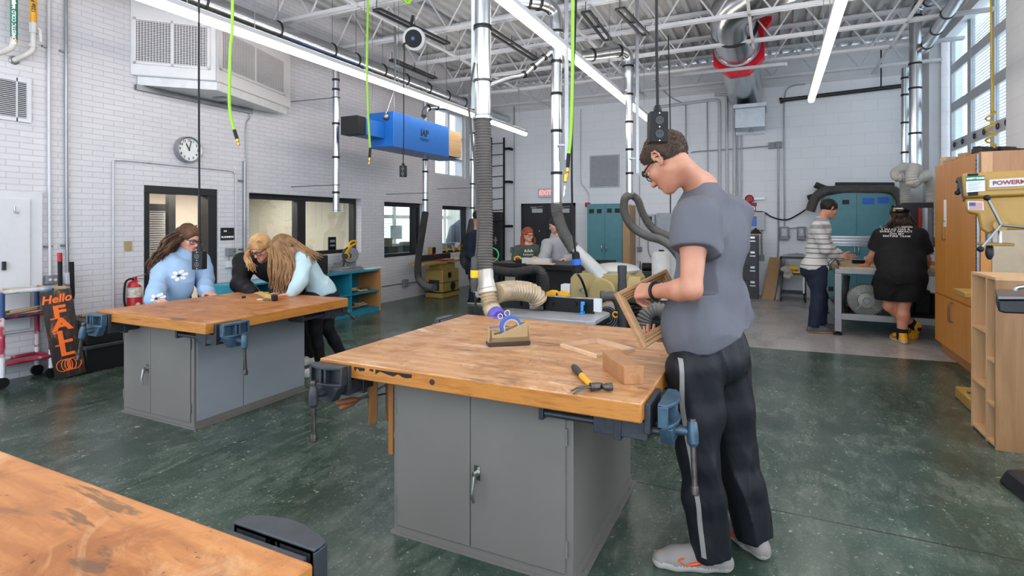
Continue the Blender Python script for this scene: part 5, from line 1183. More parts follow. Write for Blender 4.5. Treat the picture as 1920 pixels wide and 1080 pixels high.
def picture_frame(name, label, T, w, h, fw, th, mat):
 """mitred frame in the plane of T: x across, y up, z towards the viewer"""
 t = thing(name, label, 'frame', T.translation); MWt = MW[t.name]
 cn = [(-w / 2, -h / 2), (w / 2, -h / 2), (w / 2, h / 2), (-w / 2, h / 2)]; inn = [(x - math.copysign(fw, x), y - math.copysign(fw, y)) for x, y in cn]
 prof = [(0, 0), (0, th * .75), (.08, th), (.34, th), (.37, th * .62), (.5, th * .8), (.6, th * .72), (.63, th * .42), (.78, th * .55), (.84, th * .25), (1, th * .25), (1, 0)]
 for i in range(4):
  j = (i + 1) % 4; mb = MB(); vs = []
  for (f, zz) in prof:
   for q in (i, j): vs.append(V((cn[q][0] + (inn[q][0] - cn[q][0]) * f, cn[q][1] + (inn[q][1] - cn[q][1]) * f, zz)))
  n = len(prof); fs = [(2 * k, 2 * k + 1, 2 * ((k + 1) % n) + 1, 2 * ((k + 1) % n)) for k in range(n)] + [tuple(2 * k for k in range(n)), tuple(2 * k + 1 for k in range(n - 1, -1, -1))]
  mb._add(vs, fs, T); mb.build('rail' if i % 2 == 0 else 'stile', mat, t, smooth=20)
 return t
c0, c1, c2, c3 = [P(u, v, z=H + .02) for u, v in ((1054, 643), (1110, 666), (1188, 654), (1127, 631))]
ct = (c0 + c1 + c2 + c3) / 4; ex = ((c2 - c1) + (c3 - c0)).normalized(); ex.z = 0; ey = V((0, 0, 1)).cross(ex)
T = Matrix((ex, ey, V((0, 0, 1)))).transposed().to_4x4(); T.translation = V((ct.x, ct.y, H))
picture_frame('picture_frame', 'small square unfinished wooden frame lying flat on the middle workbench', T, (c2 - c1).length * .98, (c1 - c0).length * .98, .034, .02, OAK)
t = thing('claw_hammer', 'claw hammer with black and yellow grip lying on the middle workbench', 'hammer', (*P(1100, 722, z=H).xy, H))
hp = P(1112, 725, z=H + .02); g0 = P(1076, 688, z=H + .017); g1 = P(1098, 712, z=H + .017)
YEL = M('hammer_yellow', '#e0a01c', .4); GRIP = M('hammer_grip', '#2c2a29', .55)
mb = MB(); mb.loft([g0, g0.lerp(g1, .15), g0.lerp(g1, .5), g0.lerp(g1, .8), g1], [.013, .0165, .0145, .0145, .0125], 12); mb.build('grip', GRIP, t)
mb = MB(); mb.loft([g0.lerp(g1, .72), g1, hp], [.0152, .013, .0115], 12); mb.build('handle', YEL, t)
hl = P(1073, 730, z=H + .02); hr = P(1147, 725, z=H + .02); hd = (hr - hl).normalized(); sd = V((0, 0, 1)).cross(hd)
HS = M('hammer_steel', '#56514d', .35, .8, var=.2, vs=40)
mb = MB(); e = hp - hd * .012
mb.loft([e, e + hd * .035, e + hd * .05, hr - hd * .026, hr - hd * .022, hr], [.0165, .0165, .012, .0125, .0165, .0165], 12)
for s_ in (-1, 1):
 pts = [e + hd * .01 + V((0, 0, 0)), e - hd * .035 + sd * .010 * s_ - V((0, 0, .001)), hl + sd * .018 * s_ - V((0, 0, .012))]
 mb.loft(cr(pts, 5), [.012 - .0008 * i for i in range(11)], 8, squash=(1.0, .6))
mb.build('head', HS, t)
f0, f1, f2 = P(1170, 722, z=H), P(1207, 720, z=H), P(1238, 690, z=H)
ex = (f1 - f0); w = ex.length; ex.normalize(); ey = V((0, 0, 1)).cross(ex); L = .26; hh = P(1170, 687, t=(f0 - V((0, 0, EYE))).dot(FW)).z - H
T = Matrix((ex, ey, V((0, 0, 1)))).transposed().to_4x4(); T.translation = f0
prof = [(0, 0), (L, 0), (L, hh * 1.08), (L * .9, hh * 1.02), (L * .6, hh * .93), (L * .3, hh * .94), (0, hh)]
vs = [V((0, y, z)) for y, z in prof] + [V((w, y, z)) for y, z in prof]; n = len(prof)
mb = MB(); mb._add(vs, [tuple(range(n)), tuple(range(2 * n - 1, n - 1, -1))] + [(i, n + i, n + (i + 1) % n, (i + 1) % n) for i in range(n)], T)
one('wooden_block', mb, WOOD('block_wood', '#94653f', '#ab7a52', '#8f6039', axis=1), 'solid wood block with a dished top standing on the right corner of the middle workbench', 'block', bevel=.002, smooth=20)
# ================================================================ back wall, its machines and cabinets
def bp(u, v, off=.0): p = P(u, v, y=YB - off); return p
def bbox_(mb, u0, v0, u1, v1, d, base=0.0):
 a, b = bp(u0, v0), bp(u1, v1); return mb.box((a.x, YB - base - d, b.z), (b.x, YB - base - .001, a.z))
def bone(name, label, cat, u0, v0, u1, v1, d, mat, **kw): return one(name, bbox_(MB(), u0, v0, u1, v1, d), mat, label, cat, **kw)
def bcond(label, pts, r, mat=None, off=.02, name='conduit'):
 return one(name, MB().tube([bp(u, v, off + r) for u, v in pts], r, 10, 4), mat or CONDG, label, 'conduit', smooth=60)
TEALC = M('cabinet_teal', '#508993', .4, .0, var=.03); LOUV = M('louvre_grey', '#a7a9ae', .5, var=.02)
t = thing('wall_ladder', 'black steel ladder fixed to the back wall left of the exit', 'ladder', bp(945, 520, .2))
for u in (921, 945): a, b = bp(u, 258, .2), bp(u, 545, .2); MB().beam(a, b, .05, .014, up=(0, 1, 0)).build('rail', BLACK, t)
for v in (268, 289, 310, 330, 351, 372, 393, 414): MB().cyl(bp(921, v + 2, .2), bp(945, v, .2), .011, n=8).build('rung', BLACK, t)
for v in (279, 341, 424): a = bp(946, v, .2); MB().box((a.x, YB - .2, a.z - .03), (a.x + .14, YB - .19, a.z + .03)).build('bracket', BLACK, t); MB().box((a.x + .11, YB - .2, a.z - .03), (a.x + .14, YB, a.z + .03)).build('bracket', BLACK, t)
t = thing('metal_cabinet', 'black narrow metal cabinet door under the ladder', 'cabinet', bp(932, 545, .3)); a, b = bp(917, 398), bp(944, 560); MB().box((a.x, YB - .18, 0.02), (b.x, YB - .01, a.z)).build('body', DARK, t, bevel=.006)
q = bp(936, 450); MB().box((q.x - .015, YB - .21, q.z - .1), (q.x + .015, YB - .18, q.z + .1)).build('latch', STEEL, t); MB().box((q.x - .06, YB - .215, q.z - .012), (q.x + .06, YB - .2, q.z + .012)).build('latch_bar', STEEL, t)
bcond('grey conduit running down the back wall to a small box left of the exit', [(964, 200), (964, 330), (964, 463)], .012, CONDG); bone('outlet_box', 'small grey outlet box at the foot of the conduit left of the exit', 'outlet', 959, 463, 968, 474, .06, GREYB, bevel=.004)
bcond('white conduit jogging down beside the louvred vent', [(1089, 205), (1089, 330), (1091, 345), (1103, 362), (1104, 378)], .012, CONDW); bone('alarm_pull', 'small red fire alarm box above the left teal cabinet', 'alarm', 1098, 380, 1107, 388, .05, RED, bevel=.004)
a, b = bp(978, 382), bp(1079, 380); mb = MB(); x0, x1, zt = a.x, b.x, a.z
mb.box((x0, YB - .03, zt - .06), (x1, YB + .0, zt)); mb.box((x0, YB - .03, 0), (x0 + .06, YB, zt)); mb.box((x1 - .06, YB - .03, 0), (x1, YB, zt)); d = struct('door_4', mb, BLACKF)
xm = (x0 + x1) / 2; DRB = M('door_black', '#232428', .4, var=.08)
for p, q in ((x0 + .06, xm - .004), (xm + .004, x1 - .06)): struct('leaf', MB().box((p, YB - .022, .01), (q, YB - .002, zt - .06)), DRB, d)
for u in (1008, 1058): c = bp(u, 395); struct('sign_plate', MB().box((c.x - .14, YB - .028, c.z - .05), (c.x + .14, YB - .022, c.z + .05)), M('plate_white', '#b9bcc0', .4), d); mb = MB(); mb.box((c.x - .16, YB - .07, c.z + .06), (c.x - .02, YB - .022, c.z + .10)); mb.beam((c.x - .1, YB - .06, c.z + .08), (c.x + .16, YB - .05, c.z + .10), .02, .015); struct('closer', mb, STEELD, d)
c = bp(1012, 433); struct('peephole', MB().cyl((c.x, YB - .026, c.z), (c.x, YB - .02, c.z), .015, n=10), WHITE, d)
t = thing('exit_sign', 'white exit sign with red letters above the back doors', 'sign', bp(1023, 370, .05)); bbox_(MB(), 1011, 353.5, 1034.5, 370, .06).build('case', WHITE, t, bevel=.006)
c = bp(1022.8, 361.8, .061); mb = MB(); lettering(mb, 'EXIT', .165, c, (1, 0, 0), (0, 0, 1), bold=.004); mb.build('lettering', EMIT('exit_red', '#ff2a2a', .9), t, smooth=0)
t = thing('wall_vent', 'grey louvred vent high on the back wall right of the second pipe', 'vent', bp(1134, 350)); bbox_(MB(), 1106, 292, 1162, 351, .03).build('frame', M('vent_frame', '#c2c3c7', .5), t, bevel=.004)
a, b = bp(1108, 294), bp(1160, 349); mb = MB(); n = 26
for i in range(n):
 z = b.z + (a.z - b.z) * (i + .5) / n; mb._add([(a.x, YB - .032, z + .012), (b.x, YB - .032, z + .012), (b.x, YB - .046, z - .006), (a.x, YB - .046, z - .006)], [(0, 1, 2, 3)])
mb.build('louvres', LOUV, t, smooth=0)
def locker(label, u0, u1, v0, yf, seam, tags, tapes, hv, vents, fr=.0, wood=None):
 a, b = P(u0, v0, y=yf), P(u1, v0, y=yf); t = thing('storage_cabinet', label, 'cabinet', ((a.x + b.x) / 2, (yf + YB) / 2, 0)); zt = a.z
 MB().box((a.x, yf, .0), (b.x, YB - .03, zt)).build('body', TEALC, t, bevel=.004); s = P(seam, v0, y=yf).x
 ds = [MB().box((p, yf - .015, .09), (q, yf - .001, zt - .02)).build('door', TEALC, t, bevel=.003) for p, q in ((a.x + .015, s - .003), (s + .003, b.x - .015))]
 MB().box((a.x + .02, yf - .012, 0), (b.x - .02, yf - .001, .08)).build('kick_plate', BLACK, t)
 for (ua, va, ub, vb) in tags: p, q = P(ua, va, y=yf), P(ub, vb, y=yf); MB().box((p.x, yf - .018, q.z), (q.x, yf - .0145, p.z)).build('vent_slot', M('slot_black', '#141516', .6), ds[0 if p.x < s else 1])
 for (ua, va, ub, vb) in tapes: p, q = P(ua, va, y=yf), P(ub, vb, y=yf); MB().box((p.x, yf - .018, q.z), (q.x, yf - .0145, p.z)).build('blue_tape', M('blue_tape', '#1e62c8', .5), ds[1])
 for i, (uh, vh) in enumerate(hv): c = P(uh, vh, y=yf); MB().tube([(c.x, yf - .015, c.z + .07), (c.x, yf - .05, c.z + .05), (c.x, yf - .05, c.z - .05), (c.x, yf - .015, c.z - .07)], .008, 8, 4).build('handle', STEEL, ds[i])
 return t, a, b
t, a, b = locker('tall teal two-door cabinet on the back wall right of the exit', 1101, 1168, 382.5, YB - .55, 1134.5, [(1105, 392, 1114, 400), (1119.5, 392, 1128.5, 400), (1138.5, 391, 1147.5, 399), (1153, 391, 1162.5, 399)], [], [(1129.5, 465), (1137.5, 465)], [])
one('cabinet_side_panel', MB().box((b.x + .003, YB - .58, 0), (b.x + .16, YB - .03, b.z - .02)), WOOD('side_panel_wood', '#a88058', '#bb946b', axis=2), 'tan wooden panel standing against the right side of the left teal cabinet', 'panel', bevel=.004)
t, a, b = locker('wide teal cabinet behind the machine table, with blue tape on its door', 1543, 1677, 362, YB - .5, 1606, [(1579, 375, 1592, 383), (1552, 537, 1563, 546), (1579, 537, 1592, 546)], [(1617, 371.5, 1639, 383), (1645.5, 370, 1667, 381.5)], [(1602, 470), (1609.5, 470)], [])
zc_ = a.z
TUB = M('foam_tube', '#2f2d2c', .65, var=.12)
yb_ = YB - .3
def tb(u, v, y=yb_): return P(u, v, y=y)
one('foam_tube', MB().loft([tb(1566, 349, YB - .25), tb(1676, 349.5, YB - .25)], .075, 16), TUB, 'straight black tube lying on top of the wide teal cabinet', 'tube', smooth=60)
flex('long dark hose arching over the top of the wide teal cabinet', [tb(1519, 396, YB - .6), tb(1527, 375, YB - .6), tb(1542, 360, YB - .6), tb(1575, 356.5, YB - .45), tb(1640, 356.5, YB - .45), tb(1672, 357, YB - .5), tb(1686, 368, YB - .6), tb(1690, 385, YB - .65), tb(1691, 404, YB - .65)], .085, M('big_hose_grey', '#4a4542', .6, var=.1), .03, .04)
one('foam_tube', MB().loft([tb(1528, 346, YB - .2), tb(1545, 353, YB - .2), tb(1562, 357, YB - .2)], .06, 14), TUB, 'short slanting black tube at the left end of the wide teal cabinet top', 'tube', smooth=60)
one('foam_tube', MB().loft([tb(1514, 371, YB - .12), tb(1530, 366, YB - .12), tb(1545, 358, YB - .12)], .05, 14), TUB, 'small black tube end poking out left of the wide teal cabinet', 'tube', smooth=60)
for lab, pts, r, m_ in (('grey conduit slanting down the back wall above the student', [(1228, 150), (1255, 180), (1283, 196), (1286, 210), (1286, 330)], .012, CONDG), ('grey conduit behind the student, second from the left', [(1326, 190), (1327, 300), (1327, 420)], .012, CONDG),
      ('white pipe bending down the back wall behind the student', [(1225, 202), (1300, 192), (1338, 187), (1346, 190), (1349, 200), (1349, 300), (1349, 430)], .032, CONDW), ('white pipe left of the strut bundle behind the student', [(1362, 180), (1363, 300), (1363, 430)], .028, CONDW), ('white pipe bending beside the strut bundle', [(1340, 178), (1370, 178), (1376, 186), (1377, 300), (1377, 430)], .03, CONDW),
      ('grey conduit left of the red strobe', [(1383, 200), (1383, 300), (1383, 430)], .012, CONDG), ('grey conduit beside the duct box', [(1390, 245), (1390, 300), (1390, 372)], .014, CONDG),
      ('grey conduit running across the back wall to two small boxes', [(1297, 287), (1303, 284.5), (1380, 279), (1440, 274)], .012, CONDG), ('grey conduit down from the two small boxes', [(1460, 277), (1459, 350), (1459, 470), (1455, 485)], .016, CONDG),
      ('long grey conduit under the black pipe on the back wall', [(1470, 190), (1470, 300), (1471, 424)], .014, CONDG), ('grey conduit with a bend near the ceiling right', [(1470, 200), (1474, 170), (1490, 160), (1510, 158)], .012, CONDG), ('grey conduit under the blue screen box', [(1428, 430), (1429, 480)], .014, CONDG), ('thin conduit between the two switch boxes', [(1479, 428), (1494, 427)], .01, CONDG),
      ('grey conduit low on the back wall by the third pipe', [(1199, 462), (1199, 400), (1199, 330)], .008, CONDG), ('grey looped conduit under the panel box', [(1215, 440), (1216, 470), (1222, 482), (1235, 485)], .012, CONDG)): bcond(lab, pts, r, m_)
for lab, u0, v0, u1, v1, d_, m_ in (('left one of two small grey boxes on the back wall conduit', 1441, 268, 1452, 279, .08, GREYB), ('right one of two small grey boxes on the back wall conduit', 1454, 266.5, 1466, 277.5, .09, GREYB), ('grey box below the blue screen box by the filing cabinet', 1423, 478, 1433.5, 487.5, .08, GREYB),
         ('tiny outlet box on the back wall right of the left teal cabinet', 1196, 463, 1204, 472, .05, GREYB)): bone('junction_box', lab, 'box', u0, v0, u1, v1, d_, m_, bevel=.004)
for lab, u0, u1 in (('left grey safety switch box beside the striped sweater teacher', 1462, 1479), ('right grey safety switch box beside the striped sweater teacher', 1494, 1510)):
 t = thing('switch_box', lab, 'switch', bp((u0 + u1) / 2, 449, .1)); bbox_(MB(), u0, 425, u1, 449.5, .12).build('case', GREYB, t, bevel=.008); bbox_(MB(), u0 + 3, 428, u1 - 3, 443, .01, .12).build('cover', STEELD, t, bevel=.004); bbox_(MB(), u0 + 7, 431, u0 + 10, 438, .03, .13).build('label', WHITE, t); MB().beam(bp(u1 - 1, 440, .1), bp(u1 + 1, 446, .1), .03, .02).build('lever', RED, t)
one('strut_bar', bbox_(MB(), 1380, 247, 1434, 251, .05), STRUT, 'slotted strut bar on the back wall under the duct box', 'bar'); one('strut_bar', bbox_(MB(), 1390, 371, 1434, 374.5, .05), STRUT, 'strut bar on the back wall behind the red strobe', 'bar')
c = bp(1408, 245, .3); one('hanger_bolt', MB().cyl(bp(1408, 226, .3), c, .012, n=8).cyl(c, c - V((0, 0, .02)), .04, n=12), STEELD, 'short bolt rod hanging under the duct box', 'rod')
t = thing('alarm_strobe', 'red alarm strobe on the back wall above the red sign', 'alarm', bp(1405, 380, .05)); c = bp(1405, 373, .06); MB().lathe([(.085, 0), (.085, .04), (.07, .06), (.06, .03), (.03, .03), (.025, .05)], c, axis=(0, -1, 0), n=28).build('horn', RED, t); bbox_(MB(), 1401, 376, 1409.5, 383, .05).build('base', RED, t)
t = thing('red_sign', 'small red sign with white lettering above the blue screen box', 'sign', bp(1407, 397)); bbox_(MB(), 1394, 380.5, 1419, 397.5, .02).build('board', M('sign_red', '#a3222b', .5, var=.1), t)
mb = MB(); lettering(mb, 'Con', .21, bp(1408.5, 389.5, .022), (1, 0, 0), (0, 0, 1), bold=.002); mb.build('lettering', M('sign_white', '#f2f2f2', .5), t, smooth=0)
t = thing('control_box', 'light grey control box with a blue screen on the back wall', 'control box', bp(1418, 432, .1)); bbox_(MB(), 1392, 398, 1434, 431, .12).build('case', M('box_grey', '#b6bac2', .4), t, bevel=.006); bbox_(MB(), 1402, 406, 1419, 424, .005, .12).build('screen', M('screen_blue', '#2a63c4', .3), t); bbox_(MB(), 1402, 406, 1419, 408.5, .008, .12).build('red_strip', RED, t); bbox_(MB(), 1405, 411, 1409, 418, .008, .12).build('dark_key', DARK, t)
one('power_cable', MB().tube([bp(1419, 397, .05), bp(1432, 398, .05), bp(1450, 408, .06), bp(1475, 412, .06), bp(1500, 400, .08), bp(1522, 385, .3)], .014, 8, 6), BLACK, 'black cable sagging from the red sign to the teal cabinet', 'cable', smooth=60)
one('black_pipe', MB().cyl(bp(1464, 188, .1), bp(1692, 161, .1), .04, n=12).cyl(bp(1462, 189, .1), bp(1467, 187.5, .1), .06, n=12).cyl(bp(1652, 166, .1), bp(1652, 90, .1), .012, n=8), DARK, 'black pipe crossing the upper back wall at right', 'pipe')
t = thing('panel_box', 'light grey panel box with dark screen right of the left teal cabinet', 'panel', bp(1219, 440, .1)); bbox_(MB(), 1207, 402, 1229, 441, .1).build('case', M('box_grey', '#b6bac2', .4), t, bevel=.006); bbox_(MB(), 1214, 406, 1224, 415, .006, .1).build('screen', DARK, t)
bone('panel_box', 'grey electrical cabinet on the back wall next to the panel box', 'panel', 1234, 400, 1262, 450, .16, M('elec_cab', '#9da1a6', .4, .2), bevel=.006)
q = P(1240, 530, y=8.3); t = thing('white_drum', 'white plastic drum behind the wooden frame the student holds', 'drum', (q.x, 8.3, 0)); zt = P(1240, 471, y=8.3).z; r_ = .14
MB().lathe([(r_ * .95, 0), (r_, .03), (r_, zt - .06), (r_ * .8, zt - .01), (.03, zt)], (q.x, 8.3, 0), axis=(0, 0, 1), n=28).build('body', M('drum_white', '#dcdcd8', .4), t); MB().lathe([(.04, 0), (.04, .03)], (q.x, 8.3, zt - .01), axis=(0, 0, 1), n=16).build('cap', BLACK, t)
q = P(1216, 530, y=9.3); zt = P(1216, 494, y=9.3).z
t = thing('bench_grinder', 'dark bench grinder on a pedestal behind the white drum', 'grinder', (q.x, 9.3, 0)); MB().box((q.x - .14, 9.2, 0), (q.x + .12, 9.45, zt - .14)).build('pedestal', DARK, t, bevel=.02); MB().cyl((q.x - .1, 9.3, zt - .06), (q.x + .1, 9.3, zt - .06), .07, n=16).build('motor', BLACK, t)
for s in (-1, 1): MB().cyl((q.x + s * .16 - .02, 9.3, zt - .05), (q.x + s * .16 + .02, 9.3, zt - .05), .085, n=18).build('wheel', STEELD, t)
yf = YB - .62; a, b = P(1390, 441, y=yf), P(1422, 441, y=yf); zt = a.z
t = thing('filing_cabinet', 'dark four-drawer filing cabinet below the blue screen box', 'filing cabinet', ((a.x + b.x) / 2, YB - .35, 0)); FC = M('filing_dark', '#35353a', .4, .2); MB().box((a.x, yf, 0), (b.x, YB - .1, zt)).build('body', FC, t, bevel=.004)
for i in range(4):
 z0 = .06 + i * (zt - .08) / 4; d = MB().box((a.x + .02, yf - .012, z0), (b.x - .02, yf - .001, z0 + (zt - .08) / 4 - .015)).build('drawer', FC, t, bevel=.003); c = (a.x + b.x) / 2 + .05; MB().box((c - .05, yf - .03, z0 + .19), (c + .05, yf - .012, z0 + .21)).build('handle', STEEL, d); MB().box((c - .04, yf - .016, z0 + .25), (c + .04, yf - .012, z0 + .29)).build('label_holder', STEEL, d)
one('file_box', MB().bx(((a.x + b.x) / 2, yf + .2, zt + .014), (b.x - a.x - .02, .3, .028)), WOOD('tray_wood', '#a88a60', '#bfa070'), 'flat tan board on top of the filing cabinet', 'board')
one('black_case', MB().prism([(-.12, 0), (.12, 0), (.0, .12)], -.08, .08, Matrix.Translation(((a.x + b.x) / 2 + .1, yf + .2, zt + .03)) @ Matrix.Rotation(PI / 2, 4, 'X')), BLACK, 'small black pointed case on top of the filing cabinet', 'case')
CARD = M('hardboard', '#a88156', .5, var=.05)
a, b = P(1428, 558, z=.0), P(1450, 560, z=.0); c, d = P(1465, 483, y=YB - .12), P(1443, 482, y=YB - .12)
a.y = b.y = YB - .50; a = P(1428, 559, y=YB - .5); b = P(1451, 561, y=YB - .5); a.z = b.z = .0
one('hardboard_sheet', MB().poly3([a, b, c, d], (-.0, -.012, 0)), CARD, 'brown hardboard sheet leaning on the back wall beside the tool cart', 'board')
one('grey_sheet', MB().poly3([b + V((.03, .05, 0)), b + V((.10, .05, 0)), c + V((.08, .05, -.02)), c + V((.02, .05, 0))], (0, -.012, 0)), STEELD, 'narrow grey sheet leaning between the hardboard and the tool cart', 'sheet')
yf = YB - .75; a, b = P(1463, 480, y=yf), P(1512, 480, y=yf); t = thing('tool_cart', 'dark two-shelf tool cart behind the striped sweater teacher', 'cart', ((a.x + b.x) / 2, yf + .22, 0)); DG = M('cart_dark', '#2f3135', .45, .2)
z2, z1 = P(1470, 512, y=yf).z, P(1470, 548, y=yf).z
for z in (z2, z1): MB().box((a.x, yf, z - .03), (b.x, yf + .45, z)).build('shelf', DG, t)
zt2 = P(1470, 482, y=yf).z; MB().box((a.x, yf, zt2 - .03), (b.x, yf + .45, zt2)).build('top', DG, t)
for x in (a.x + .015, b.x - .015):
 for y in (yf + .015, yf + .435): MB().box((x - .015, y - .015, .06), (x + .015, y + .015, zt2)).build('post', DG, t); MB().cyl((x - .012, y, .04), (x + .012, y, .04), .04, n=12).build('caster', BLACK, t)
one('white_board', MB().box((b.x - .06, yf - .03, z1), (b.x - .03, yf - .01, z2 + .0)), WHITE, 'narrow white board standing at the right of the tool cart', 'board')
for i in range(5): mb = MB(); yy = yf + .08 + .07 * i; mb.beam((a.x + .05 + .03 * i, yy, zt2 + .025), (b.x - .04 * i, yy + .02, zt2 + .03 + .02 * (i % 2)), .05, .04); one('steel_offcut', mb, random.choice([DARK, STEELD]), 'dark metal offcut lying on the top of the tool cart', 'metal', 'metal offcuts on the tool cart')
GLV = M('glove_grey', '#a5a29a', .8, var=.1)
s = SDF(.009, .02); g0 = P(1466, 503, y=yf - .03); s.ell(g0 + V((.06, 0, -.02)), (.09, .05, .05)); g1 = P(1476, 514, y=yf - .03)
for i, (dx, dz, L) in enumerate(((-.05, -.01, .10), (-.02, -.03, .12), (.02, -.04, .13), (.05, -.03, .11), (.09, .0, .08))): s.cone(g1 + V((dx * .6, -.0, .05)), g1 + V((dx, -.01, .05 - L)), .022, .017)
s.cone(g0 + V((.06, 0, 0)), g1 + V((0, 0, .06)), .05, .06)
t = thing('work_glove', 'pale work gloves draped over the tool cart shelf', 'glove', g1); o = sdf_obj('glove', s, GLV, None); o.data.transform(Matrix.Translation(-g1)); o.parent = t
t = thing('cordless_drill', 'yellow and black cordless drill lying on the tool cart shelf', 'drill', (b.x - .22, yf + .1, z2)); c = V((b.x - .22, yf + .08, z2 + .09)); MB().loft([c + V((-.13, 0, 0)), c + V((-.06, 0, 0)), c + V((.06, 0, 0)), c + V((.08, 0, 0))], [.03, .045, .05, .04], 14).build('body', SY, t); MB().cyl(c + V((-.13, 0, 0)), c + V((-.2, 0, 0)), .028, .018, 12).build('chuck', BLACK, t); MB().loft([c + V((.04, 0, -.02)), c + V((.06, 0, -.06))], [.03, .032], 10).build('grip', BLACK, t); MB().bx(c + V((.06, 0, -.07)), (.13, .08, .035)).build('battery', SY, t, bevel=.006)
FR = M('frame_grey', '#8d8f92', .4, .3, var=.04); ALU = M('gantry_alu', '#b4b7ba', .3, .8)
f = P(1569, 628, z=0); X0, Y0 = f.x - .02, f.y; X1, Y1 = 2.35, 10.5; ZT = P(1570, 504, t=(V((X0, Y0, 0))).dot(FW)).z
t = thing('router_machine', 'grey framed gantry router machine table where two people work', 'machine', ((X0 + X1) / 2, (Y0 + Y1) / 2, 0))
for x in (X0 + .035, X1 - .035):
 for y in (Y0 + .035, Y1 - .035):
  l_ = MB().box((x - .04, y - .04, .05), (x + .04, y + .04, ZT - .061)).build('leg', FR, t, bevel=.004); MB().lathe([(.055, 0), (.05, .02), (.015, .03), (.015, .06)], (x, y, 0), axis=(0, 0, 1), n=16).build('levelling_foot', BLACK, l_)
for y in (Y0 + .035, Y1 - .035):
 MB().box((X0, y - .035, ZT - .06), (X1, y + .035, ZT)).build('top_rail', FR, t, bevel=.003); MB().box((X0 + .05, y - .03, .21), (X1, y + .03, .29)).build('lower_rail', FR, t, bevel=.003)
for x in (X0 + .035, X1 - .035): MB().box((x - .034, Y0 + .071, ZT - .06), (x + .034, Y1 - .071, ZT)).build('top_rail', FR, t, bevel=.003); MB().box((x - .03, Y0 + .066, .21), (x + .03, Y1 - .066, .29)).build('lower_rail', FR, t)
MB().box((X0 + .07, Y0 + .04, .212), (X1 - .07, Y1 - .05, .225)).build('lower_shelf', DARK, t)
MB().box((X0 + .05, Y0 + .02, ZT), (X1 - .05, Y1 - .05, ZT + .025)).build('spoil_board', WOOD('spoil_board', '#a58a68', '#bfa47e'), t)
yg = 9.6; z0, z1 = P(1620, 462, y=yg).z, P(1620, 443, y=yg).z
g = MB().box((X0 - .05, yg, z0), (X1, yg + .12, z1)).build('gantry_beam', ALU, t, bevel=.006)
for k_ in (.2, .5, .8): MB().box((X0 - .05, yg - .006, z0 + (z1 - z0) * k_ - .012), (X1, yg, z0 + (z1 - z0) * k_ + .012)).build('groove', STEELD, g)
for x in (X0 - .03, X1 - .06): MB().box((x, yg, ZT), (x + .08, yg + .16, z1)).build('gantry_upright', ALU, t)
s_ = P(1725, 430, y=yg - .1); mb = MB(); mb.box((s_.x - .22, yg - .14, s_.z - .3), (s_.x + .15, yg, s_.z + .38)); mb.build('spindle_carriage', DARK, t, bevel=.008)
MB().cyl((s_.x + .06, yg - .2, s_.z - .35), (s_.x + .06, yg - .2, s_.z + .3), .07, n=18).build('spindle', STEELD, t); MB().box((s_.x - .03, yg - .16, s_.z - .2), (s_.x - .0, yg - .14, s_.z + .3)).build('red_plate', RED, t)
mb = MB()
for i in range(4): mb = MB().tube([(s_.x - .05 - .05 * i, yg - .15, s_.z + .1), (s_.x - .2 - .05 * i, yg - .25, s_.z + .25 + .03 * i), (s_.x - .32, yg - .15, s_.z + .08), (s_.x - .33 - .02 * i, yg - .05, s_.z - .2)], .011, 6, 5).build('cable', BLACK if i % 2 else STEELD, t)
MB().lathe([(.02, 0), (.055, .01), (.06, .03), (.05, .04)], P(1688, 452, y=yg - .03), axis=(0, -1, 0), n=16).build('hand_knob', BLACK, t)
c = P(1622, 563, y=Y0 + .45); rB = .215; c.z = max(c.z, .226 + rB)
t = thing('vacuum_blower', 'round finned grey vacuum blower under the machine table', 'blower', (c.x, c.y, .226)); BLW_ = M('blower_grey', '#a5a49c', .5, .2, var=.06)
MB().lathe([(rB * .55, -.1), (rB * .98, -.08), (rB, 0), (rB * .95, .16), (rB * .6, .2)], c, axis=(0, 1, 0), n=36).build('housing', BLW_, t)
mb = MB()
for i in range(44):
 an = 2 * PI * i / 44; d = V((math.cos(an), 0, math.sin(an))); mb.beam(c + d * rB * .5 + V((0, -.1, 0)), c + d * rB * 1.02 + V((0, -.09, 0)), .008, .05, up=(0, 1, 0))
mb.build('fins', BLW_, t, smooth=0)
hb = MB().lathe([(rB * .5, -.1), (rB * .48, -.135), (rB * .2, -.15)], c, axis=(0, 1, 0), n=28).build('hub', BLW_, t)
MB().lathe([(.045, -.148), (.04, -.165)], c, axis=(0, 1, 0), n=16).build('hub_cap', STEELD, hb)
for i in range(4): an = R(45 + 90 * i); d = V((math.cos(an), 0, math.sin(an))); MB().beam(c + d * .05 + V((0, -.14, 0)), c + d * rB * .85 + V((0, -.12, 0)), .02, .02, up=(0, 1, 0)).build('rib', BLW_, hb)
MB().box((c.x - .15, c.y - .08, .2255), (c.x + .15, c.y + .15, .26)).build('foot', DARK, t)
flex('thick dark hose standing behind the round blower', [P(1648, 520, y=Y0 + .9), P(1643, 545, y=Y0 + .85), P(1650, 575, y=Y0 + .8)], .07, HOSED)
flex('grey hose curving up at the left of the round blower', [P(1588, 518, y=Y0 + .7), P(1584, 545, y=Y0 + .6), P(1578, 570, y=Y0 + .6), P(1582, 590, y=Y0 + .6)], .04, HOSED)
one('black_hub', MB().lathe([(.05, -.06), (.17, -.05), (.17, .05), (.05, .06)], P(1585, 572, y=Y0 + .95), axis=(1, .4, .1), n=24), DARK, 'dark wheel shaped housing left of the round blower', 'housing')
one('red_valve', MB().beam(P(1590, 575, y=Y0 + .7), P(1600, 562, y=Y0 + .7), .04, .04), RED, 'small red valve left of the round blower', 'valve', bevel=.006)
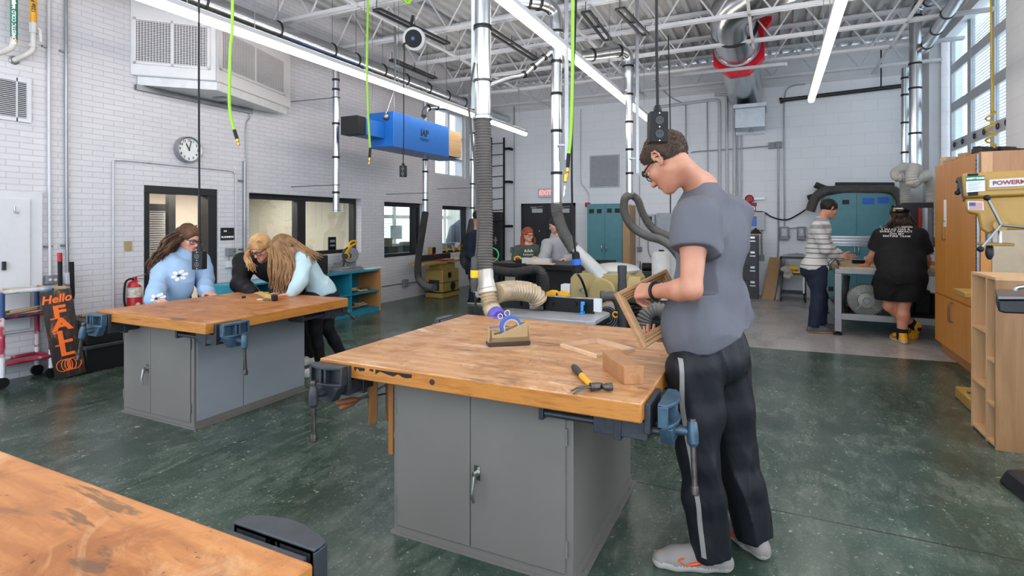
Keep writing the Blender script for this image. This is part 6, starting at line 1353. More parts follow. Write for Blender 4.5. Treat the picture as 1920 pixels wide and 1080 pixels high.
for i in range(3): one('control_cabinet', MB().box((X1 - .75 + .2 * i, Y0 + .9 + .05 * i, .227), (X1 - .57 + .2 * i, Y0 + 1.2, .6 - .05 * i)), DARK, 'dark control cabinet on the lower shelf of the machine table', 'cabinet', 'dark boxes on the lower shelf', bevel=.01)
zz_ = ZT + .026
for lab, u, v, sx, sy, sz, m_, rz in (('black clamp piece on the machine table by the teacher', 1610, 494, .16, .06, .05, BLACK, .3), ('white block on the machine table near the left', 1628, 490, .1, .07, .07, WHITE, .1), ('pale wooden block on the machine table left of the cap wearer', 1642, 490, .12, .1, .05, PLK2, .5), ('long tan strip on the machine table', 1655, 496, .4, .05, .025, PLK, .05), ('white carton at the middle of the machine table', 1650, 486, .14, .12, .09, WHITE, .2), ('tan block at the right end of the machine table', 1738, 497, .16, .1, .05, PLK, 0)):
 p = P(u, v, z=zz_); p.y = min(max(p.y, Y0 + .1), Y1 - .2); one('table_piece', MB().bx((p.x, p.y, zz_ + sz / 2), (sx, sy, sz), rz), m_, lab, 'block', bevel=.004)
one('cable_clutter', MB().tube([(X0 - .04, Y0 + .1, ZT - .02), (X0 - .06, Y0 + .05, ZT + .06), (X0 + .02, Y0 + .08, ZT + .14), (X0 + .06, Y0 + .15, ZT + .05)], .02, 8, 5), STEELD, 'bent grey cable at the left corner of the machine table', 'cable', smooth=60)
ts = 8.3; zt = .89
a, b = P(922, 492, t=ts), P(1090, 492, t=ts); y0 = min(a.y, b.y) - .1; y0 = 7.45; xa, xb = P(921, 490, y=y0).x, P(1092, 490, y=y0).x
t = thing('table_saw', 'black table saw with wide extension top in front of the back doors', 'table saw', ((xa + xb) / 2, y0 + .4, 0)); TS = M('saw_black', '#1d1e20', .35, .2)
MB().box((xa, y0, zt - .04), (xb, y0 + .85, zt)).build('table_top', TS, t, bevel=.004); MB().box((xa, y0 - .04, zt - .075), (xb, y0 - .002, zt - .02)).build('front_rail', BLACK, t)
MB().box((xb - .75, y0 + .08, 0), (xb - .12, y0 + .75, zt - .04)).build('cabinet', TS, t, bevel=.008)
for y in (y0 + .06, y0 + .8): MB().box((xa + .04, y - .025, 0), (xa + .09, y + .025, zt - .04)).build('leg', TS, t)
fx = P(1000, 492, y=y0).x; MB().box((fx - .2, y0 + .02, zt + .001), (fx + .25, y0 + .12, zt + .085)).build('fence', M('fence_white', '#c3c6ca', .35, .3), t, bevel=.004); MB().box((fx - .30, y0 + .02, zt + .001), (fx - .2, y0 + .1, zt + .06)).build('fence_clamp', BLACK, t)
p = P(1024, 494, z=zt); one('wooden_board', MB().bx((p.x, y0 - .03 + .0, zt + .012), (.42, .10, .022), .1), WOOD('panel_pale', '#c59a6b', '#d8b184', axis=0), 'wooden panel lying on the black table saw in front of the white fence', 'board')
for lab, u in (('yellow push block under the hand of the girl in green', 971), ('yellow push block beside the right hand of the girl in green', 1003)):
 p = P(u, 490, y=y0 + .3); t = thing('push_block', lab, 'push block', (p.x, p.y, zt)); MB().bx((p.x, p.y, zt + .012), (.13, .08, .022)).build('base', BLACK, t); MB().tube([(p.x - .05, p.y, zt + .02), (p.x - .05, p.y, zt + .06), (p.x, p.y, zt + .08), (p.x + .05, p.y, zt + .06), (p.x + .05, p.y, zt + .02)], .016, 8, 5).build('handle', YT, t, smooth=60)
one('green_coil', MB().torus(P(922, 478, y=y0 + .35), (.4, -1, .1), .11, .012, 28, 8), M('coil_green', '#3fae6c', .4), 'green hose coil on the left end of the table saw', 'coil')
flex('dark hose lying under the front rail of the table saw', [P(925, 506, t=7.6), P(960, 511, t=7.55), P(985, 508, t=7.5), P(1004, 505, t=7.45), P(1016, 512, t=7.4), P(1021, 528, t=7.4), P(1021, 548, t=7.4)], .06, HOSED)
a = P(1132, 492, t=7.6); t = thing('roller_stand', 'black outfeed roller stand in front of the left teal cabinet', 'stand', (a.x, a.y, 0)); MB().bx((a.x, a.y, a.z), (.34, .1, .07), .3).build('top_bar', BLACK, t, bevel=.005); MB().cyl((a.x, a.y, .02), (a.x, a.y, a.z - .03), .025, n=10).build('post', DARK, t); MB().bx((a.x, a.y, .012), (.4, .3, .024), .3).build('foot', DARK, t)
zt = .79; y0 = 3.78; xa, xb = P(926, 590, y=y0).x, P(1112, 594, y=y0).x
t = thing('router_table', 'black router table with long fence right behind the middle workbench', 'router table', ((xa + xb) / 2, y0 + .25, 0));
pl = [(xa, y0), (xb - .05, y0), (xb, y0 + .05), (xb, y0 + .45), (xb - .05, y0 + .5), (xa, y0 + .5)]
MB().prism(pl, zt - .03, zt).build('top', M('router_top', '#a9a9ad', .35, .2, var=.03), t, bevel=.004); MB().prism([(x, y) for x, y in pl], zt - .075, zt - .031).build('edge', BLACK, t, bevel=.006)
for x in (xa + .06, xb - .08):
 for y in (y0 + .06, y0 + .44): MB().beam((x, y, zt - .07), (x + (.05 if x > xa + .3 else -.05), y, 0), .05, .05).build('leg', BLACK, t)
fy = y0 + .33; z1 = P(1050, 556, y=fy).z
fx0, fx1 = P(940, 570, y=fy).x, P(1113, 570, y=fy).x
MB().box((fx0, fy, zt + .001), (fx1, fy + .03, z1)).build('fence', BLACK, t, bevel=.002); MB().box((fx1, fy - .002, zt + .02), (fx1 + .06, fy + .03, z1)).build('fence_end', WHITE, t); MB().box((fx0, fy - .003, z1 - .006), (fx1, fy + .034, z1 + .002)).build('fence_cap', STEEL, t)
for u in (975, 1035, 1078): c = P(u, 569, y=fy); MB().cyl((c.x, fy, c.z), (c.x, fy - .02, c.z), .016, n=12).build('knob', BLACK, t)
c = P(1018, 566, y=fy - .01); MB().box((c.x - .1, fy - .05, zt + .01), (c.x + .02, fy - .0, zt + .10)).build('dust_port', GLASS('smoke_plastic', '#b9bcc0', .25), t)
c = P(1089, 576, y=fy - .08); mb = MB(); mb.box((c.x - .012, fy - .07, zt), (c.x + .012, fy - .01, zt + .02)); mb.bx((c.x, fy - .05, zt + .05), (.022, .05, .05), .3); mb.bx((c.x + .006, fy - .05, zt + .085), (.03, .04, .025), .3); mb.build('blue_clamp', M('clamp_blue', '#2f8fd6', .4), t, bevel=.004)
for (u0, u1) in ((1030, 1062),): pass
for i, u in enumerate((1037, 1056)): p = P(u, 549, y=fy + .16); one('yellow_block', MB().prism([(-.055, 0), (.055, 0), (.05, .03), (.02, .045), (-.02, .045), (-.05, .03)], -.03, .03, Matrix.Translation((p.x, p.y, z1 - .02)) @ Matrix.Rotation(PI / 2, 4, 'X')), YT, 'yellow plastic block behind the router table fence', 'block', 'yellow blocks behind the fence')
c = P(1133, 540, t=5.7); xl_, xr_ = c.x - .34, c.x + .30; y0 = c.y - .1; zt = P(1133, 513, t=5.6).z
t = thing('planer', 'beige thickness planer under the slanting dust chute', 'planer', (c.x, y0 + .35, 0)); PT = M('planer_tan', '#9f8b57', .4, var=.04)
mb = MB(); mb.prism([(xl_, zt - .32), (xr_, zt - .32), (xr_, zt - .08), (xr_ - .06, zt), (xl_ + .06, zt), (xl_, zt - .06)], -y0 - .7, -y0, Matrix.Rotation(PI / 2, 4, 'X')); mb.build('head', PT, t, bevel=.012)
MB().box((xl_ + .04, y0 + .06, 0), (xr_ - .04, y0 + .65, zt - .32)).build('base', PT, t, bevel=.01); MB().lathe([(.14, 0), (.14, .05), (.12, .07)], (c.x + .02, y0, zt - .18), axis=(0, -1, 0), n=28).build('cover', PT, t); MB().box((c.x - .12, y0 - .06, zt - .34), (c.x + .16, y0, zt - .18)).build('cover_lower', PT, t, bevel=.01); MB().cyl((c.x - .22, y0, zt - .18), (c.x - .16, y0 - .1, zt - .18), .02, n=10).build('shaft', STEELD, t)
MB().ell((c.x + .05, y0 + .35, zt + .02), (.26, .28, .07)).build('hood', M('hood_grey', '#b4b2ae', .4), t); MB().cyl((xr_ - .02, y0 + .05, zt - .14), (xr_ + .1, y0 + .05, zt - .14), .12, n=20).build('side_cover', PT, t)
MB().box((xl_ - .1, y0 - .02, zt - .32), (xl_ + .0, y0 + .1, zt - .13)).build('control_box', WHITE, t, bevel=.006)
c = P(1138, 596, t=4.75); t = thing('electric_motor', 'grey electric motor with round grille behind the middle workbench', 'motor', (c.x, c.y, .5)); d = V((.12, -1, 0)).normalized()
MB().lathe([(.07, -.26), (.105, -.24), (.112, -.02), (.10, .0)], c, axis=d, n=30).build('housing', M('motor_grey', '#8f8a84', .45, .2), t)
gb = MB().lathe([(.1, .0), (.098, .006)], c, axis=d, n=30).build('grille', DARK, t)
for r_ in (.03, .05, .07, .088): MB().torus(c + d * .009, d, r_, .004, 28, 6).build('ring', STEELD, gb)
MB().box((c.x - .1, c.y + .02, .3), (c.x + .1, c.y + .25, c.z - .09)).build('mount', DARK, t)
p = P(1154, 590, t=4.55); one('yellow_tag', MB().torus(p, d, .022, .007, 14, 6), YT, 'yellow ring tag in front of the electric motor', 'tag')
a = P(1166.5, 498, t=4.3); one('black_pipe', MB().lathe([(.036, 0), (.036, a.z - .14), (.033, a.z - .14), (.033, a.z - .06), (.036, a.z - .06), (.036, a.z), (.030, a.z), (.030, a.z - .03)], (a.x, a.y, 0), axis=(0, 0, 1), n=20), M('pipe_black', '#2b2c2e', .45, var=.1), 'upright black pipe standing behind the middle workbench', 'pipe')
one('elbow_hose', MB().tube([P(1126, 556, t=4.6), P(1134, 556, t=4.6), P(1150, 556, t=4.62), P(1160, 570, t=4.65), P(1163, 592, t=4.7)], [.05, .05, .05, .05, .05, .05, .045] + [.04] * 18, 14, 6), RUBBER, 'thick dark rubber elbow between the router table and the black pipe', 'hose', smooth=60)
flex('ribbed grey hose arching behind the right end of the middle workbench', [P(1205, 622, t=4.6), P(1207, 600, t=4.6), P(1216, 586, t=4.6), P(1232, 581, t=4.6), P(1250, 588, t=4.6), P(1262, 604, t=4.6)], .062, HOSE, .024, .12)
for lab, pts in (('upper black tube lying across behind the middle workbench', [P(1172, 566, t=4.9), P(1210, 568, t=4.85), P(1275, 570, t=4.8)]), ('lower black tube lying across behind the middle workbench', [P(1172, 612, t=4.75), P(1210, 609, t=4.75), P(1275, 606, t=4.75)])): one('black_tube', MB().tube(pts, .028, 12, 6), BLACK, lab, 'tube', smooth=60)
for i, pts in enumerate(([(1170, 580), (1195, 574), (1225, 582), (1260, 578)], [(1175, 592), (1200, 585), (1220, 596), (1255, 590)], [(1172, 586), (1190, 598), (1215, 588), (1262, 598)])): one('cable', MB().tube([P(u, v, t=4.95 + .03 * i) for u, v in pts], .01, 6, 6), BLACK, 'black cable looping behind the wooden frame the student holds', 'cable', 'black cables behind the bench', smooth=60)
t = thing('floor_machine', 'dark low machine base behind the right end of the middle workbench', 'machine', (P(1215, 600, t=5.2).x, P(1215, 600, t=5.2).y, 0)); c = P(1215, 600, t=5.2); MB().bx((c.x, c.y, .34), (.62, .4, .68)).build('body', DARK, t, bevel=.02); MB().bx((c.x, c.y, .70), (.7, .46, .03)).build('top', BLACK, t)
# ================================================================ the right side: tall cabinet, drill press, open shelf
CABW = WOOD('cabinet_birch', '#b5752f', '#c5853d', '#b67a34', scale=3, axis=2, rough=.35, rings=.4); PLY = WOOD('plywood_end', '#b98d62', '#cfa478', '#c09468', scale=5, axis=2)
XC = 1.72; q0, q1 = P(1753, 665, x=XC), P(1834, 665, x=XC); YF, YN = q0.y, q1.y; ZC = P(1752, 313, x=XC).z; XW_ = 2.6
t = thing('tall_cabinet', 'tall birch storage cabinet with upper and lower doors at the right', 'cabinet', ((XC + XW_) / 2, (YF + YN) / 2, 0))
MB().box((XC + .02, YN, .12), (XW_, YF, ZC)).build('carcass', CABW, t, bevel=.003); MB().box((XC + .06, YN + .02, 0), (XW_, YF - .02, .12)).build('plinth', WOOD('plinth_wood', '#99663a', '#a97444', axis=1), t)
zs = P(1752, 547, x=XC).z; ys = P(1774, 450, x=XC).y; ysl = P(1786, 600, x=XC).y; yst = P(1829, 450, x=XC).y
HM = M('handle_bronze', '#6b5f52', .35, .8)
def pull(y, z, par, L=.1): return MB().tube([(XC - .001, y, z + L), (XC - .03, y, z + L * .92), (XC - .03, y, z - L * .92), (XC - .001, y, z - L)], .005, 8, 3).build('handle', HM, par)
for (p, q, z0, z1, hy, hz) in ((ys + .004, YF - .005, zs + .006, ZC - .005, ys + .03, P(1772, 432, x=XC).z), (yst + .01, ys - .004, zs + .006, ZC - .005, None, 0), (ysl + .004, YF - .005, .13, zs - .012, ysl + .03, P(1779, 583, x=XC).z), (yst + .01, ysl - .004, .13, zs - .012, ysl - .03, P(1783, 584, x=XC).z)):
 d = MB().box((XC, p, z0), (XC + .018, q, z1)).build('door', CABW, t, bevel=.003)
 if hy is not None: pull(hy, hz, d)
a, b = P(1770, 375, x=XC), P(1774.5, 425, x=XC); MB().box((XC - .003, b.y, b.z), (XC, a.y, a.z)).build('paper_strip', M('paper_white', '#e3e0da', .6), t)
MB().box((XC - .004, YN + .02, zs + .25), (XC + .018, YN + .055, ZC - .02)).build('shelf_standard', STEELD, t); mb = MB()
for i in range(30): z = zs + .28 + i * (ZC - zs - .33) / 30; mb.box((XC - .006, YN + .03, z), (XC - .004, YN + .045, z + .02))
mb.build('slots', M('slot_black', '#141516', .6), t)
MB().box((XC + .02, YN - .02, P(1850, 345, y=YN).z), (XC + .10, YN - .001, ZC - .01)).build('end_stile', PLY, t); MB().box((XC + .10, YN - .018, P(1850, 346, y=YN).z), (XW_, YN - .001, ZC - .005)).build('end_panel', WOOD('walnut_ply', '#9c6f4a', '#b38560', '#a37750', axis=2), t)
MB().box((XC + .10, YN - .012, .15), (XW_, YN - .001, P(1850, 405, y=YN).z)).build('lower_end_panel', M('beige_panel', '#b9a88e', .5), t)
for lab, y, x, s, m_ in (('pale wood block on the far front corner of the tall cabinet top', YF - .06, XC + .12, (.14, .1, .1), PLK2), ('small wood wedge on top of the tall cabinet', YF - .25, XC + .1, (.1, .14, .05), PLK), ('tan wood block behind the front edge of the tall cabinet top', YF - .16, XC + .26, (.12, .12, .13), PLK)): one('wood_block', MB().bx((x, y, ZC + s[2] / 2), s, .3), m_, lab, 'block', bevel=.004)
for i, (u, v) in enumerate(((1846, 267), (1858, 263), (1896, 258), (1910, 262))): p = P(u, v, y=YN + .25); one('plane_tool', MB().bx((p.x, p.y + .05 * i, ZC + .03), (.19, .1, .05), .6).bx((p.x - .03, p.y + .05 * i, ZC + .065), (.13, .05, .02), .6), DARK if i != 1 else BLACK, 'flat black steel tool lying on top of the tall cabinet', 'tool', 'black tools on the tall cabinet', bevel=.006)
pts = []
for i in range(60): an = i * .55; pts.append(V((2.45 + .05 * math.cos(an), 8.75 + .05 * math.sin(an), 2.2 + i * .012)))
pts += [pts[-1] + V((0, 0, .3)), V((2.45, 8.75, 4.4))]
one('coiled_hose', MB().tube(pts, .011, 6, 2), M('coil_yellow', '#d9b020', .4), 'yellow coiled air hose hanging by the right wall above the tall cabinet', 'hose', smooth=60)
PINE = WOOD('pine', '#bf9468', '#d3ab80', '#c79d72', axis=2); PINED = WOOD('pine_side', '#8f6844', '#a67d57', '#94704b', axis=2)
XS = 1.32; q0, q1 = P(1820.5, 789, x=XS), P(1866.5, 843, x=XS); YF, YN = q0.y, q1.y; ZS = P(1866, 520, x=XS).z; xe = XS + .78; th = .02
t = thing('shelf_unit', 'open pine shelf unit with two columns of cubbies beside the drill press', 'shelf', ((XS + xe) / 2, (YF + YN) / 2, 0)); ym = P(1849.5, 700, x=XS).y
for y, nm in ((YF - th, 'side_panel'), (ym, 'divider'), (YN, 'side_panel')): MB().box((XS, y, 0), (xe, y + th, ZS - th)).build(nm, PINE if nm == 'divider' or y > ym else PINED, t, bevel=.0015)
MB().box((XS, YN, ZS - th), (xe, YF, ZS)).build('top', PINE, t, bevel=.0015); MB().box((XS + .30, YN + th, 0), (XS + .31, YF - th, ZS - th)).build('back', PINED, t)
for (y0, y1, vs_) in ((ym + th, YF - th, [P(1822, 607, x=XS).z, P(1822, 706, x=XS).z, .03]), (YN + th, ym, [P(1850, 668, x=XS).z, P(1850, 749, x=XS).z, .03])):
 for z in vs_: MB().box((XS + .002, y0, z - .02), (XS + .30, y1, z)).build('shelf', PINE, t, bevel=.0015)
MU = M('press_mustard', '#a47f36', .38, var=.04); tD = 3.12
d0 = (FW + RT * .84).normalized(); dq = P(1857, 420, t=tD)
def dp(u, v, k=0.0):
 r = FW + RT * ((u - CX) / FOC) + V((0, 0, 1)) * ((CY - v) / FOC); e = V((0, 0, EYE)); return e + r * ((dq - e).dot(d0) / r.dot(d0)) + d0 * k
def dpoly(pts, k0, k1): mb = MB(); return mb.poly3([dp(u, v, k0) for u, v in pts], d0 * (k1 - k0))
cb = dp(1985, 900); t = thing('drill_press', 'mustard yellow drill press at the right edge', 'drill press', (cb.x, cb.y, 0))
dpoly([(1803, 331), (1806, 325), (1990, 314), (1990, 363), (1812, 371), (1806, 368)], .0, .34).build('belt_guard', MU, t, bevel=.012)
dpoly([(1850, 334.5), (1990, 326), (1990, 352), (1850, 357.5)], -.006, .0).build('guard_panel', MU, t, bevel=.004)
pn = dpoly([(1855, 337.5), (1985, 329), (1985, 345), (1855, 351.5)], -.010, -.006).build('name_plate', M('plate_silver', '#c3c9d4', .35), t)
rr = (dp(1990, 337, -.01) - dp(1855, 344.6, -.01)).normalized()
mb = MB(); lettering(mb, 'POWERMATIC', .033, dp(1861, 344, -.012), rr, (V((0, 0, 1)) - rr * rr.z).normalized(), bold=.0008, align='LEFT', spacing=1.0); mb.build('lettering', M('letter_red', '#8e1d22', .5), pn, smooth=0)
dpoly([(1793, 333), (1803, 330), (1811, 371), (1805, 376)], .02, .30).build('guard_end', DARK, t)
hd = dpoly([(1806, 372), (1812, 370), (1990, 362), (1990, 430), (1868, 432), (1853, 440), (1838, 430), (1833, 402), (1812, 398)], .03, .31).build('head_casting', MU, t, bevel=.012)
dpoly([(1810, 340), (1832, 339), (1832, 364), (1810, 366)], -.004, .0)
sg = dpoly([(1811, 331), (1846, 329), (1847, 358), (1812, 361)], -.005, -.001).build('safety_sign', M('sign_paper', '#d5d9dc', .5), t); dpoly([(1811, 331), (1846, 329), (1846, 338), (1811, 340)], -.007, -.005).build('green_header', M('safety_green', '#0c6b4a', .5), sg)
mb = MB(); r2 = (dp(1846, 333.5) - dp(1811, 335.5)).normalized(); u2 = (V((0, 0, 1)) - r2 * r2.z).normalized(); lettering(mb, 'SAFETY RULES', .0122, dp(1828.6, 334.6, -.0085), r2, u2, bold=.0008); mb.build('lettering', M('sign_white', '#f2f2f2', .5), sg, smooth=0)
for i in range(6): mb = MB(); mb.beam(dp(1815, 343 + i * 2.7, -.006), dp(1842 - (i % 3) * 4, 341.6 + i * 2.7, -.006), .0012, .0026, up=d0); mb.build('text_line', M('text_grey', '#7b8088', .6), sg)
dpoly([(1814, 326), (1834, 325), (1834, 331), (1814, 332)], -.006, .0).build('black_strip', BLACK, t); dpoly([(1815, 361), (1834, 359.5), (1834, 366), (1815, 367.5)], -.006, .0).build('black_strip', BLACK, t)
fl = dpoly([(1814, 377), (1844, 377.5), (1845, 394), (1815, 393)], .024, .03).build('flag_sticker', M('sticker_white', '#d9d4d6', .5), t)
for i in range(7): v = 379.2 + i * 2.0; dpoly([(1817, v), (1842.5, v + .3), (1842.5, v + 1.25), (1817, v + .95)], .0225, .024).build('red_stripe', M('flag_red', '#a83240', .5), fl)
dpoly([(1817, 379), (1829, 379.2), (1829, 386.2), (1817, 386)], .021, .0225).build('blue_canton', M('flag_blue', '#3a4a86', .5), fl)
ax = dp(1857, 430, .17)
def vat(v): return EYE + (CY - v) * (ax - V((0, 0, EYE))).dot(FW) / FOC
MB().cyl((ax.x, ax.y, vat(400)), (ax.x, ax.y, vat(458)), .02, n=20).build('quill', STEELD, t); MB().cyl((ax.x + .03, ax.y - .06, vat(395)), (ax.x + .03, ax.y - .06, vat(455)), .01, n=10).build('depth_rod', STEEL, t)
MB().box((ax.x - .05, ax.y - .09, vat(460)), (ax.x + .09, ax.y + .05, vat(455))).build('quill_collar', MU, t, bevel=.006); MB().lathe([(.012, 0), (.018, .01), (.021, .03), (.021, .055), (.014, .075), (.006, .085)], (ax.x, ax.y, vat(460)), axis=(0, 0, -1), n=20).build('chuck', DARK, t)
hb = dp(1876, 422, -.06); h_ = MB().cyl(hb + d0 * .12, hb, .034, n=20).build('feed_hub', MU, t)
for (u, v) in ((1850, 372), (1838, 466), (1925, 427)):
 e = dp(u, v, -.09); b_ = MB().cyl(hb, e, .0075, n=8).build('feed_handle', STEELD, h_); MB().ell(e, .017).build('knob', BLACK, h_)
e = dp(1800, 348, .06); MB().cyl(dp(1806, 352, .1), dp(1796, 352, .02), .006, n=8).build('speed_lever', DARK, t); MB().ell(dp(1798, 339, .05), .016).build('lever_knob', BLACK, t); MB().ell(dp(1795, 361, .03), .015).build('lever_knob', BLACK, t); MB().cyl(dp(1798, 341, .05), dp(1796, 360, .03), .007, n=8).build('lever', DARK, t)
MB().cyl((cb.x, cb.y + .1, 0), (cb.x, cb.y + .1, dp(1985, 340).z), .055, n=24).build('column', STEELD, t)
zt = dp(1870, 556, .1).z; p0 = dp(1869, 560); MB().poly3([dp(1870, 562, .0), dp(2000, 562, .0), dp(2000, 562, .42), dp(1870, 562, .42)], (0, 0, .02)).build('table', M('table_iron', '#6f7073', .35, .8), t, bevel=.004)
tb_ = MB().poly3([dp(1871, 563, .01), dp(2000, 563, .01), dp(2000, 592, .01), dp(1884, 588, .01), dp(1871, 584, .01)], d0 * .36).build('table_skirt', DARK, t, bevel=.01)
MB().tube([dp(1904, 545, -.0), dp(1910, 539, -.0), dp(1930, 537, -.0)], .012, 10, 5).build('crank', STEEL, t)
bs = MB(); pz = [dp(1868, 905), dp(2000, 985), dp(2000, 930), dp(1990, 900)]
f0 = P(1869, 902, z=0); mb = MB(); L1, L2 = .62, .42
ux, uy = (P(1925, 948, z=0) - f0).normalized(), V((0, 0, 1)).cross((P(1925, 948, z=0) - f0).normalized())
mb = MB(); prof = [(0, 0), (0, .06), (.05, .13), (.12, .15), (.60, .15), (.60, 0)]
vs_ = [f0 + ux * .0 + uy * -.0 + V((0, 0, 0))]
def bpnt(a, b, z): return f0 + ux * a + uy * b + V((0, 0, z))
mb._add([bpnt(0, 0, 0), bpnt(.5, 0, 0), bpnt(.5, .6, 0), bpnt(0, .6, 0), bpnt(.03, .03, .09), bpnt(.5, .03, .09), bpnt(.5, .57, .13), bpnt(.03, .57, .13)], [(0, 3, 2, 1), (4, 5, 6, 7), (0, 1, 5, 4), (1, 2, 6, 5), (2, 3, 7, 6), (3, 0, 4, 7)]); mb.build('base', M('base_black', '#26272a', .4, .3), t, bevel=.015)
p = P(1798, 752, z=0); t = thing('floor_machine', 'mustard yellow machine foot on the floor behind the pine shelf unit', 'machine', (p.x + .15, p.y + .1, 0)); MB().box((p.x, p.y - .28, 0), (p.x + .4, p.y + .12, .10)).build('foot', MU, t, bevel=.015); MB().cyl((p.x + .03, p.y - .1, .11), (p.x + .14, p.y - .1, .11), .012, n=10).build('bolt', STEELD, t)
q = P(1800, 549, t=4.6); MB().cyl((q.x + .25, q.y, .09), (q.x + .25, q.y, q.z - .02), .05, n=20).build('column', STEELD, t); MB().box((q.x, q.y - .12, q.z - .03), (q.x + .35, q.y + .2, q.z + .02)).build('table', MU, t, bevel=.008); MB().cyl((q.x + .08, q.y - .1, q.z + .05), (q.x + .25, q.y - .1, q.z + .06), .014, n=10).build('crank', STEEL, t)
# ================================================================ people
from mathutils.bvhtree import BVHTree
def skin_mat(name, a):
 k = NT(name); n = k.noise(k.coord((1, 1, 1)), 9, 5, .6); c = hx(a)
 lo = (c[0] * .88, c[1] * .74, c[2] * .70, 1); k.col(k.ramp(n, [(.35, lo), (.65, c)])); k.setr(.5); k.b.inputs['Subsurface Weight'].default_value = .12; k.b.inputs['Subsurface Radius'].default_value = (.02, .008, .004); k.b.inputs['Subsurface Scale'].default_value = .5
 k.bump(k.noise(k.coord((1, 1, 1)), 180, 2), .04, .002); return k.m
SK1, SK2, SK3 = skin_mat('skin_warm', '#b9846a'), skin_mat('skin_fair', '#d9a690'), skin_mat('skin_tan', '#c78f72')
def cloth(name, col, var=.06, fold=1.0, rough=.75, knit=0):
 if name in _M: return _M[name]
 k = NT(name); c = hx(col); v = k.coord((1, 1, .55)); n = k.noise(v, 7, 4, .55, .8)
 lo = tuple(x * (1 - 1.2 * var) for x in c[:3]) + (1,); hi = tuple(min(1, x * (1 + 1.2 * var)) for x in c[:3]) + (1,); k.col(k.ramp(n, [(.3, lo), (.7, hi)])); k.setr(rough); k.b.inputs['Specular IOR Level'].default_value = .25
 h = k.math('MULTIPLY_ADD', k.noise(k.coord((1, 1, 1)), 260, 2), .06 + knit, k.noise(k.coord((1, 1, .4), 'Object', (.2, .1, 0)), 11, 3, .5, 1.2)); k.bump(h, .5 * fold, .012)
 _M[name] = k.m; return k.m
LENS = GLASS('lens_clear', '#f2f6f7', .10); FRM = M('glasses_black', '#141416', .3)
EYEW = M('eye_white', '#e6e2dd', .3); IRIS = M('iris_brown', '#3a281c', .3); LIP = M('lips', '#b06a5e', .45)
def mat3(f, up):
 f = V(f).normalized(); r = f.cross(V(up)).normalized(); u = r.cross(f); return Matrix((r, f, u)).transposed()
def head_prims(s, H, hs, c, jaw=1.0):
 Lw = lambda x, y, z: c + H @ (V((x, y, z)) * hs)
 E = lambda p, r, k=.02, op='u', rot=None: s.ell(Lw(*p), V(r) * hs, H @ rot if rot else H, k, op)
 E((0, -.018, .035), (.074, .093, .083), .0); E((0, .022, -.012), (.064, .066, .078), .03); E((0, .036, -.058), (.05 * jaw, .05, .05), .03)
 s.cone(Lw(-.05, .0, -.048), Lw(-.014, .068, -.088), .022 * hs, .018 * hs, .03); s.cone(Lw(.05, .0, -.048), Lw(.014, .068, -.088), .022 * hs, .018 * hs, .03)
 E((0, .076, -.090), (.019, .015, .014), .02)
 for x in (-1, 1):
  E((x * .038, .058, -.018), (.026, .024, .024), .02); s.cone(Lw(x * .012, .082, .030), Lw(x * .045, .066, .028), .009 * hs, .008 * hs, .015)
  E((x * .032, .092, .008), (.018, .016, .012), .014, 's')
  s.chain([Lw(x * (.080 + .014 * (.012 - y) / .036), y, z) for y, z in ((.010, .006), (.008, .024), (-.006, .034), (-.020, .028), (-.025, .008), (-.018, -.014), (-.006, -.028), (.004, -.026))], [.0048 * hs] * 7 + [.006 * hs], .004); E((x * .079, -.008, .002), (.005, .016, .026), .006, 'u', Euler((R(-10), 0, x * R(-20))).to_matrix())
  s.chain([Lw(x * .017, .087, .0165), Lw(x * .032, .090, .0175), Lw(x * .047, .080, .0145)], [.0058 * hs] * 3, .006); s.chain([Lw(x * .018, .085, -.007), Lw(x * .032, .086, -.009), Lw(x * .046, .078, -.006)], [.0045 * hs] * 3, .008)
 s.cone(Lw(0, .082, .012), Lw(0, .106, -.024), .0095 * hs, .0125 * hs, .012); E((0, .108, -.028), (.0125, .011, .010), .008)
 for x in (-1, 1): E((x * .012, .097, -.032), (.008, .010, .008), .006)
 s.cone(Lw(-.019, .083, -.056), Lw(0, .092, -.053), .006 * hs, .0075 * hs, .008); s.cone(Lw(.019, .083, -.056), Lw(0, .092, -.053), .006 * hs, .0075 * hs, .008)
 s.cone(Lw(-.016, .082, -.065), Lw(.016, .082, -.065), .007 * hs, .007 * hs, .008); s.cone(Lw(-.02, .094, -.0605), Lw(.02, .094, -.0605), .0016, .0016, .003, 's')
 return Lw
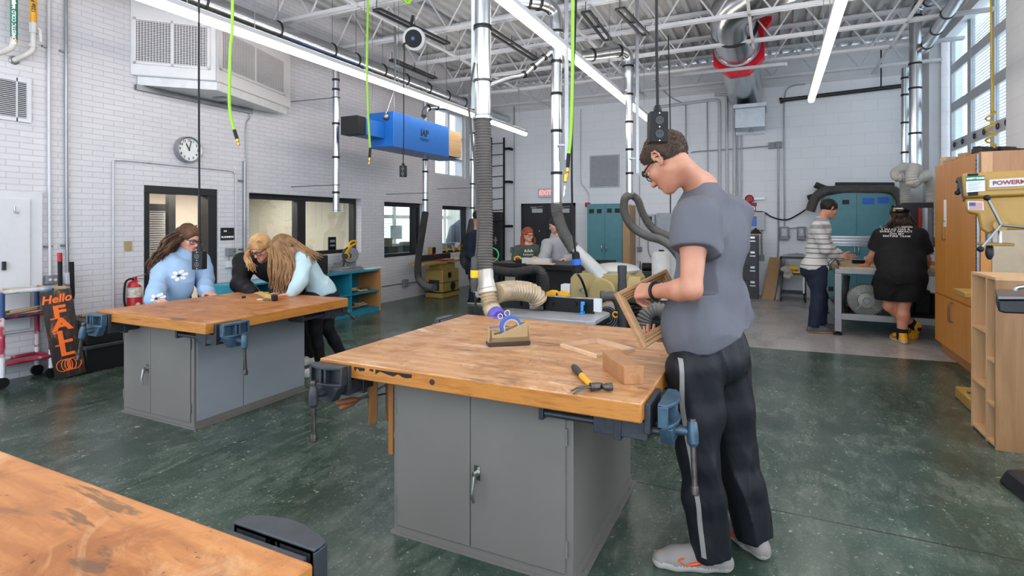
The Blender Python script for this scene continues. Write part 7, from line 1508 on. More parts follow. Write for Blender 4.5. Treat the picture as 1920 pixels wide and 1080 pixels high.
def hand(s, w, d, n, th, curl=(20, 30, 20), hs=1.0, thumb=(.55, .75, .35), spread=.004, k=.006):
 """w wrist, d towards the knuckles, n out of the palm, th towards the thumb side; curl = bend of the three joints in degrees"""
 w = V(w); d = V(d).normalized(); n = V(n); n = (n - d * n.dot(d)).normalized(); t_ = V(th); t_ = (t_ - d * t_.dot(d) - n * t_.dot(n)).normalized()
 s.cone(w - d * .02, w + d * .02, .026 * hs, .024 * hs, .015)
 off = (.030, .010, -.010, -.028); ln = ((.044, .027, .022), (.048, .031, .023), (.045, .029, .022), (.035, .021, .019)); rad = (.0098, .0100, .0095, .0085); ks = (.086, .090, .086, .078)
 tips = []
 for i in range(4):
  kn = w + d * ks[i] * hs + t_ * off[i] * hs
  s.cone(w + d * .012 + t_ * off[i] * .55 * hs, kn, .0150 * hs, .0118 * hs, .014)
  a = 0.0; p = kn; c_ = curl[i] if isinstance(curl[0], (tuple, list)) else curl
  for j in range(3):
   a += R(c_[j]); q = p + (d * math.cos(a) + n * math.sin(a) + t_ * (spread * (1.5 - i) * 8)).normalized() * ln[i][j] * hs
   s.cone(p, q, rad[i] * hs * (1 - .08 * j), rad[i] * hs * (.92 - .1 * j), k if j == 0 else .003); p = q
  tips.append(p)
 b = w + d * .022 * hs + t_ * .022 * hs; dd = (d * thumb[0] + t_ * thumb[1] + n * thumb[2]).normalized(); p1 = b + dd * .042 * hs
 s.cone(w + d * .02, p1, .018 * hs, .0135 * hs, .014); d2 = (dd + d * .5 - t_ * .25).normalized(); p2 = p1 + d2 * .032 * hs; s.cone(p1, p2, .0122 * hs, .0105 * hs, .004); p3 = p2 + (d2 + d * .2 - t_ * .2 + n * .1).normalized() * .027 * hs; s.cone(p2, p3, .0105 * hs, .0085 * hs, .003)
 return tips
def glasses(t, H, hs, c, dark_bar=True, tint=LENS):
 Lw = lambda x, y, z: c + H @ (V((x, y, z)) * hs)
 mb = MB()
 for x in (-1, 1):
  pts = [Lw(x * (.034 + .028 * math.copysign(abs(math.cos(a)) ** .6, math.cos(a))), .100 - .012 * max(0, math.cos(a) * 1) - .0, .006 + .020 * math.copysign(abs(math.sin(a)) ** .6, math.sin(a))) for a in [2 * PI * i / 20 for i in range(20)]]
  mb.loft(pts, .0022 * hs, 6, closed=True)
 mb.cyl(Lw(-.008, .102, .012), Lw(.008, .102, .012), .0025, n=6)
 if dark_bar: mb.tube([Lw(-.066, .082, .020), Lw(-.034, .103, .024), Lw(0, .106, .022), Lw(.034, .103, .024), Lw(.066, .082, .020)], .0042 * hs, 6, 4)
 g = mb.build('glasses', FRM, t, smooth=60)
 for x in (-1, 1):
  MB().tube([Lw(x * .064, .086, .016), Lw(x * .076, .05, .014), Lw(x * .083, .0, .012), Lw(x * .082, -.022, .0), Lw(x * .08, -.034, -.012)], .0032 * hs, 6, 4).build('temple', FRM, g, smooth=60)
  vs = [Lw(x * (.034 + .027 * math.cos(a)), .100 - .012 * max(0, math.cos(a)), .006 + .019 * math.sin(a)) for a in [2 * PI * i / 16 for i in range(16)]]
  mb = MB(); mb._add(vs, [tuple(range(16))]); mb.build('lens', tint, g, smooth=0)
def eyes(t, H, hs, c, brow=None):
 Lw = lambda x, y, z: c + H @ (V((x, y, z)) * hs)
 MB().tube([Lw(-.021, .086, -.058), Lw(-.008, .0965, -.0545), Lw(0, .0970, -.0555), Lw(.008, .0965, -.0545), Lw(.021, .086, -.058)], [.002] * 3 + [.0045] * 10 + [.002] * 4, 6, 4).tube([Lw(-.019, .086, -.061), Lw(0, .0945, -.066), Lw(.019, .086, -.061)], [.002] * 2 + [.0055] * 5 + [.002] * 2, 6, 4).build('lips', LIP, t, smooth=60)
 for x in (-1, 1):
  e = MB().ell(Lw(x * .032, .0735, .005), .0125 * hs).build('eye', EYEW, t); MB().ell(Lw(x * .032, .0822, .001), .0055 * hs).build('iris', IRIS, e)
  if brow is not None: MB().tube([Lw(x * .012, .093, .026), Lw(x * .03, .089, .032), Lw(x * .05, .074, .026)], [.003, .0045, .0045, .004, .0035, .003, .002, .002, .002][:9], 6, 4).build('eyebrow', brow, t, smooth=60)
def wavef(amp, seed, f=(22, 22, 9)):
 r = np.random.RandomState(seed); ph = r.rand(6) * 6.28; dr = r.randn(6, 3) * np.array(f) / 1.6
 def fn(x, y, z):
  o = 0
  for i in range(6): o = o + np.sin(dr[i, 0] * x + dr[i, 1] * y + dr[i, 2] * z + ph[i] + .8 * np.sin(9 * z + ph[(i + 1) % 6]))
  if amp > .0035:
   for i in range(3): o = o - 3.2 * (1 - np.abs(np.sin(.62 * (dr[i, 0] * x + dr[i, 1] * y) + (i - 1) * 7 * z + ph[i + 2] + .9 * np.sin(6 * z + 5 * x + ph[i])))) ** 3 * (.5 + .5 * np.sin(8 * z + 4 * y + ph[i + 1]))
  return amp * o / 2.4
 return fn
def person(name_label, base, J, H, hs, skin, hands, shorts=False, res=.0075, bulk=1.0, legs=True, short_sleeve=True, jaw=1.0, thick=1.0):
 """root and the continuous skin body; J holds the joints in world space"""
 t = thing('person', name_label, 'person', base); o = V(base)
 s = SDF(res, .03); L = {k: (v - o) for k, v in J.items()}; c = L['head']
 rx = (L['RS'] - L['LS']).normalized(); zz_ = (L['neck'] - L['pelvis']).normalized(); fy = zz_.cross(rx).normalized(); B = Matrix((rx, fy, rx.cross(fy))).transposed()
 pel, nk = L['pelvis'], L['neck']
 head_prims(s, H, hs, c, jaw)
 hb = c + H @ (V((0, -.028, -.055)) * hs); s.cone(nk, hb, .055 * hs, .049 * hs, .03); s.cone(nk - zz_ * .06, nk + (hb - nk) * .1, .075 * thick, .06 * thick, .04)
 s.ell(nk.lerp(pel, .3), V((.145, .095, .16)) * bulk, B, .05); s.ell(nk.lerp(pel, .62), V((.13, .09, .16)) * bulk, B, .05); s.ell(pel, V((.145, .105, .12)) * bulk, B, .05)
 for a in 'LR':
  sh, el, wr = L[a + 'S'], L[a + 'E'], L[a + 'W']
  s.cone(nk - zz_ * .07, sh, .055, .052 * thick, .05); s.chain([sh, sh.lerp(el, .4), el, el.lerp(wr, .3), wr], [.052 * thick, .047 * thick, .038 * thick, .040 * thick, .027], .02)
  if hands.get(a): hand(s, wr, *hands[a][:3], **hands[a][3])
  if legs:
   hp, kn, an, to = L[a + 'H'], L[a + 'K'], L[a + 'A'], L[a + 'T']
   g = 1.25 if shorts else .8
   s.chain([hp, hp.lerp(kn, .5), kn, kn.lerp(an, .32), an], [.085 * g, .07 * g, .055 * g, .056 * g, .036 * g], .03); s.cone(an - V((0, 0, .02)), to + V((0, 0, .01)), .03, .02, .02)
 sdf_obj('body', s, skin, t)
 t_ = dict(t=t, o=o, L=L, B=B, fy=fy, zz=zz_, pel=pel, nk=nk, c=c, H=H, hs=hs, bulk=bulk, thick=thick, rx=rx)
 return t_
def top(p, mat, sleeve='long', infl=.02, hem=.12, seed=1, amp=.003, res=.008, cuff=1.0, neck_r=.075, high=0.0, zone=None, hem_n=None, extra=None, name='shirt', sl=.62, ext=()):
 s = SDF(res, .04); L, B, nk, pel, zz, b = p['L'], p['B'], p['nk'], p['pel'], p['zz'], p['bulk']; i = infl; th = p['thick']
 s.ell(nk.lerp(pel, .28), V((.150 * b + i, .098 * b + i, .17 * b)), B, .0); s.ell(nk.lerp(pel, .62), V((.135 * b + i, .098 * b + i, .18)), B, .06); s.ell(pel, V((.148 * b + i, .108 * b + i, .15)), B, .06)
 s.cone(pel, pel - V((0, 0, hem)), .125 * b + i, .118 * b + i, .06)
 for e in ext: s.ell(*e)
 s.cone(nk - zz * .05, nk + zz * (.015 + high), neck_r + .02, neck_r * .92, .05)
 for a in 'LR':
  sh, el, wr = L[a + 'S'], L[a + 'E'], L[a + 'W']; s.cone(nk - zz * .06, sh, .062, .056 * th + i * .8, .05)
  if sleeve == 'long': s.chain([sh, sh.lerp(el, .5), el, el.lerp(wr, .5), wr.lerp(el, .06)], [.056 * th + i, .054 * th + i, .048 * th + i, .042 * th + i, .034 * th + i * cuff], .03)
  else: s.chain([sh, sh.lerp(el, sl * .6), sh.lerp(el, sl + .08)], [.056 * th + i * .9, .055 * th + i * .8, .056 * th + i * .9], .035)
 hn = V(hem_n) if hem_n else V((0, 0, -1)); s.cutbox(pel - V((0, 0, hem)), hn, pel - V((0, 0, hem + .1)), .30 * max(1, b), .006); hdir = (p['c'] - nk).normalized(); high > .055 or s.cutbox(nk + zz * (.022 + high), (zz + hdir * .3).normalized(), nk + zz * .08, .09, .008)
 for a in 'LR':
  if sleeve == 'short': sh, el = L[a + 'S'], L[a + 'E']; q = sh.lerp(el, sl); s.cutbox(q, (el - sh), q + (el - sh).normalized() * .07, .13, .004)
 if extra: extra(s, p)
 return sdf_obj(name, s, mat, p['t'], wavef(amp, seed), zone)
def pants(p, mat, infl=.018, amp=.003, seed=3, res=.008, short=None, zone=None, wide=1.0, flare=1.0, ank=.02, name='trousers', hip=1.0):
 s = SDF(res, .035); L, B, pel, b = p['L'], p['B'], p['pel'], p['bulk']; i = infl
 Bp = Matrix.Identity(3)
 r_ = (L['RH'] - L['LH']); r_.z = 0; r_.normalize(); f_ = V((0, 0, 1)).cross(r_); Bp = Matrix((r_, f_, V((0, 0, 1)))).transposed()
 s.ell(pel, V((.150 * b + i, .112 * b * hip + i, .14)), Bp, .0); s.ell(pel - V((0, 0, .07)) - f_ * .03 * hip, V((.145 * b + i, .11 * b * hip + i, .11)), Bp, .05 * b)
 for a in 'LR':
  hp, kn, an = L[a + 'H'], L[a + 'K'], L[a + 'A']
  if short: e = hp.lerp(kn, short); s.chain([hp, hp.lerp(e, .5), e], [.098 * wide + i, .097 * wide + i, .094 * wide + i * 1.2], .06)
  else: s.chain([hp, hp.lerp(kn, .5), kn, kn.lerp(an, .4), an.lerp(kn, ank)], [.095 * wide + i, .080 * wide + i, .060 * wide + i, .056 * wide * flare + i, .048 * wide * flare + i], .03)
 for a in 'LR':
  hp, kn, an = L[a + 'H'], L[a + 'K'], L[a + 'A']
  if not short: e = an.lerp(kn, ank); s.cutbox(e, (an - kn), e + (an - kn).normalized() * .06, .12, .004)
 if short: s.cut(V((0, 0, (L['LH'].lerp(L['LK'], short).z + L['RH'].lerp(L['RK'], short).z) / 2)), V((0, 0, -1)), .006)
 return sdf_obj(name, s, mat, p['t'], wavef(amp, seed), zone)
def shoe(p, a, up_mat, sole_mat, sc=1.0, tilt=None, sole=.028, accent=None):
 L = p['L']; an, to = L[a + 'A'], L[a + 'T']; gz = 0 - p['o'].z if tilt is None else None
 d = (to - an)
 if tilt is None: d.z = 0
 d.normalize(); up = V((0, 0, 1)) if tilt is None else V(tilt).normalized(); up = (up - d * up.dot(d)).normalized(); sd = d.cross(up)
 base = V((an.x, an.y, 0)) if tilt is None else an - up * .075
 q = lambda x, y, z: base + d * x * sc + sd * y * sc + up * z * sc
 s = SDF(.006, .02); s.cone(q(-.045, 0, .035), q(.03, 0, .035), .036 * sc, .038 * sc); s.cone(q(.03, 0, .034), q(.13, .004, .03), .040 * sc, .045 * sc); s.cone(q(.13, .004, .028), q(.185, 0, .024), .043 * sc, .033 * sc)
 s.cone(q(-.025, 0, .05), q(-.02, 0, .095), .037 * sc, .038 * sc); s.cone(q(.02, 0, .075), q(.12, 0, .045), .034 * sc, .03 * sc); s.cut(q(0, 0, 0), -up, .004); s.cut(q(0, 0, .105), up, .004)
 zf = lambda x, y, z: ((x - base.x) * up.x + (y - base.y) * up.y + (z - base.z) * up.z < sole * sc).astype(int)
 o = sdf_obj('shoe', s, [up_mat, sole_mat], p['t'], None, zf)
 if accent is not None:
  mb = MB(); sgn = 1 if a == 'R' else -1
  for sg in (1, -1):
   pts = [q(.10, sg * .044, .035), q(.06, sg * .042, .043), q(.02, sg * .040, .055), q(-.03, sg * .038, .075)]; mb.loft(cr(pts, 4), [.001, .004, .006, .007, .0075, .007, .006, .005, .004, .003, .002, .002, .0015], 6, squash=(1, 1))
   mb.loft(cr([q(.10, sg * .044, .035), q(.125, sg * .043, .05), q(.105, sg * .040, .058)], 4), .003, 6)
  mb.build('side_mark', accent, o, smooth=60, world=False)
 mb = MB()
 for i in range(4): mb.tube([q(.045 + .022 * i, -.024, .083 - .011 * i), q(.05 + .022 * i, 0, .096 - .012 * i), q(.045 + .022 * i, .024, .083 - .011 * i)], .0028, 5, 3)
 mb.build('laces', M('laces_white', '#d8d5d0', .6), o, smooth=60, world=False); return o
def cap_hair(p, mat, infl=.010, front=.045, low=-.05, res=.006, seed=5, amp=.002, slope=-.55, extra=None, name='hair'):
 H, hs, c = p['H'], p['hs'], p['c']; s = SDF(res, .02); Lw = lambda x, y, z: c + H @ (V((x, y, z)) * hs)
 s.ell(Lw(0, -.018, .036), V((.075 + infl, .094 + infl, .084 + infl)) * hs, H, 0)
 s.cut(Lw(0, front, 0), H @ V((0, 1, slope)), .008); s.cut(Lw(0, -.03, low), H @ V((0, .35, -1)), .012)
 if extra: extra(s, Lw, p)
 return sdf_obj(name, s, mat, p['t'], wavef(amp, seed, (60, 60, 60)))
def hair_mat(name, a, b, c):
 if name in _M: return _M[name]
 k = NT(name); n = k.noise(k.coord((1, 1, .25)), 60, 4, .6, .5); m_ = k.noise(k.coord((1, 1, 1)), 6, 3); k.col(k.mix(.5, k.ramp(n, [(.3, a), (.5, b), (.72, c)]), k.ramp(m_, [(.35, a), (.65, c)]))); k.setr(.55); k.b.inputs['Specular IOR Level'].default_value = .3; k.bump(n, .4, .004); _M[name] = k.m; return k.m
def strands(p, mat, starts, ends, mids, n, r=.011, wave=.012, freq=3.0, seed=1, name='hair_strands', par=None):
 """n tapered locks from points around starts to points around ends; all three are lists of (point, spread)"""
 rnd = random.Random(seed); mb = MB(); o = p['o']; n = int(n * 2.4); r *= .56; wave *= .7
 for i in range(n):
  u = i / max(n - 1, 1); f = lambda lst: lst[0][0].lerp(lst[-1][0], u) + V((rnd.uniform(-1, 1), rnd.uniform(-1, 1), rnd.uniform(-1, 1))) * lst[0][1] if len(lst) > 1 else lst[0][0] + V((rnd.uniform(-1, 1), rnd.uniform(-1, 1), rnd.uniform(-1, 1))) * lst[0][1]
  a, b, e = f(starts), f(mids), f(ends); q = cr([a, b, e], 9); ph = rnd.random() * 6.28; pts = []
  for j, pt in enumerate(q): w = j / (len(q) - 1); pts.append(pt + V((math.sin(w * freq * 6.28 + ph), math.cos(w * freq * 6.28 + ph * 1.3), 0)) * wave * w)
  rr = [r * (.8 + .5 * math.sin(PI * min(1, j / (len(q) - 1) * 1.05))) * (1 if j < len(q) - 4 else .85 ** (j - len(q) + 5)) for j in range(len(q))]; mb.loft(pts, rr, 6)
 mb.v = [v - V((0, 0, 0)) for v in mb.v]
 return mb.build(name, mat, par or p['t'], smooth=80, world=False)
def on_cloth(p, obj, items, origin, right, up, off=.002, dist=.6, lim=.06):
 """flat shapes (verts, faces) laid onto a garment along -normal"""
 me = obj.data; bv = BVHTree.FromPolygons([v.co.copy() for v in me.vertices], [tuple(f.vertices) for f in me.polygons]); r, u = V(right).normalized(), V(up); u = (u - r * u.dot(r)).normalized(); n = r.cross(u); mb = MB(); o = V(origin) - p['o']; h0 = bv.ray_cast(o + n * dist, -n)[0]; z0 = (h0 - o).dot(n) if h0 is not None else 0
 for vs, fs in items:
  out = []
  for v in vs:
   q = o + r * v[0] + u * v[1]; h = bv.ray_cast(q + n * dist, -n); e = (h[0] - q).dot(n) if h[0] is not None else z0; out.append(q + n * (max(min(e, z0 + lim), z0 - lim) + off))
  mb._add(out, fs)
 return mb
def grid_fill(vs, fs): return vs, fs
def tufts(p, h, mat, n, L=.016, seed=1):
 rnd = random.Random(seed); me = h.data; mb = MB(); H, c = p['H'], p['c']; nv = len(me.vertices); flow = H @ V((0, .55, -.25))
 for i in range(n):
  v = me.vertices[rnd.randrange(nv)]; out = (v.co - c).normalized(); side = H @ V((rnd.uniform(-.5, .5), 0, rnd.uniform(-.3, .3))); d = (out * .22 + flow - out * flow.dot(out) + side).normalized()
  l = L * rnd.uniform(.6, 1.3); a = v.co - out * .003; mb.loft([a, a + d * l * .6, a + d * l - out * .002], [.0018, .0015, .0004], 4)
 return mb.build('hair_tufts', mat, h, smooth=60, world=False)
def student():
 J = dict(head=P(1250, 303, t=2.46), neck=P(1318, 356, t=2.5), pelvis=P(1328, 640, t=2.50), LS=P(1303, 410, t=2.30), RS=P(1368, 398, t=2.62), LE=P(1296, 543, t=2.22), RE=P(1352, 540, t=2.78), LW=P(1228, 546, t=2.40), RW=P(1262, 622, t=2.66),
    LH=P(1300, 690, t=2.41), RH=P(1352, 684, t=2.58), LK=P(1312, 860, t=2.38), RK=P(1383, 845, t=2.56), LA=P(1334, 1035, t=2.36), RA=P(1412, 1005, t=2.49))
 J['LT'] = J['LA'] + V((-.2, -.06, -.04)); J['RT'] = J['RA'] + V((-.14, .15, -.04))
 f = V((-.95, .30, 0)).normalized(); fd = (f * math.cos(R(44)) - V((0, 0, 1)) * math.sin(R(44))); H = mat3(fd, (0, 0, 1))
 base = (V(J['LA'] + J['RA']) / 2); base.z = 0
 A, Bq, Cq = FRM_A, FRM_B, FRM_C
 lw = J['LW']; dl = (P(1192, 546, t=2.49) - lw).normalized(); rw = J['RW']; dr = (P(1236, 638, t=2.60) - rw).normalized()
 tl = -FW
 hands = {'L': (dl, (V((.25, .35, -.75)) + FW * .4), V((0, 0, 1)) - FW * .1, dict(curl=((40, 50, 25), (55, 60, 30), (62, 60, 30), (66, 60, 30)), hs=1.12, thumb=(.75, .45, .25), k=.005)),
    'R': (dr, V((0, 0, 1)) - RT * .2, -FW * .2 - RT * 1.0, dict(curl=((30, 45, 30), (35, 50, 30), (38, 50, 30), (40, 50, 30)), hs=1.12, thumb=(.8, .4, .5)))}
 p = person('tall student in grey t-shirt holding a wooden frame at the middle workbench', base, J, H, 1.09, SK1, hands, res=.0052, bulk=1.06, jaw=.95, thick=1.12)
 TEE = cloth('tee_grey', '#5c5c63', .05, .9)
 L = p['L']; bk = -p['fy']
 bk = lambda u, v, t: P(u, v, t=t) - p['o']
 sh = top(p, TEE, 'short', .026, -.042, 11, .014, .0065, neck_r=.078, hem_n=V((0, 0, -1)) + RT * .42, sl=.42, name='t_shirt',
    ext=[(bk(1294, 610, 2.42), V((.075, .12, .13)), p['B'], .06), (bk(1360, 560, 2.52), V((.15, .09, .16)), p['B'], .06), (bk(1352, 455, 2.52), V((.17, .11, .18)), p['B'], .06), (bk(1386, 592, 2.50), V((.06, .06, .05)), p['B'], .06)])
 BLK = cloth('track_black', '#15171c', .15, 1.0, .5); STR = M('track_stripe', '#83817d', .6); SEAM = BLK
 pa = pants(p, BLK, .022, .0075, 8, .0065, wide=1.06, flare=1.12, ank=-.02)
 lat = -p['rx']; lat.z = 0; lat.normalize()
 mb = MB(); bv = BVHTree.FromPolygons([v.co.copy() for v in pa.data.vertices], [tuple(q.vertices) for q in pa.data.polygons]); o = p['o']
 path = cr([P(1281, 676, t=2.3), P(1280, 704, t=2.3), P(1286, 780, t=2.28), P(1299, 860, t=2.28), P(1312, 950, t=2.28), P(1322, 1050, t=2.28)], 14); vs = []
 for q in path:
  for w in (-.0085, .0, .0085):
   e = q - o + RT * w; h = bv.ray_cast(e - FW * .5, FW); vs.append((h[0] if h[0] is not None else e) - FW * .003)
 n = len(path); mb._add(vs, [(3 * i + k, 3 * i + k + 1, 3 * i + k + 4, 3 * i + k + 3) for i in range(n - 1) for k in (0, 1)]); mb.build('stripe', STR, pa, smooth=60, world=False)
 SHU, SHS = cloth('shoe_grey', '#857f7a', .05, .3, .6), M('shoe_sole', '#b3aca4', .5); OR = M('shoe_orange', '#e0481c', .5)
 for a in 'LR': shoe(p, a, SHU, SHS, 1.15, accent=OR)
 HR = hair_mat('hair_brown_short', '#2a1d15', '#3a291e', '#4d382a')
 def fringe(s, Lw, q): s.ell(Lw(0, .045, .080), V((.045, .028, .022)) * q['hs'], H, .02)
 h = cap_hair(p, HR, .006, .046, -.055, .005, 5, .0015, -.42, fringe); tufts(p, h, HR, 3800, .0085)
 glasses(p['t'], H, 1.09, J['head']); eyes(p['t'], H, 1.09, J['head'], M('brow_dark', '#2e2018', .6))
 w = L['LW'] + p['o']; MB().torus(J['LW'].lerp(J['LE'], .03), (J['LE'] - J['LW']), .036, .0075, 24, 8).build('wristband', BLACK, p['t'])
FRM_A = P(1151, 551, t=2.47); FRM_B = P(1203, 655, t=2.42); FRM_C = P(1249, 517, t=2.68)
ey_ = (FRM_A - FRM_B); Hh = ey_.length; ey_.normalize(); ex_ = FRM_C - FRM_A; ex_ = ex_ - ey_ * ex_.dot(ey_); Ww = ex_.length; ex_.normalize(); nz_ = ex_.cross(ey_)
T = Matrix((ex_, ey_, nz_)).transposed().to_4x4(); T.translation = (FRM_A + FRM_B) / 2 + ex_ * Ww / 2
picture_frame('picture_frame', 'moulded brown wooden frame held up by the tall student', T, Ww, Hh, .05, .026, OAK2)
student()
def flower_girl():
 J = dict(head=P(355, 447, t=5.18), neck=P(346, 478, t=5.2), LS=P(374, 490, t=5.34), RS=P(314, 492, t=5.06), LE=P(383, 524, t=5.32), RE=P(296, 530, t=4.90), LW=P(386, 548, t=5.12), RW=P(289, 562, t=4.66))
 pel = P(318, 556, t=5.26); J['pelvis'] = pel; J['LH'] = pel + V((0, .09, -.03)); J['RH'] = pel + V((0, -.09, -.03))
 for a, y in (('L', .1), ('R', -.1)): J[a + 'K'] = V((pel.x - .02, pel.y + y, .45)); J[a + 'A'] = V((pel.x - .1, pel.y + y, .07)); J[a + 'T'] = V((pel.x + .1, pel.y + y, .03))
 f = V((.86, .1, -.42)); H = mat3(f, (0, 0, 1)); base = V((pel.x - .08, pel.y, 0))
 dn = V((0, 0, -1)); hands = {'L': (V((1, -.1, -.1)), dn, V((0, -1, 0)), dict(curl=(8, 14, 10))), 'R': (V((1, .1, -.1)), dn, V((0, 1, 0)), dict(curl=(8, 14, 10)))}
 p = person('girl with long wavy hair in a light blue flower sweater at the left workbench', base, J, H, 1.0, SK2, hands, res=.0075, bulk=.84)
 SW = cloth('sweater_blue', '#98b4d4', .04, .7, .85, .25)
 sw = top(p, SW, 'long', .028, .16, 21, .007, .0085, 1.3, .07, .05, name='sweater', ext=[(P(336, 528, t=5.06) - p['o'], (.11, .13, .20), Matrix.Identity(3), .08)])
 pants(p, cloth('jeans_dark', '#242a38', .1), .012, ank=.02)
 for a in 'LR': shoe(p, a, M('shoe_white', '#dcdcdc', .5), M('shoe_white_sole', '#e5e5e2', .5), 1.0)
 BH = hair_mat('hair_brown_long', '#2b1c14', '#4a3122', '#6b4a33')
 def ex(s, Lw, q): s.chain([Lw(0, -.07, .06), Lw(-.02, -.12, -.02), P(312, 470, t=5.1) - q['o'], P(295, 490, t=5.05) - q['o']], [.06, .07, .065, .04], .03)
 h = cap_hair(p, BH, .012, .048, -.02, .007, 5, .003, -.45, ex); o = p['o']; Lw = lambda x, y, z: J['head'] + H @ V((x, y, z)) - o
 strands(p, BH, [(Lw(-.06, -.05, .09), .03), (Lw(.02, -.10, .03), .03)], [(P(282, 505, t=4.98) - o, .05), (P(300, 498, t=5.1) - o, .05)], [(P(312, 455, t=5.02) - o, .035), (P(325, 472, t=5.2) - o, .035)], 46, .013, .03, 2.6, 3, par=h)
 strands(p, BH, [(Lw(-.07, .02, .06), .008), (Lw(-.075, -.02, .03), .01)], [(P(300, 486, t=4.95) - o, .03)], [(P(328, 455, t=5.05) - o, .02)], 14, .009, .012, 2, 8, par=h)
 strands(p, BH, [(Lw(.08, .0, .02), .012)], [(P(388, 510, t=5.3) - o, .02)], [(P(384, 478, t=5.34) - o, .012)], 9, .010, .012, 2, 9, par=h)
 strands(p, BH, [(P(322, 468, t=5.1) - o, .04)], [(P(283, 510, t=4.95) - o, .03), (P(290, 495, t=5.0) - o, .03)], [(P(302, 482, t=5.0) - o, .04)], 26, .014, .03, 2.4, 12, par=h)
 glasses(p['t'], H, 1.0, J['head'])
 eyes(p['t'], H, 1.0, J['head'], M('brow_dark', '#2e2018', .6))
 WF = M('flower_white', '#e4e2e0', .8); YC = M('flower_centre', '#2a2a2e', .7)
 n = -FW; r = RT; u = V((0, 0, 1))
 for (uu, vv, R0) in ((340, 516, .052), (345, 549, .045), (366, 488, .026)):
  c = P(uu, vv, t=5.0); it = []
  for k_ in range(6):
   a = k_ * PI / 3 + .3; vs = [(math.cos(a) * R0 * .55 + .26 * R0 * 1.3 * math.cos(b) * math.cos(a) - .2 * R0 * 1.3 * math.sin(b) * math.sin(a) + math.cos(a) * .1 * R0, math.sin(a) * R0 * .55 + .26 * R0 * 1.3 * math.cos(b) * math.sin(a) + .2 * R0 * 1.3 * math.sin(b) * math.cos(a) + math.sin(a) * .1 * R0) for b in [2 * PI * i / 12 for i in range(12)]]; it.append((vs, [tuple(range(12))]))
  on_cloth(p, sw, it, c, r, u, .004).build('flower_motif', WF, sw, world=False)
  on_cloth(p, sw, [([(R0 * .2 * math.cos(b), R0 * .2 * math.sin(b)) for b in [2 * PI * i / 12 for i in range(12)]], [tuple(range(12))])], c, r, u, .006).build('flower_centre', YC, sw, world=False)
 for a in 'LR': MB().torus(J[a + 'W'].lerp(J[a + 'E'], .12), J[a + 'E'] - J[a + 'W'], .058, .010, 18, 8).build('cuff_band', WF, sw)
flower_girl()
def black_girl():
 J = dict(head=P(489, 464, t=5.3), neck=P(490, 492, t=5.55), LS=P(528, 492, t=5.62), RS=P(456, 492, t=5.6), LE=P(536, 532, t=5.42), RE=P(450, 532, t=5.40), LW=P(516, 548, t=5.14), RW=P(476, 550, t=5.16))
 pel = V((-4.55, 4.28, .86)); J['pelvis'] = pel; J['LH'] = pel + V((.09, 0, -.03)); J['RH'] = pel + V((-.09, 0, -.03))
 for a, x in (('L', .1), ('R', -.1)): J[a + 'K'] = V((pel.x + x, pel.y - .02, .45)); J[a + 'A'] = V((pel.x + x, pel.y + .05, .07)); J[a + 'T'] = V((pel.x + x, pel.y - .14, .03))
 f = V((.12, -.72, -.62)); H = mat3(f, (0, 0, 1)); base = V((pel.x, pel.y, 0)); dn = V((0, 0, -1))
 hands = {'R': (V((.8, -.5, -.05)), V((.3, .1, -.9)), V((.4, .8, .3)), dict(curl=((40, 50, 30), (45, 55, 30), (50, 55, 30), (55, 55, 30)), thumb=(.8, .4, .4))), 'L': (V((-.6, -.7, -.1)), dn, V((-.7, .6, 0)), dict(curl=(15, 20, 12)))}
 p = person('blonde girl in a black jacket writing on the left workbench', base, J, H, 1.0, SK2, hands, res=.0075, bulk=.95)
 top(p, cloth('jacket_black', '#17171a', .12, 1.0, .65), 'long', .036, .14, 31, .007, .0085, 1.1, .082, .06, name='jacket'); pants(p, cloth('jeans_black', '#1c1d22', .1), .012)
 for a in 'LR': shoe(p, a, M('shoe_white', '#dcdcdc', .5), M('shoe_white_sole', '#e5e5e2', .5), 1.0)
 BL = hair_mat('hair_blonde', '#8a5f34', '#b98a55', '#d9b482'); h = cap_hair(p, BL, .018, .060, -.03, .007, 5, .002, -.55); o = p['o']; Lw = lambda x, y, z: J['head'] + H @ V((x, y, z)) - o
 strands(p, BL, [(Lw(-.05, .03, .10), .02), (Lw(-.085, -.02, .04), .015)], [(P(468, 503, t=5.22) - o, .03), (P(478, 506, t=5.26) - o, .02)], [(P(464, 476, t=5.3) - o, .018)], 26, .011, .010, 1.5, 3, par=h)
 strands(p, BL, [(Lw(.05, .03, .10), .02), (Lw(.085, -.02, .04), .015)], [(P(514, 503, t=5.22) - o, .03), (P(508, 500, t=5.26) - o, .02)], [(P(514, 476, t=5.3) - o, .018)], 24, .011, .010, 1.5, 4, par=h)
 glasses(p['t'], H, 1.0, J['head'])
 eyes(p['t'], H, 1.0, J['head'], M('brow_fair', '#6a4a2e', .6))
 w = P(489, 545, t=5.08); t = thing('pencil', 'pencil in the hand of the blonde girl in black', 'pencil', w); MB().cyl(P(497, 556, t=5.0), P(476, 532, t=5.12), .004, n=8).build('shaft', M('pencil_dark', '#2b2c33', .4), t); MB().cyl(P(497, 556, t=5.0), P(499, 559, t=4.99), .004, .0005, 8).build('tip', PLK2, t)
black_girl()
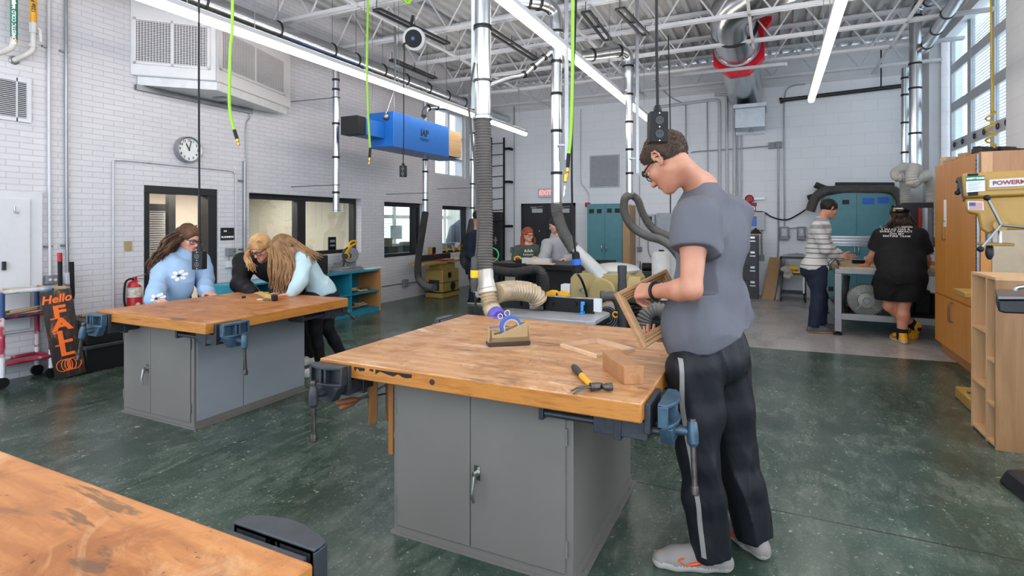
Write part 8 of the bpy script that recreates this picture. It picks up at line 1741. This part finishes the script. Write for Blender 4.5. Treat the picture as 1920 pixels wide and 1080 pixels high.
def pale_girl():
 J = dict(head=P(531, 466, t=5.08), neck=P(558, 474, t=5.22), LS=P(568, 486, t=5.10), RS=P(566, 478, t=5.42), LE=P(563, 526, t=4.98), RE=P(548, 525, t=5.3), LW=P(546, 551, t=4.94), RW=P(530, 549, t=5.08), pelvis=P(604, 548, t=5.36))
 pel = J['pelvis']; J['LH'] = pel + V((-.0, -.09, -.04)); J['RH'] = pel + V((.0, .09, -.04)); J['LK'] = P(590, 618, t=5.30); J['LA'] = P(603, 686, t=5.38); J['LT'] = P(582, 698, t=5.33); J['RK'] = P(612, 612, t=5.45); J['RA'] = P(648, 678, t=5.62); J['RT'] = P(630, 686, t=5.5)
 J['LA'].z = .075; J['RA'].z = .075; J['LT'].z = .03; J['RT'].z = .03
 f = V((-.62, -.42, -.66)); H = mat3(f, (-.2, 0, 1)); base = V((pel.x, pel.y, 0)); dn = V((0, 0, -1))
 hands = {'L': (V((-1, -.25, -.12)), dn, V((-.2, .95, 0)), dict(curl=(6, 10, 8), spread=.008)), 'R': (V((-1, -.5, -.1)), dn, V((-.4, -.9, 0)), dict(curl=(10, 14, 10)))}
 p = person('girl with light brown hair in a pale blue top bending over the left workbench', base, J, H, 1.02, SK2, hands, res=.0075, bulk=.92)
 top(p, cloth('top_pale_blue', '#b3cdd4', .04, .9, .8), 'long', .017, .06, 41, .007, .0085, .8, .074, .0, name='top', hem_n=(.45, .1, -1)); pants(p, cloth('leggings_black', '#17181d', .1, .4, .6), .008, .0015, wide=.98, flare=.88, hip=1.1, name='leggings')
 for a in 'LR': shoe(p, a, M('shoe_white', '#dcdcdc', .5), M('shoe_white_sole', '#e5e5e2', .5), 1.0)
 LB = hair_mat('hair_light_brown', '#5b3f2a', '#85623f', '#b08a62'); h = cap_hair(p, LB, .014, .075, -.08, .007, 5, .003, -.3); o = p['o']; Lw = lambda x, y, z: J['head'] + H @ V((x, y, z)) - o
 strands(p, LB, [(Lw(.0, .05, .11), .03), (Lw(-.08, -.04, .04), .03)], [(P(516, 545, t=4.98) - o, .035), (P(544, 540, t=4.96) - o, .035)], [(P(516, 490, t=4.98) - o, .03), (P(546, 488, t=4.98) - o, .025)], 52, .013, .016, 2.0, 3, par=h)
 strands(p, LB, [(Lw(.06, .05, .10), .02), (Lw(.08, .0, .04), .02)], [(P(512, 535, t=5.1) - o, .03)], [(P(508, 484, t=5.06) - o, .02)], 20, .012, .014, 2, 6, par=h)
 strands(p, LB, [(Lw(-.03, -.09, .07), .02)], [(P(606, 480, t=5.2) - o, .02), (P(578, 500, t=5.06) - o, .03)], [(P(566, 458, t=5.1) - o, .015), (P(570, 470, t=5.06) - o, .015)], 16, .010, .012, 1.6, 7, par=h)
pale_girl()
q = P(492, 548, z=.85); a, b = P(488, 545, z=.87), P(510, 555, z=.87)
t = thing('measuring_stick', 'wood strip with yellow tape measure between the girls on the left workbench', 'wood strip', ((a.x + b.x) / 2, (a.y + b.y) / 2, .84)); d = (b - a).normalized()
MB().beam(a - V((0, 0, .022)), b - V((0, 0, .022)) + d * .06, .05, .022).build('wood_strip', PLK2, t, bevel=.002); MB().beam(a - V((0, 0, .008)) - d * .03, b - V((0, 0, .008)) + d * .03, .022, .004).build('tape_blade', M('tape_yellow', '#e6c61e', .4), t); MB().bx(b + d * .09 - V((0, 0, .005)), (.06, .045, .05), math.atan2(d.y, d.x)).build('tape_case', BLACK, t, bevel=.008)
for lab, u, v in (('left one of two small light wood pieces in front of the girls', 489, 563), ('right one of two small light wood pieces in front of the girls', 502, 563)): c = P(u, v, z=.84); one('wood_piece', MB().bx((c.x, c.y, .847), (.055, .04, .013), .4), PLK2 if u < 495 else PLK3, lab, 'wood piece', bevel=.002)
c = P(457, 559, z=.84); one('small_plug', MB().cyl((c.x, c.y, .8405), (c.x, c.y, .856), .016, n=14), BLACK, 'tiny black cap lying alone on the left workbench', 'cap')
def green_girl():
 t_ = 9.35; J = dict(head=P(990, 440, t=t_), neck=P(991, 461, t=t_ + .05), LS=P(1009, 470, t=t_ + .02), RS=P(971, 470, t=t_ + .08), LE=P(1016, 494, t=t_ - .02), RE=P(966, 494, t=t_ - .0), LW=P(1009, 489, t=t_ - .3), RW=P(970, 489, t=t_ - .3), pelvis=P(992, 520, t=t_ + .1))
 pel = J['pelvis']; pel.z = .84
 for a, x in (('L', .09), ('R', -.09)): q = pel + RT * x; J[a + 'H'] = q - V((0, 0, .03)); J[a + 'K'] = V((q.x, q.y, .44)); J[a + 'A'] = V((q.x, q.y, .07)); J[a + 'T'] = V((q.x, q.y, .03)) - FW * .18
 f = (-FW * .75 + RT * .6 - V((0, 0, .2))); H = mat3(f, (0, 0, 1)); base = V((pel.x, pel.y, 0)); dn = V((0, 0, -1))
 hands = {'L': (-FW * .7 - RT * .5, dn, -RT, dict(curl=(20, 25, 15))), 'R': (-FW + RT * .3, dn, RT, dict(curl=(20, 25, 15)))}
 p = person('red-haired girl in dark green sweatshirt behind the black table saw', base, J, H, 1.0, SK2, hands, res=.009, bulk=.92)
 sw = top(p, cloth('sweatshirt_green', '#46504a', .05, .8), 'long', .036, .14, 51, .004, .010, 1.1, .08, .01, name='sweatshirt'); pants(p, cloth('jeans_dark', '#242a38', .1), .012, res=.011)
 for a in 'LR': shoe(p, a, M('shoe_white', '#dcdcdc', .5), M('shoe_white_sole', '#e5e5e2', .5), 1.0)
 RD = hair_mat('hair_red', '#6b2c14', '#93441f', '#b0602f'); h = cap_hair(p, RD, .012, .058, -.04, .008, 5, .002, -.5, lambda s, Lw, q: s.chain([Lw(0, -.06, .0), Lw(0, -.075, -.08), Lw(0, -.08, -.14)], [.075, .07, .05], .03)); o = p['o']; Lw = lambda x, y, z: J['head'] + H @ V((x, y, z)) - o
 strands(p, RD, [(Lw(-.06, .02, .09), .02), (Lw(-.085, -.03, .03), .02)], [(P(981, 466, t=t_) - o, .03)], [(P(980, 448, t=t_) - o, .015)], 18, .014, .006, 1, 3, par=h); strands(p, RD, [(Lw(.07, .0, .08), .02), (Lw(.05, -.08, .03), .02)], [(P(1001, 463, t=t_ + .05) - o, .02)], [(P(1001, 446, t=t_ + .08) - o, .015)], 16, .013, .006, 1, 4, par=h)
 glasses(p['t'], H, 1.0, J['head'])
 eyes(p['t'], H, 1.0, J['head'])
 LT = M('print_pale', '#c9c6b4', .7); LG = M('print_gold', '#b58a3a', .7)
 it = [([(-.09 + k * .03, -.01 - .006 * (k % 2)), (-.072 + k * .03, -.012), (-.07 + k * .03, .018), (-.088 + k * .03, .022 - .01 * (k % 2))], [(0, 1, 2, 3)]) for k in range(6)]
 for x in (-.05, 0, .05): it.append(([(x - .03, .05), (x + .03, .05), (x, .10)], [(0, 1, 2)]))
 on_cloth(p, sw, it, P(991, 478, t=t_ - .1), RT, V((0, 0, 1)), .004).build('print', LT, sw, world=False, smooth=0)
 on_cloth(p, sw, [([(-.05, -.06), (.05, -.06), (.03, -.045), (-.03, -.045)], [(0, 1, 2, 3)])], P(992, 479, t=t_ - .1), RT, V((0, 0, 1)), .004).build('print_line', LG, sw, world=False, smooth=0)
green_girl()
def hoodie():
 t_ = 9.3; J = dict(head=P(1040, 422, t=t_), neck=P(1046, 446, t=t_ + .05), LS=P(1069, 458, t=t_ + .05), RS=P(1026, 458, t=t_ - .05), LE=P(1078, 484, t=t_), RE=P(1022, 478, t=t_ - .15), LW=P(1062, 486, t=t_ - .35), RW=P(1016, 489, t=t_ - .45), pelvis=P(1047, 505, t=t_ + .1))
 pel = J['pelvis']; pel.z = .86
 for a, x in (('L', .09), ('R', -.09)): q = pel + RT * x; J[a + 'H'] = q - V((0, 0, .03)); J[a + 'K'] = V((q.x, q.y, .44)); J[a + 'A'] = V((q.x, q.y, .07)); J[a + 'T'] = V((q.x, q.y, .03)) - FW * .18
 f = (-FW * .35 - RT * .9 - V((0, 0, .35))); H = mat3(f, (0, 0, 1)); base = V((pel.x, pel.y, 0)); dn = V((0, 0, -1))
 hands = {'L': (-RT * .8 - FW * .4, dn, -FW + RT * .2, dict(curl=(20, 25, 15))), 'R': (-FW - RT * .4 - V((0, 0, .15)), dn, RT, dict(curl=(25, 25, 15)))}
 p = person('person in light grey hoodie behind the table saw, half hidden by the ribbed hose', base, J, H, 1.0, SK2, hands, res=.009, bulk=1.05)
 def hood(s, q): s.ell(q['nk'] - q['fy'] * .06 + V((0, 0, .03)), (.12, .08, .08), q['B'], .03)
 top(p, cloth('hoodie_grey', '#a3a3a6', .04, .9), 'long', .04, .12, 61, .005, .010, 1.0, .085, .01, extra=hood, name='hoodie'); pants(p, cloth('jeans_dark', '#242a38', .1), .014, res=.011)
 for a in 'LR': shoe(p, a, M('shoe_white', '#dcdcdc', .5), M('shoe_white_sole', '#e5e5e2', .5), 1.0)
 cap_hair(p, hair_mat('hair_black', '#17110e', '#211813', '#2f231c'), .014, .05, -.045, .008, 5, .003, -.55); eyes(p['t'], H, 1.0, J['head'], M('brow_dark', '#2e2018', .6))
hoodie()
def teacher():
 t_ = 7.55; J = dict(head=P(1554, 392, t=t_), neck=P(1540, 414, t=t_), LS=P(1532, 430, t=t_ + .2), RS=P(1532, 430, t=t_ - .2), LE=P(1556, 470, t=t_ + .18), RE=P(1548, 466, t=t_ - .22), LW=P(1578, 482, t=t_ + .1), RW=P(1573, 482, t=t_ - .12), pelvis=P(1527, 500, t=t_))
 for a, s_ in (('L', .09), ('R', -.09)):
  q = J['pelvis'] + FW * s_; J[a + 'H'] = q - V((0, 0, .03)); J[a + 'K'] = P(1534 if a == 'R' else 1540, 556, t=t_ + s_); J[a + 'A'] = P(1525 if a == 'R' else 1541, 606, t=t_ + s_ * 1.0); J[a + 'A'].z = .075; J[a + 'T'] = J[a + 'A'] + RT * .19 - FW * .03 - V((0, 0, .05))
 f = RT + FW * .05 - V((0, 0, .42)); H = mat3(f, (0, 0, 1)); base = (J['LA'] + J['RA']) / 2; base.z = 0
 hands = {'R': (RT + V((0, 0, .02)), -FW * -.9 - V((0, 0, .3)), V((0, 0, 1)), dict(curl=(15, 25, 15), hs=1.05)), 'L': (RT, -FW, V((0, 0, 1)), dict(curl=(20, 25, 15), hs=1.05))}
 p = person('dark-haired man in cream striped sweater and jeans beside the machine table', base, J, H, 1.06, SK3, hands, res=.008, bulk=1.12, thick=1.08)
 k = NT('sweater_striped'); g = k.n.new('ShaderNodeNewGeometry'); sp = k.n.new('ShaderNodeSeparateXYZ'); k.link(g.outputs['Position'], sp.inputs[0]); zt = lambda v: EYE + (CY - v) * t_ / FOC
 fac = k.math('DIVIDE', k.math('SUBTRACT', sp.outputs[2], .8), .8); st = [(0, '#c9c5c0')]
 bands = [(497, 495.5), (484, 482.5), (475, 473.5), (466, 464.5), (457, 455.5), (448, 446.5), (439, 437.5), (429, 421), (415, 407.5)]
 for i, (a, b) in enumerate(bands): c_ = '#55555c' if i < 7 else '#8b8a90'; st += [((zt(a) - .8) / .8, c_), ((zt(b) - .8) / .8, '#c9c5c0')]
 k.col(k.ramp(fac, st, 'CONSTANT')); k.setr(.8); k.bump(k.noise(k.coord((1, 1, .5)), 12, 3, .5, 1), .5, .012)
 top(p, k.m, 'long', .028, .02, 71, .006, .0085, 1.0, .08, .02, name='sweater'); pants(p, cloth('jeans_navy', '#1f2739', .12), .016, .004, wide=1.08, res=.009, name='jeans')
 for a in 'LR': shoe(p, a, cloth('shoe_slate', '#55555a', .08, .3), M('shoe_tan_sole', '#b08a5a', .6), 1.12, sole=.02)
 HB = hair_mat('hair_dark_brown', '#120d0b', '#1f1713', '#2c221c'); h = cap_hair(p, HB, .010, .045, -.03, .007, 5, .003, -.75)
 eyes(p['t'], H, 1.06, J['head'], M('brow_dark', '#2e2018', .6))
 tufts(p, h, HB, 1200, .014)
teacher()
def tee_person():
 t_ = 6.85; XX, YY = V((1, 0, 0)), V((0, 1, 0)); J = dict(head=P(1686, 408, t=t_ + .34), neck=P(1686, 428, t=t_ + .2), LS=P(1652, 443, t=t_ + .29), RS=P(1722, 443, t=t_ + .04), LE=P(1637, 478, t=t_ + .36), RE=P(1737, 486, t=t_ + .05), LW=P(1625, 497, t=t_ + .52), RW=P(1738, 502, t=t_ + .30), pelvis=P(1690, 515, t=t_))
 pel = J['pelvis']; J['LH'] = pel - XX * .125 - V((0, 0, .04)); J['RH'] = pel + XX * .125 - V((0, 0, .04))
 J['LK'] = P(1672, 572, t=t_ + .12); J['LA'] = P(1716, 612, t=t_ + .12); J['LT'] = J['LA'] + YY * .08 - V((0, 0, .17)) + XX * .02; J['RK'] = P(1694, 572, t=t_ - .02); J['RA'] = P(1691, 628, t=t_ - .02); J['RA'].z = .085; J['RT'] = J['RA'] + YY * .18 - XX * .04 - V((0, 0, .05))
 J['LK'] = P(1668, 574, t=t_ + .1)
 f = YY - XX * .05 - V((0, 0, .3)); H = mat3(f, (0, 0, 1)); base = V((J['RA'].x, J['RA'].y, 0)); dn = V((0, 0, -1))
 hands = {'L': (YY * .7 - XX * .5 - V((0, 0, .1)), dn, XX, dict(curl=(12, 20, 12), hs=1.1)), 'R': (YY, dn, -XX, dict(curl=(12, 20, 12), hs=1.1))}
 p = person('person in black t-shirt, shorts and cap leaning on the machine table, back view', base, J, H, 1.1, SK3, hands, shorts=True, res=.008, bulk=1.45, thick=1.25)
 BT = cloth('tee_black', '#161618', .12, .9); sh = top(p, BT, 'short', .034, .10, 81, .007, .0085, 1, .09, .0, sl=.72, name='t_shirt', ext=[(p['nk'].lerp(p['pel'], .72), (.27, .19, .2), p['B'], .08)])
 pants(p, cloth('shorts_black', '#0f0f11', .12, .9), .02, .004, short=.80, wide=1.40, hip=.9, res=.009, name='shorts')
 YL, WS = M('shoe_yellow', '#e0a01a', .45), M('shoe_sole_white', '#cfc8b8', .5); BKM = M('shoe_black', '#18181a', .5)
 shoe(p, 'R', YL, WS, 1.25, accent=BKM); shoe(p, 'L', YL, M('shoe_gum', '#a8794a', .6), 1.25, tilt=-YY * .9 + XX * .3 + V((0, 0, .25)), accent=BKM)
 SC_ = cloth('sock_black', '#141416', .1, .3)
 for a in 'LR': L = p['L']; an, kn = L[a + 'A'], L[a + 'K']; s = SDF(.007, .02); s.cone(an - (kn - an) * .05, an.lerp(kn, .22), .058, .06); s.cut(an.lerp(kn, .24), kn - an); sdf_obj('sock', s, SC_, p['t'])
 HB = hair_mat('hair_dark_long', '#1d1511', '#2e221b', '#4a382c'); o = p['o']; Lw = lambda x, y, z: J['head'] - o + H @ (V((x, y, z)) * 1.1)
 h = cap_hair(p, HB, .014, .03, -.10, .008, 5, .003, -.3)
 strands(p, HB, [(Lw(-.07, -.06, .0), .03), (Lw(.07, -.06, .0), .03)], [(P(1656, 425, t=t_ + .08) - o, .03), (P(1716, 424, t=t_ + .08) - o, .03)], [(P(1668, 416, t=t_ + .12) - o, .02), (P(1704, 416, t=t_ + .12) - o, .02)], 34, .012, .014, 1.6, 3, par=h)
 s = SDF(.007, .012); s.ell(Lw(0, -.018, .05), V((.095, .115, .092)) * 1.1, H, 0); s.cut(Lw(0, 0, .028), H @ V((0, .0, -1)), .006); s.cone(Lw(-.05, -.12, .034), Lw(.05, -.12, .034), .012, .012, .02)
 s.ell(Lw(0, -.15, .035), V((.075, .07, .012)) * 1.1, H, .015); CP = cloth('cap_black', '#1b1b1d', .1, .3); cp = sdf_obj('cap', s, CP, p['t'])
 for w, h0, m_ in ((.012, .030, M('print_white', '#e6e4e2', .7)), (.014, .004, M('print_yellow', '#cda82c', .6))):
  it = [([(-.05 + k * .0145, h0), (-.05 + k * .0145 + w * .8, h0), (-.047 + k * .0145 + w * .8, h0 + .02 - .004 * (k % 2)), (-.047 + k * .0145, h0 + .02 - .003 * (k % 3))], [(0, 1, 2, 3)]) for k in range(7)]
  on_cloth(p, cp, it, P(1688, 396, t=t_ + .1), XX, V((0, 0, 1)), .004).build('cap_print', m_, cp, world=False, smooth=0)
 it = []
 for i, ln in enumerate(('EVERY DECISION', 'I MAKE HAS A', 'DIRECT IMPACT', 'ON MY', 'ENTIRE TEAM')):
  vs, fs = text_mesh(ln, .031, depth=0, bold=.0006, spacing=1.1); it.append(([(v.x * 1.35, v.y - i * .029) for v in vs], fs))
 on_cloth(p, sh, it, P(1690, 426, t=t_ - .2), XX, V((0, 0, 1)), .004, lim=.25).build('back_print', M('print_white', '#e6e4e2', .7), sh, world=False, smooth=0)
tee_person()
def navy_person():
 t_ = 10.2; J = dict(head=P(897, 408, t=t_), neck=P(895, 432, t=t_), LS=P(882, 444, t=t_ - .12), RS=P(900, 444, t=t_ + .2), LE=P(881, 478, t=t_ - .15), RE=P(908, 478, t=t_ + .2), LW=P(894, 490, t=t_ - .2), RW=P(918, 484, t=t_ + .1), pelvis=P(889, 500, t=t_))
 for a, s_ in (('L', -.09), ('R', .09)):
  q = J['pelvis'] + FW * s_; J[a + 'H'] = q - V((0, 0, .03)); J[a + 'K'] = P(889 if a == 'L' else 899, 534, t=t_ + s_); J[a + 'A'] = P(884 if a == 'L' else 903, 564, t=t_ + s_); J[a + 'A'].z = .075; J[a + 'T'] = J[a + 'A'] + RT * .18 - FW * .05 - V((0, 0, .05))
 f = RT - FW * .1 - V((0, 0, .3)); H = mat3(f, (0, 0, 1)); base = (J['LA'] + J['RA']) / 2; base.z = 0
 hands = {'L': (RT - FW * .2, -V((0, 0, 1)), FW, dict(curl=(20, 25, 15))), 'R': (RT, -V((0, 0, 1)), -FW, dict(curl=(20, 25, 15)))}
 p = person('person in navy clothes standing behind the grey ribbed hose by the jointer', base, J, H, 1.0, SK3, hands, res=.01, bulk=1.0)
 top(p, cloth('jacket_navy', '#1a2030', .1), 'long', .034, .14, 91, .004, .011, name='jacket'); pants(p, cloth('jeans_navy', '#1f2739', .12), .014, res=.011)
 for a in 'LR': shoe(p, a, BLACK, M('shoe_white_sole', '#e5e5e2', .5), 1.05)
 cap_hair(p, hair_mat('hair_black', '#17110e', '#211813', '#2f231c'), .012, .05, -.04, .009)
navy_person()
# ================================================================ camera, light, view
cam = bpy.data.cameras.new('camera'); co = bpy.data.objects.new('camera', cam); C.objects.link(co)
cam.sensor_width = 36; cam.lens = FOC / 1920 * 36; cam.shift_y = -(540 - CY) / 1920
co.location = (0, 0, EYE); co.rotation_euler = (PI / 2, 0, YAW); cam.clip_start = .05; cam.clip_end = 200
SC.camera = co
w = bpy.data.worlds.new('sky'); SC.world = w; w.use_nodes = True
bg = w.node_tree.nodes['Background']; bg.inputs[0].default_value = (.78, .88, 1.0, 1); bg.inputs[1].default_value = 3.2
vs_ = SC.view_settings; vs_.view_transform = 'Standard'; vs_.look = 'None'; vs_.gamma = 1; vs_.use_curve_mapping = False; vs_.exposure = 0.22
SC.cycles.use_denoising = True; SC.cycles.max_bounces = 8; SC.cycles.diffuse_bounces = 4; SC.cycles.transparent_max_bounces = 12
SC.cycles.sample_clamp_indirect = 6; SC.cycles.caustics_reflective = False; SC.cycles.caustics_refractive = False
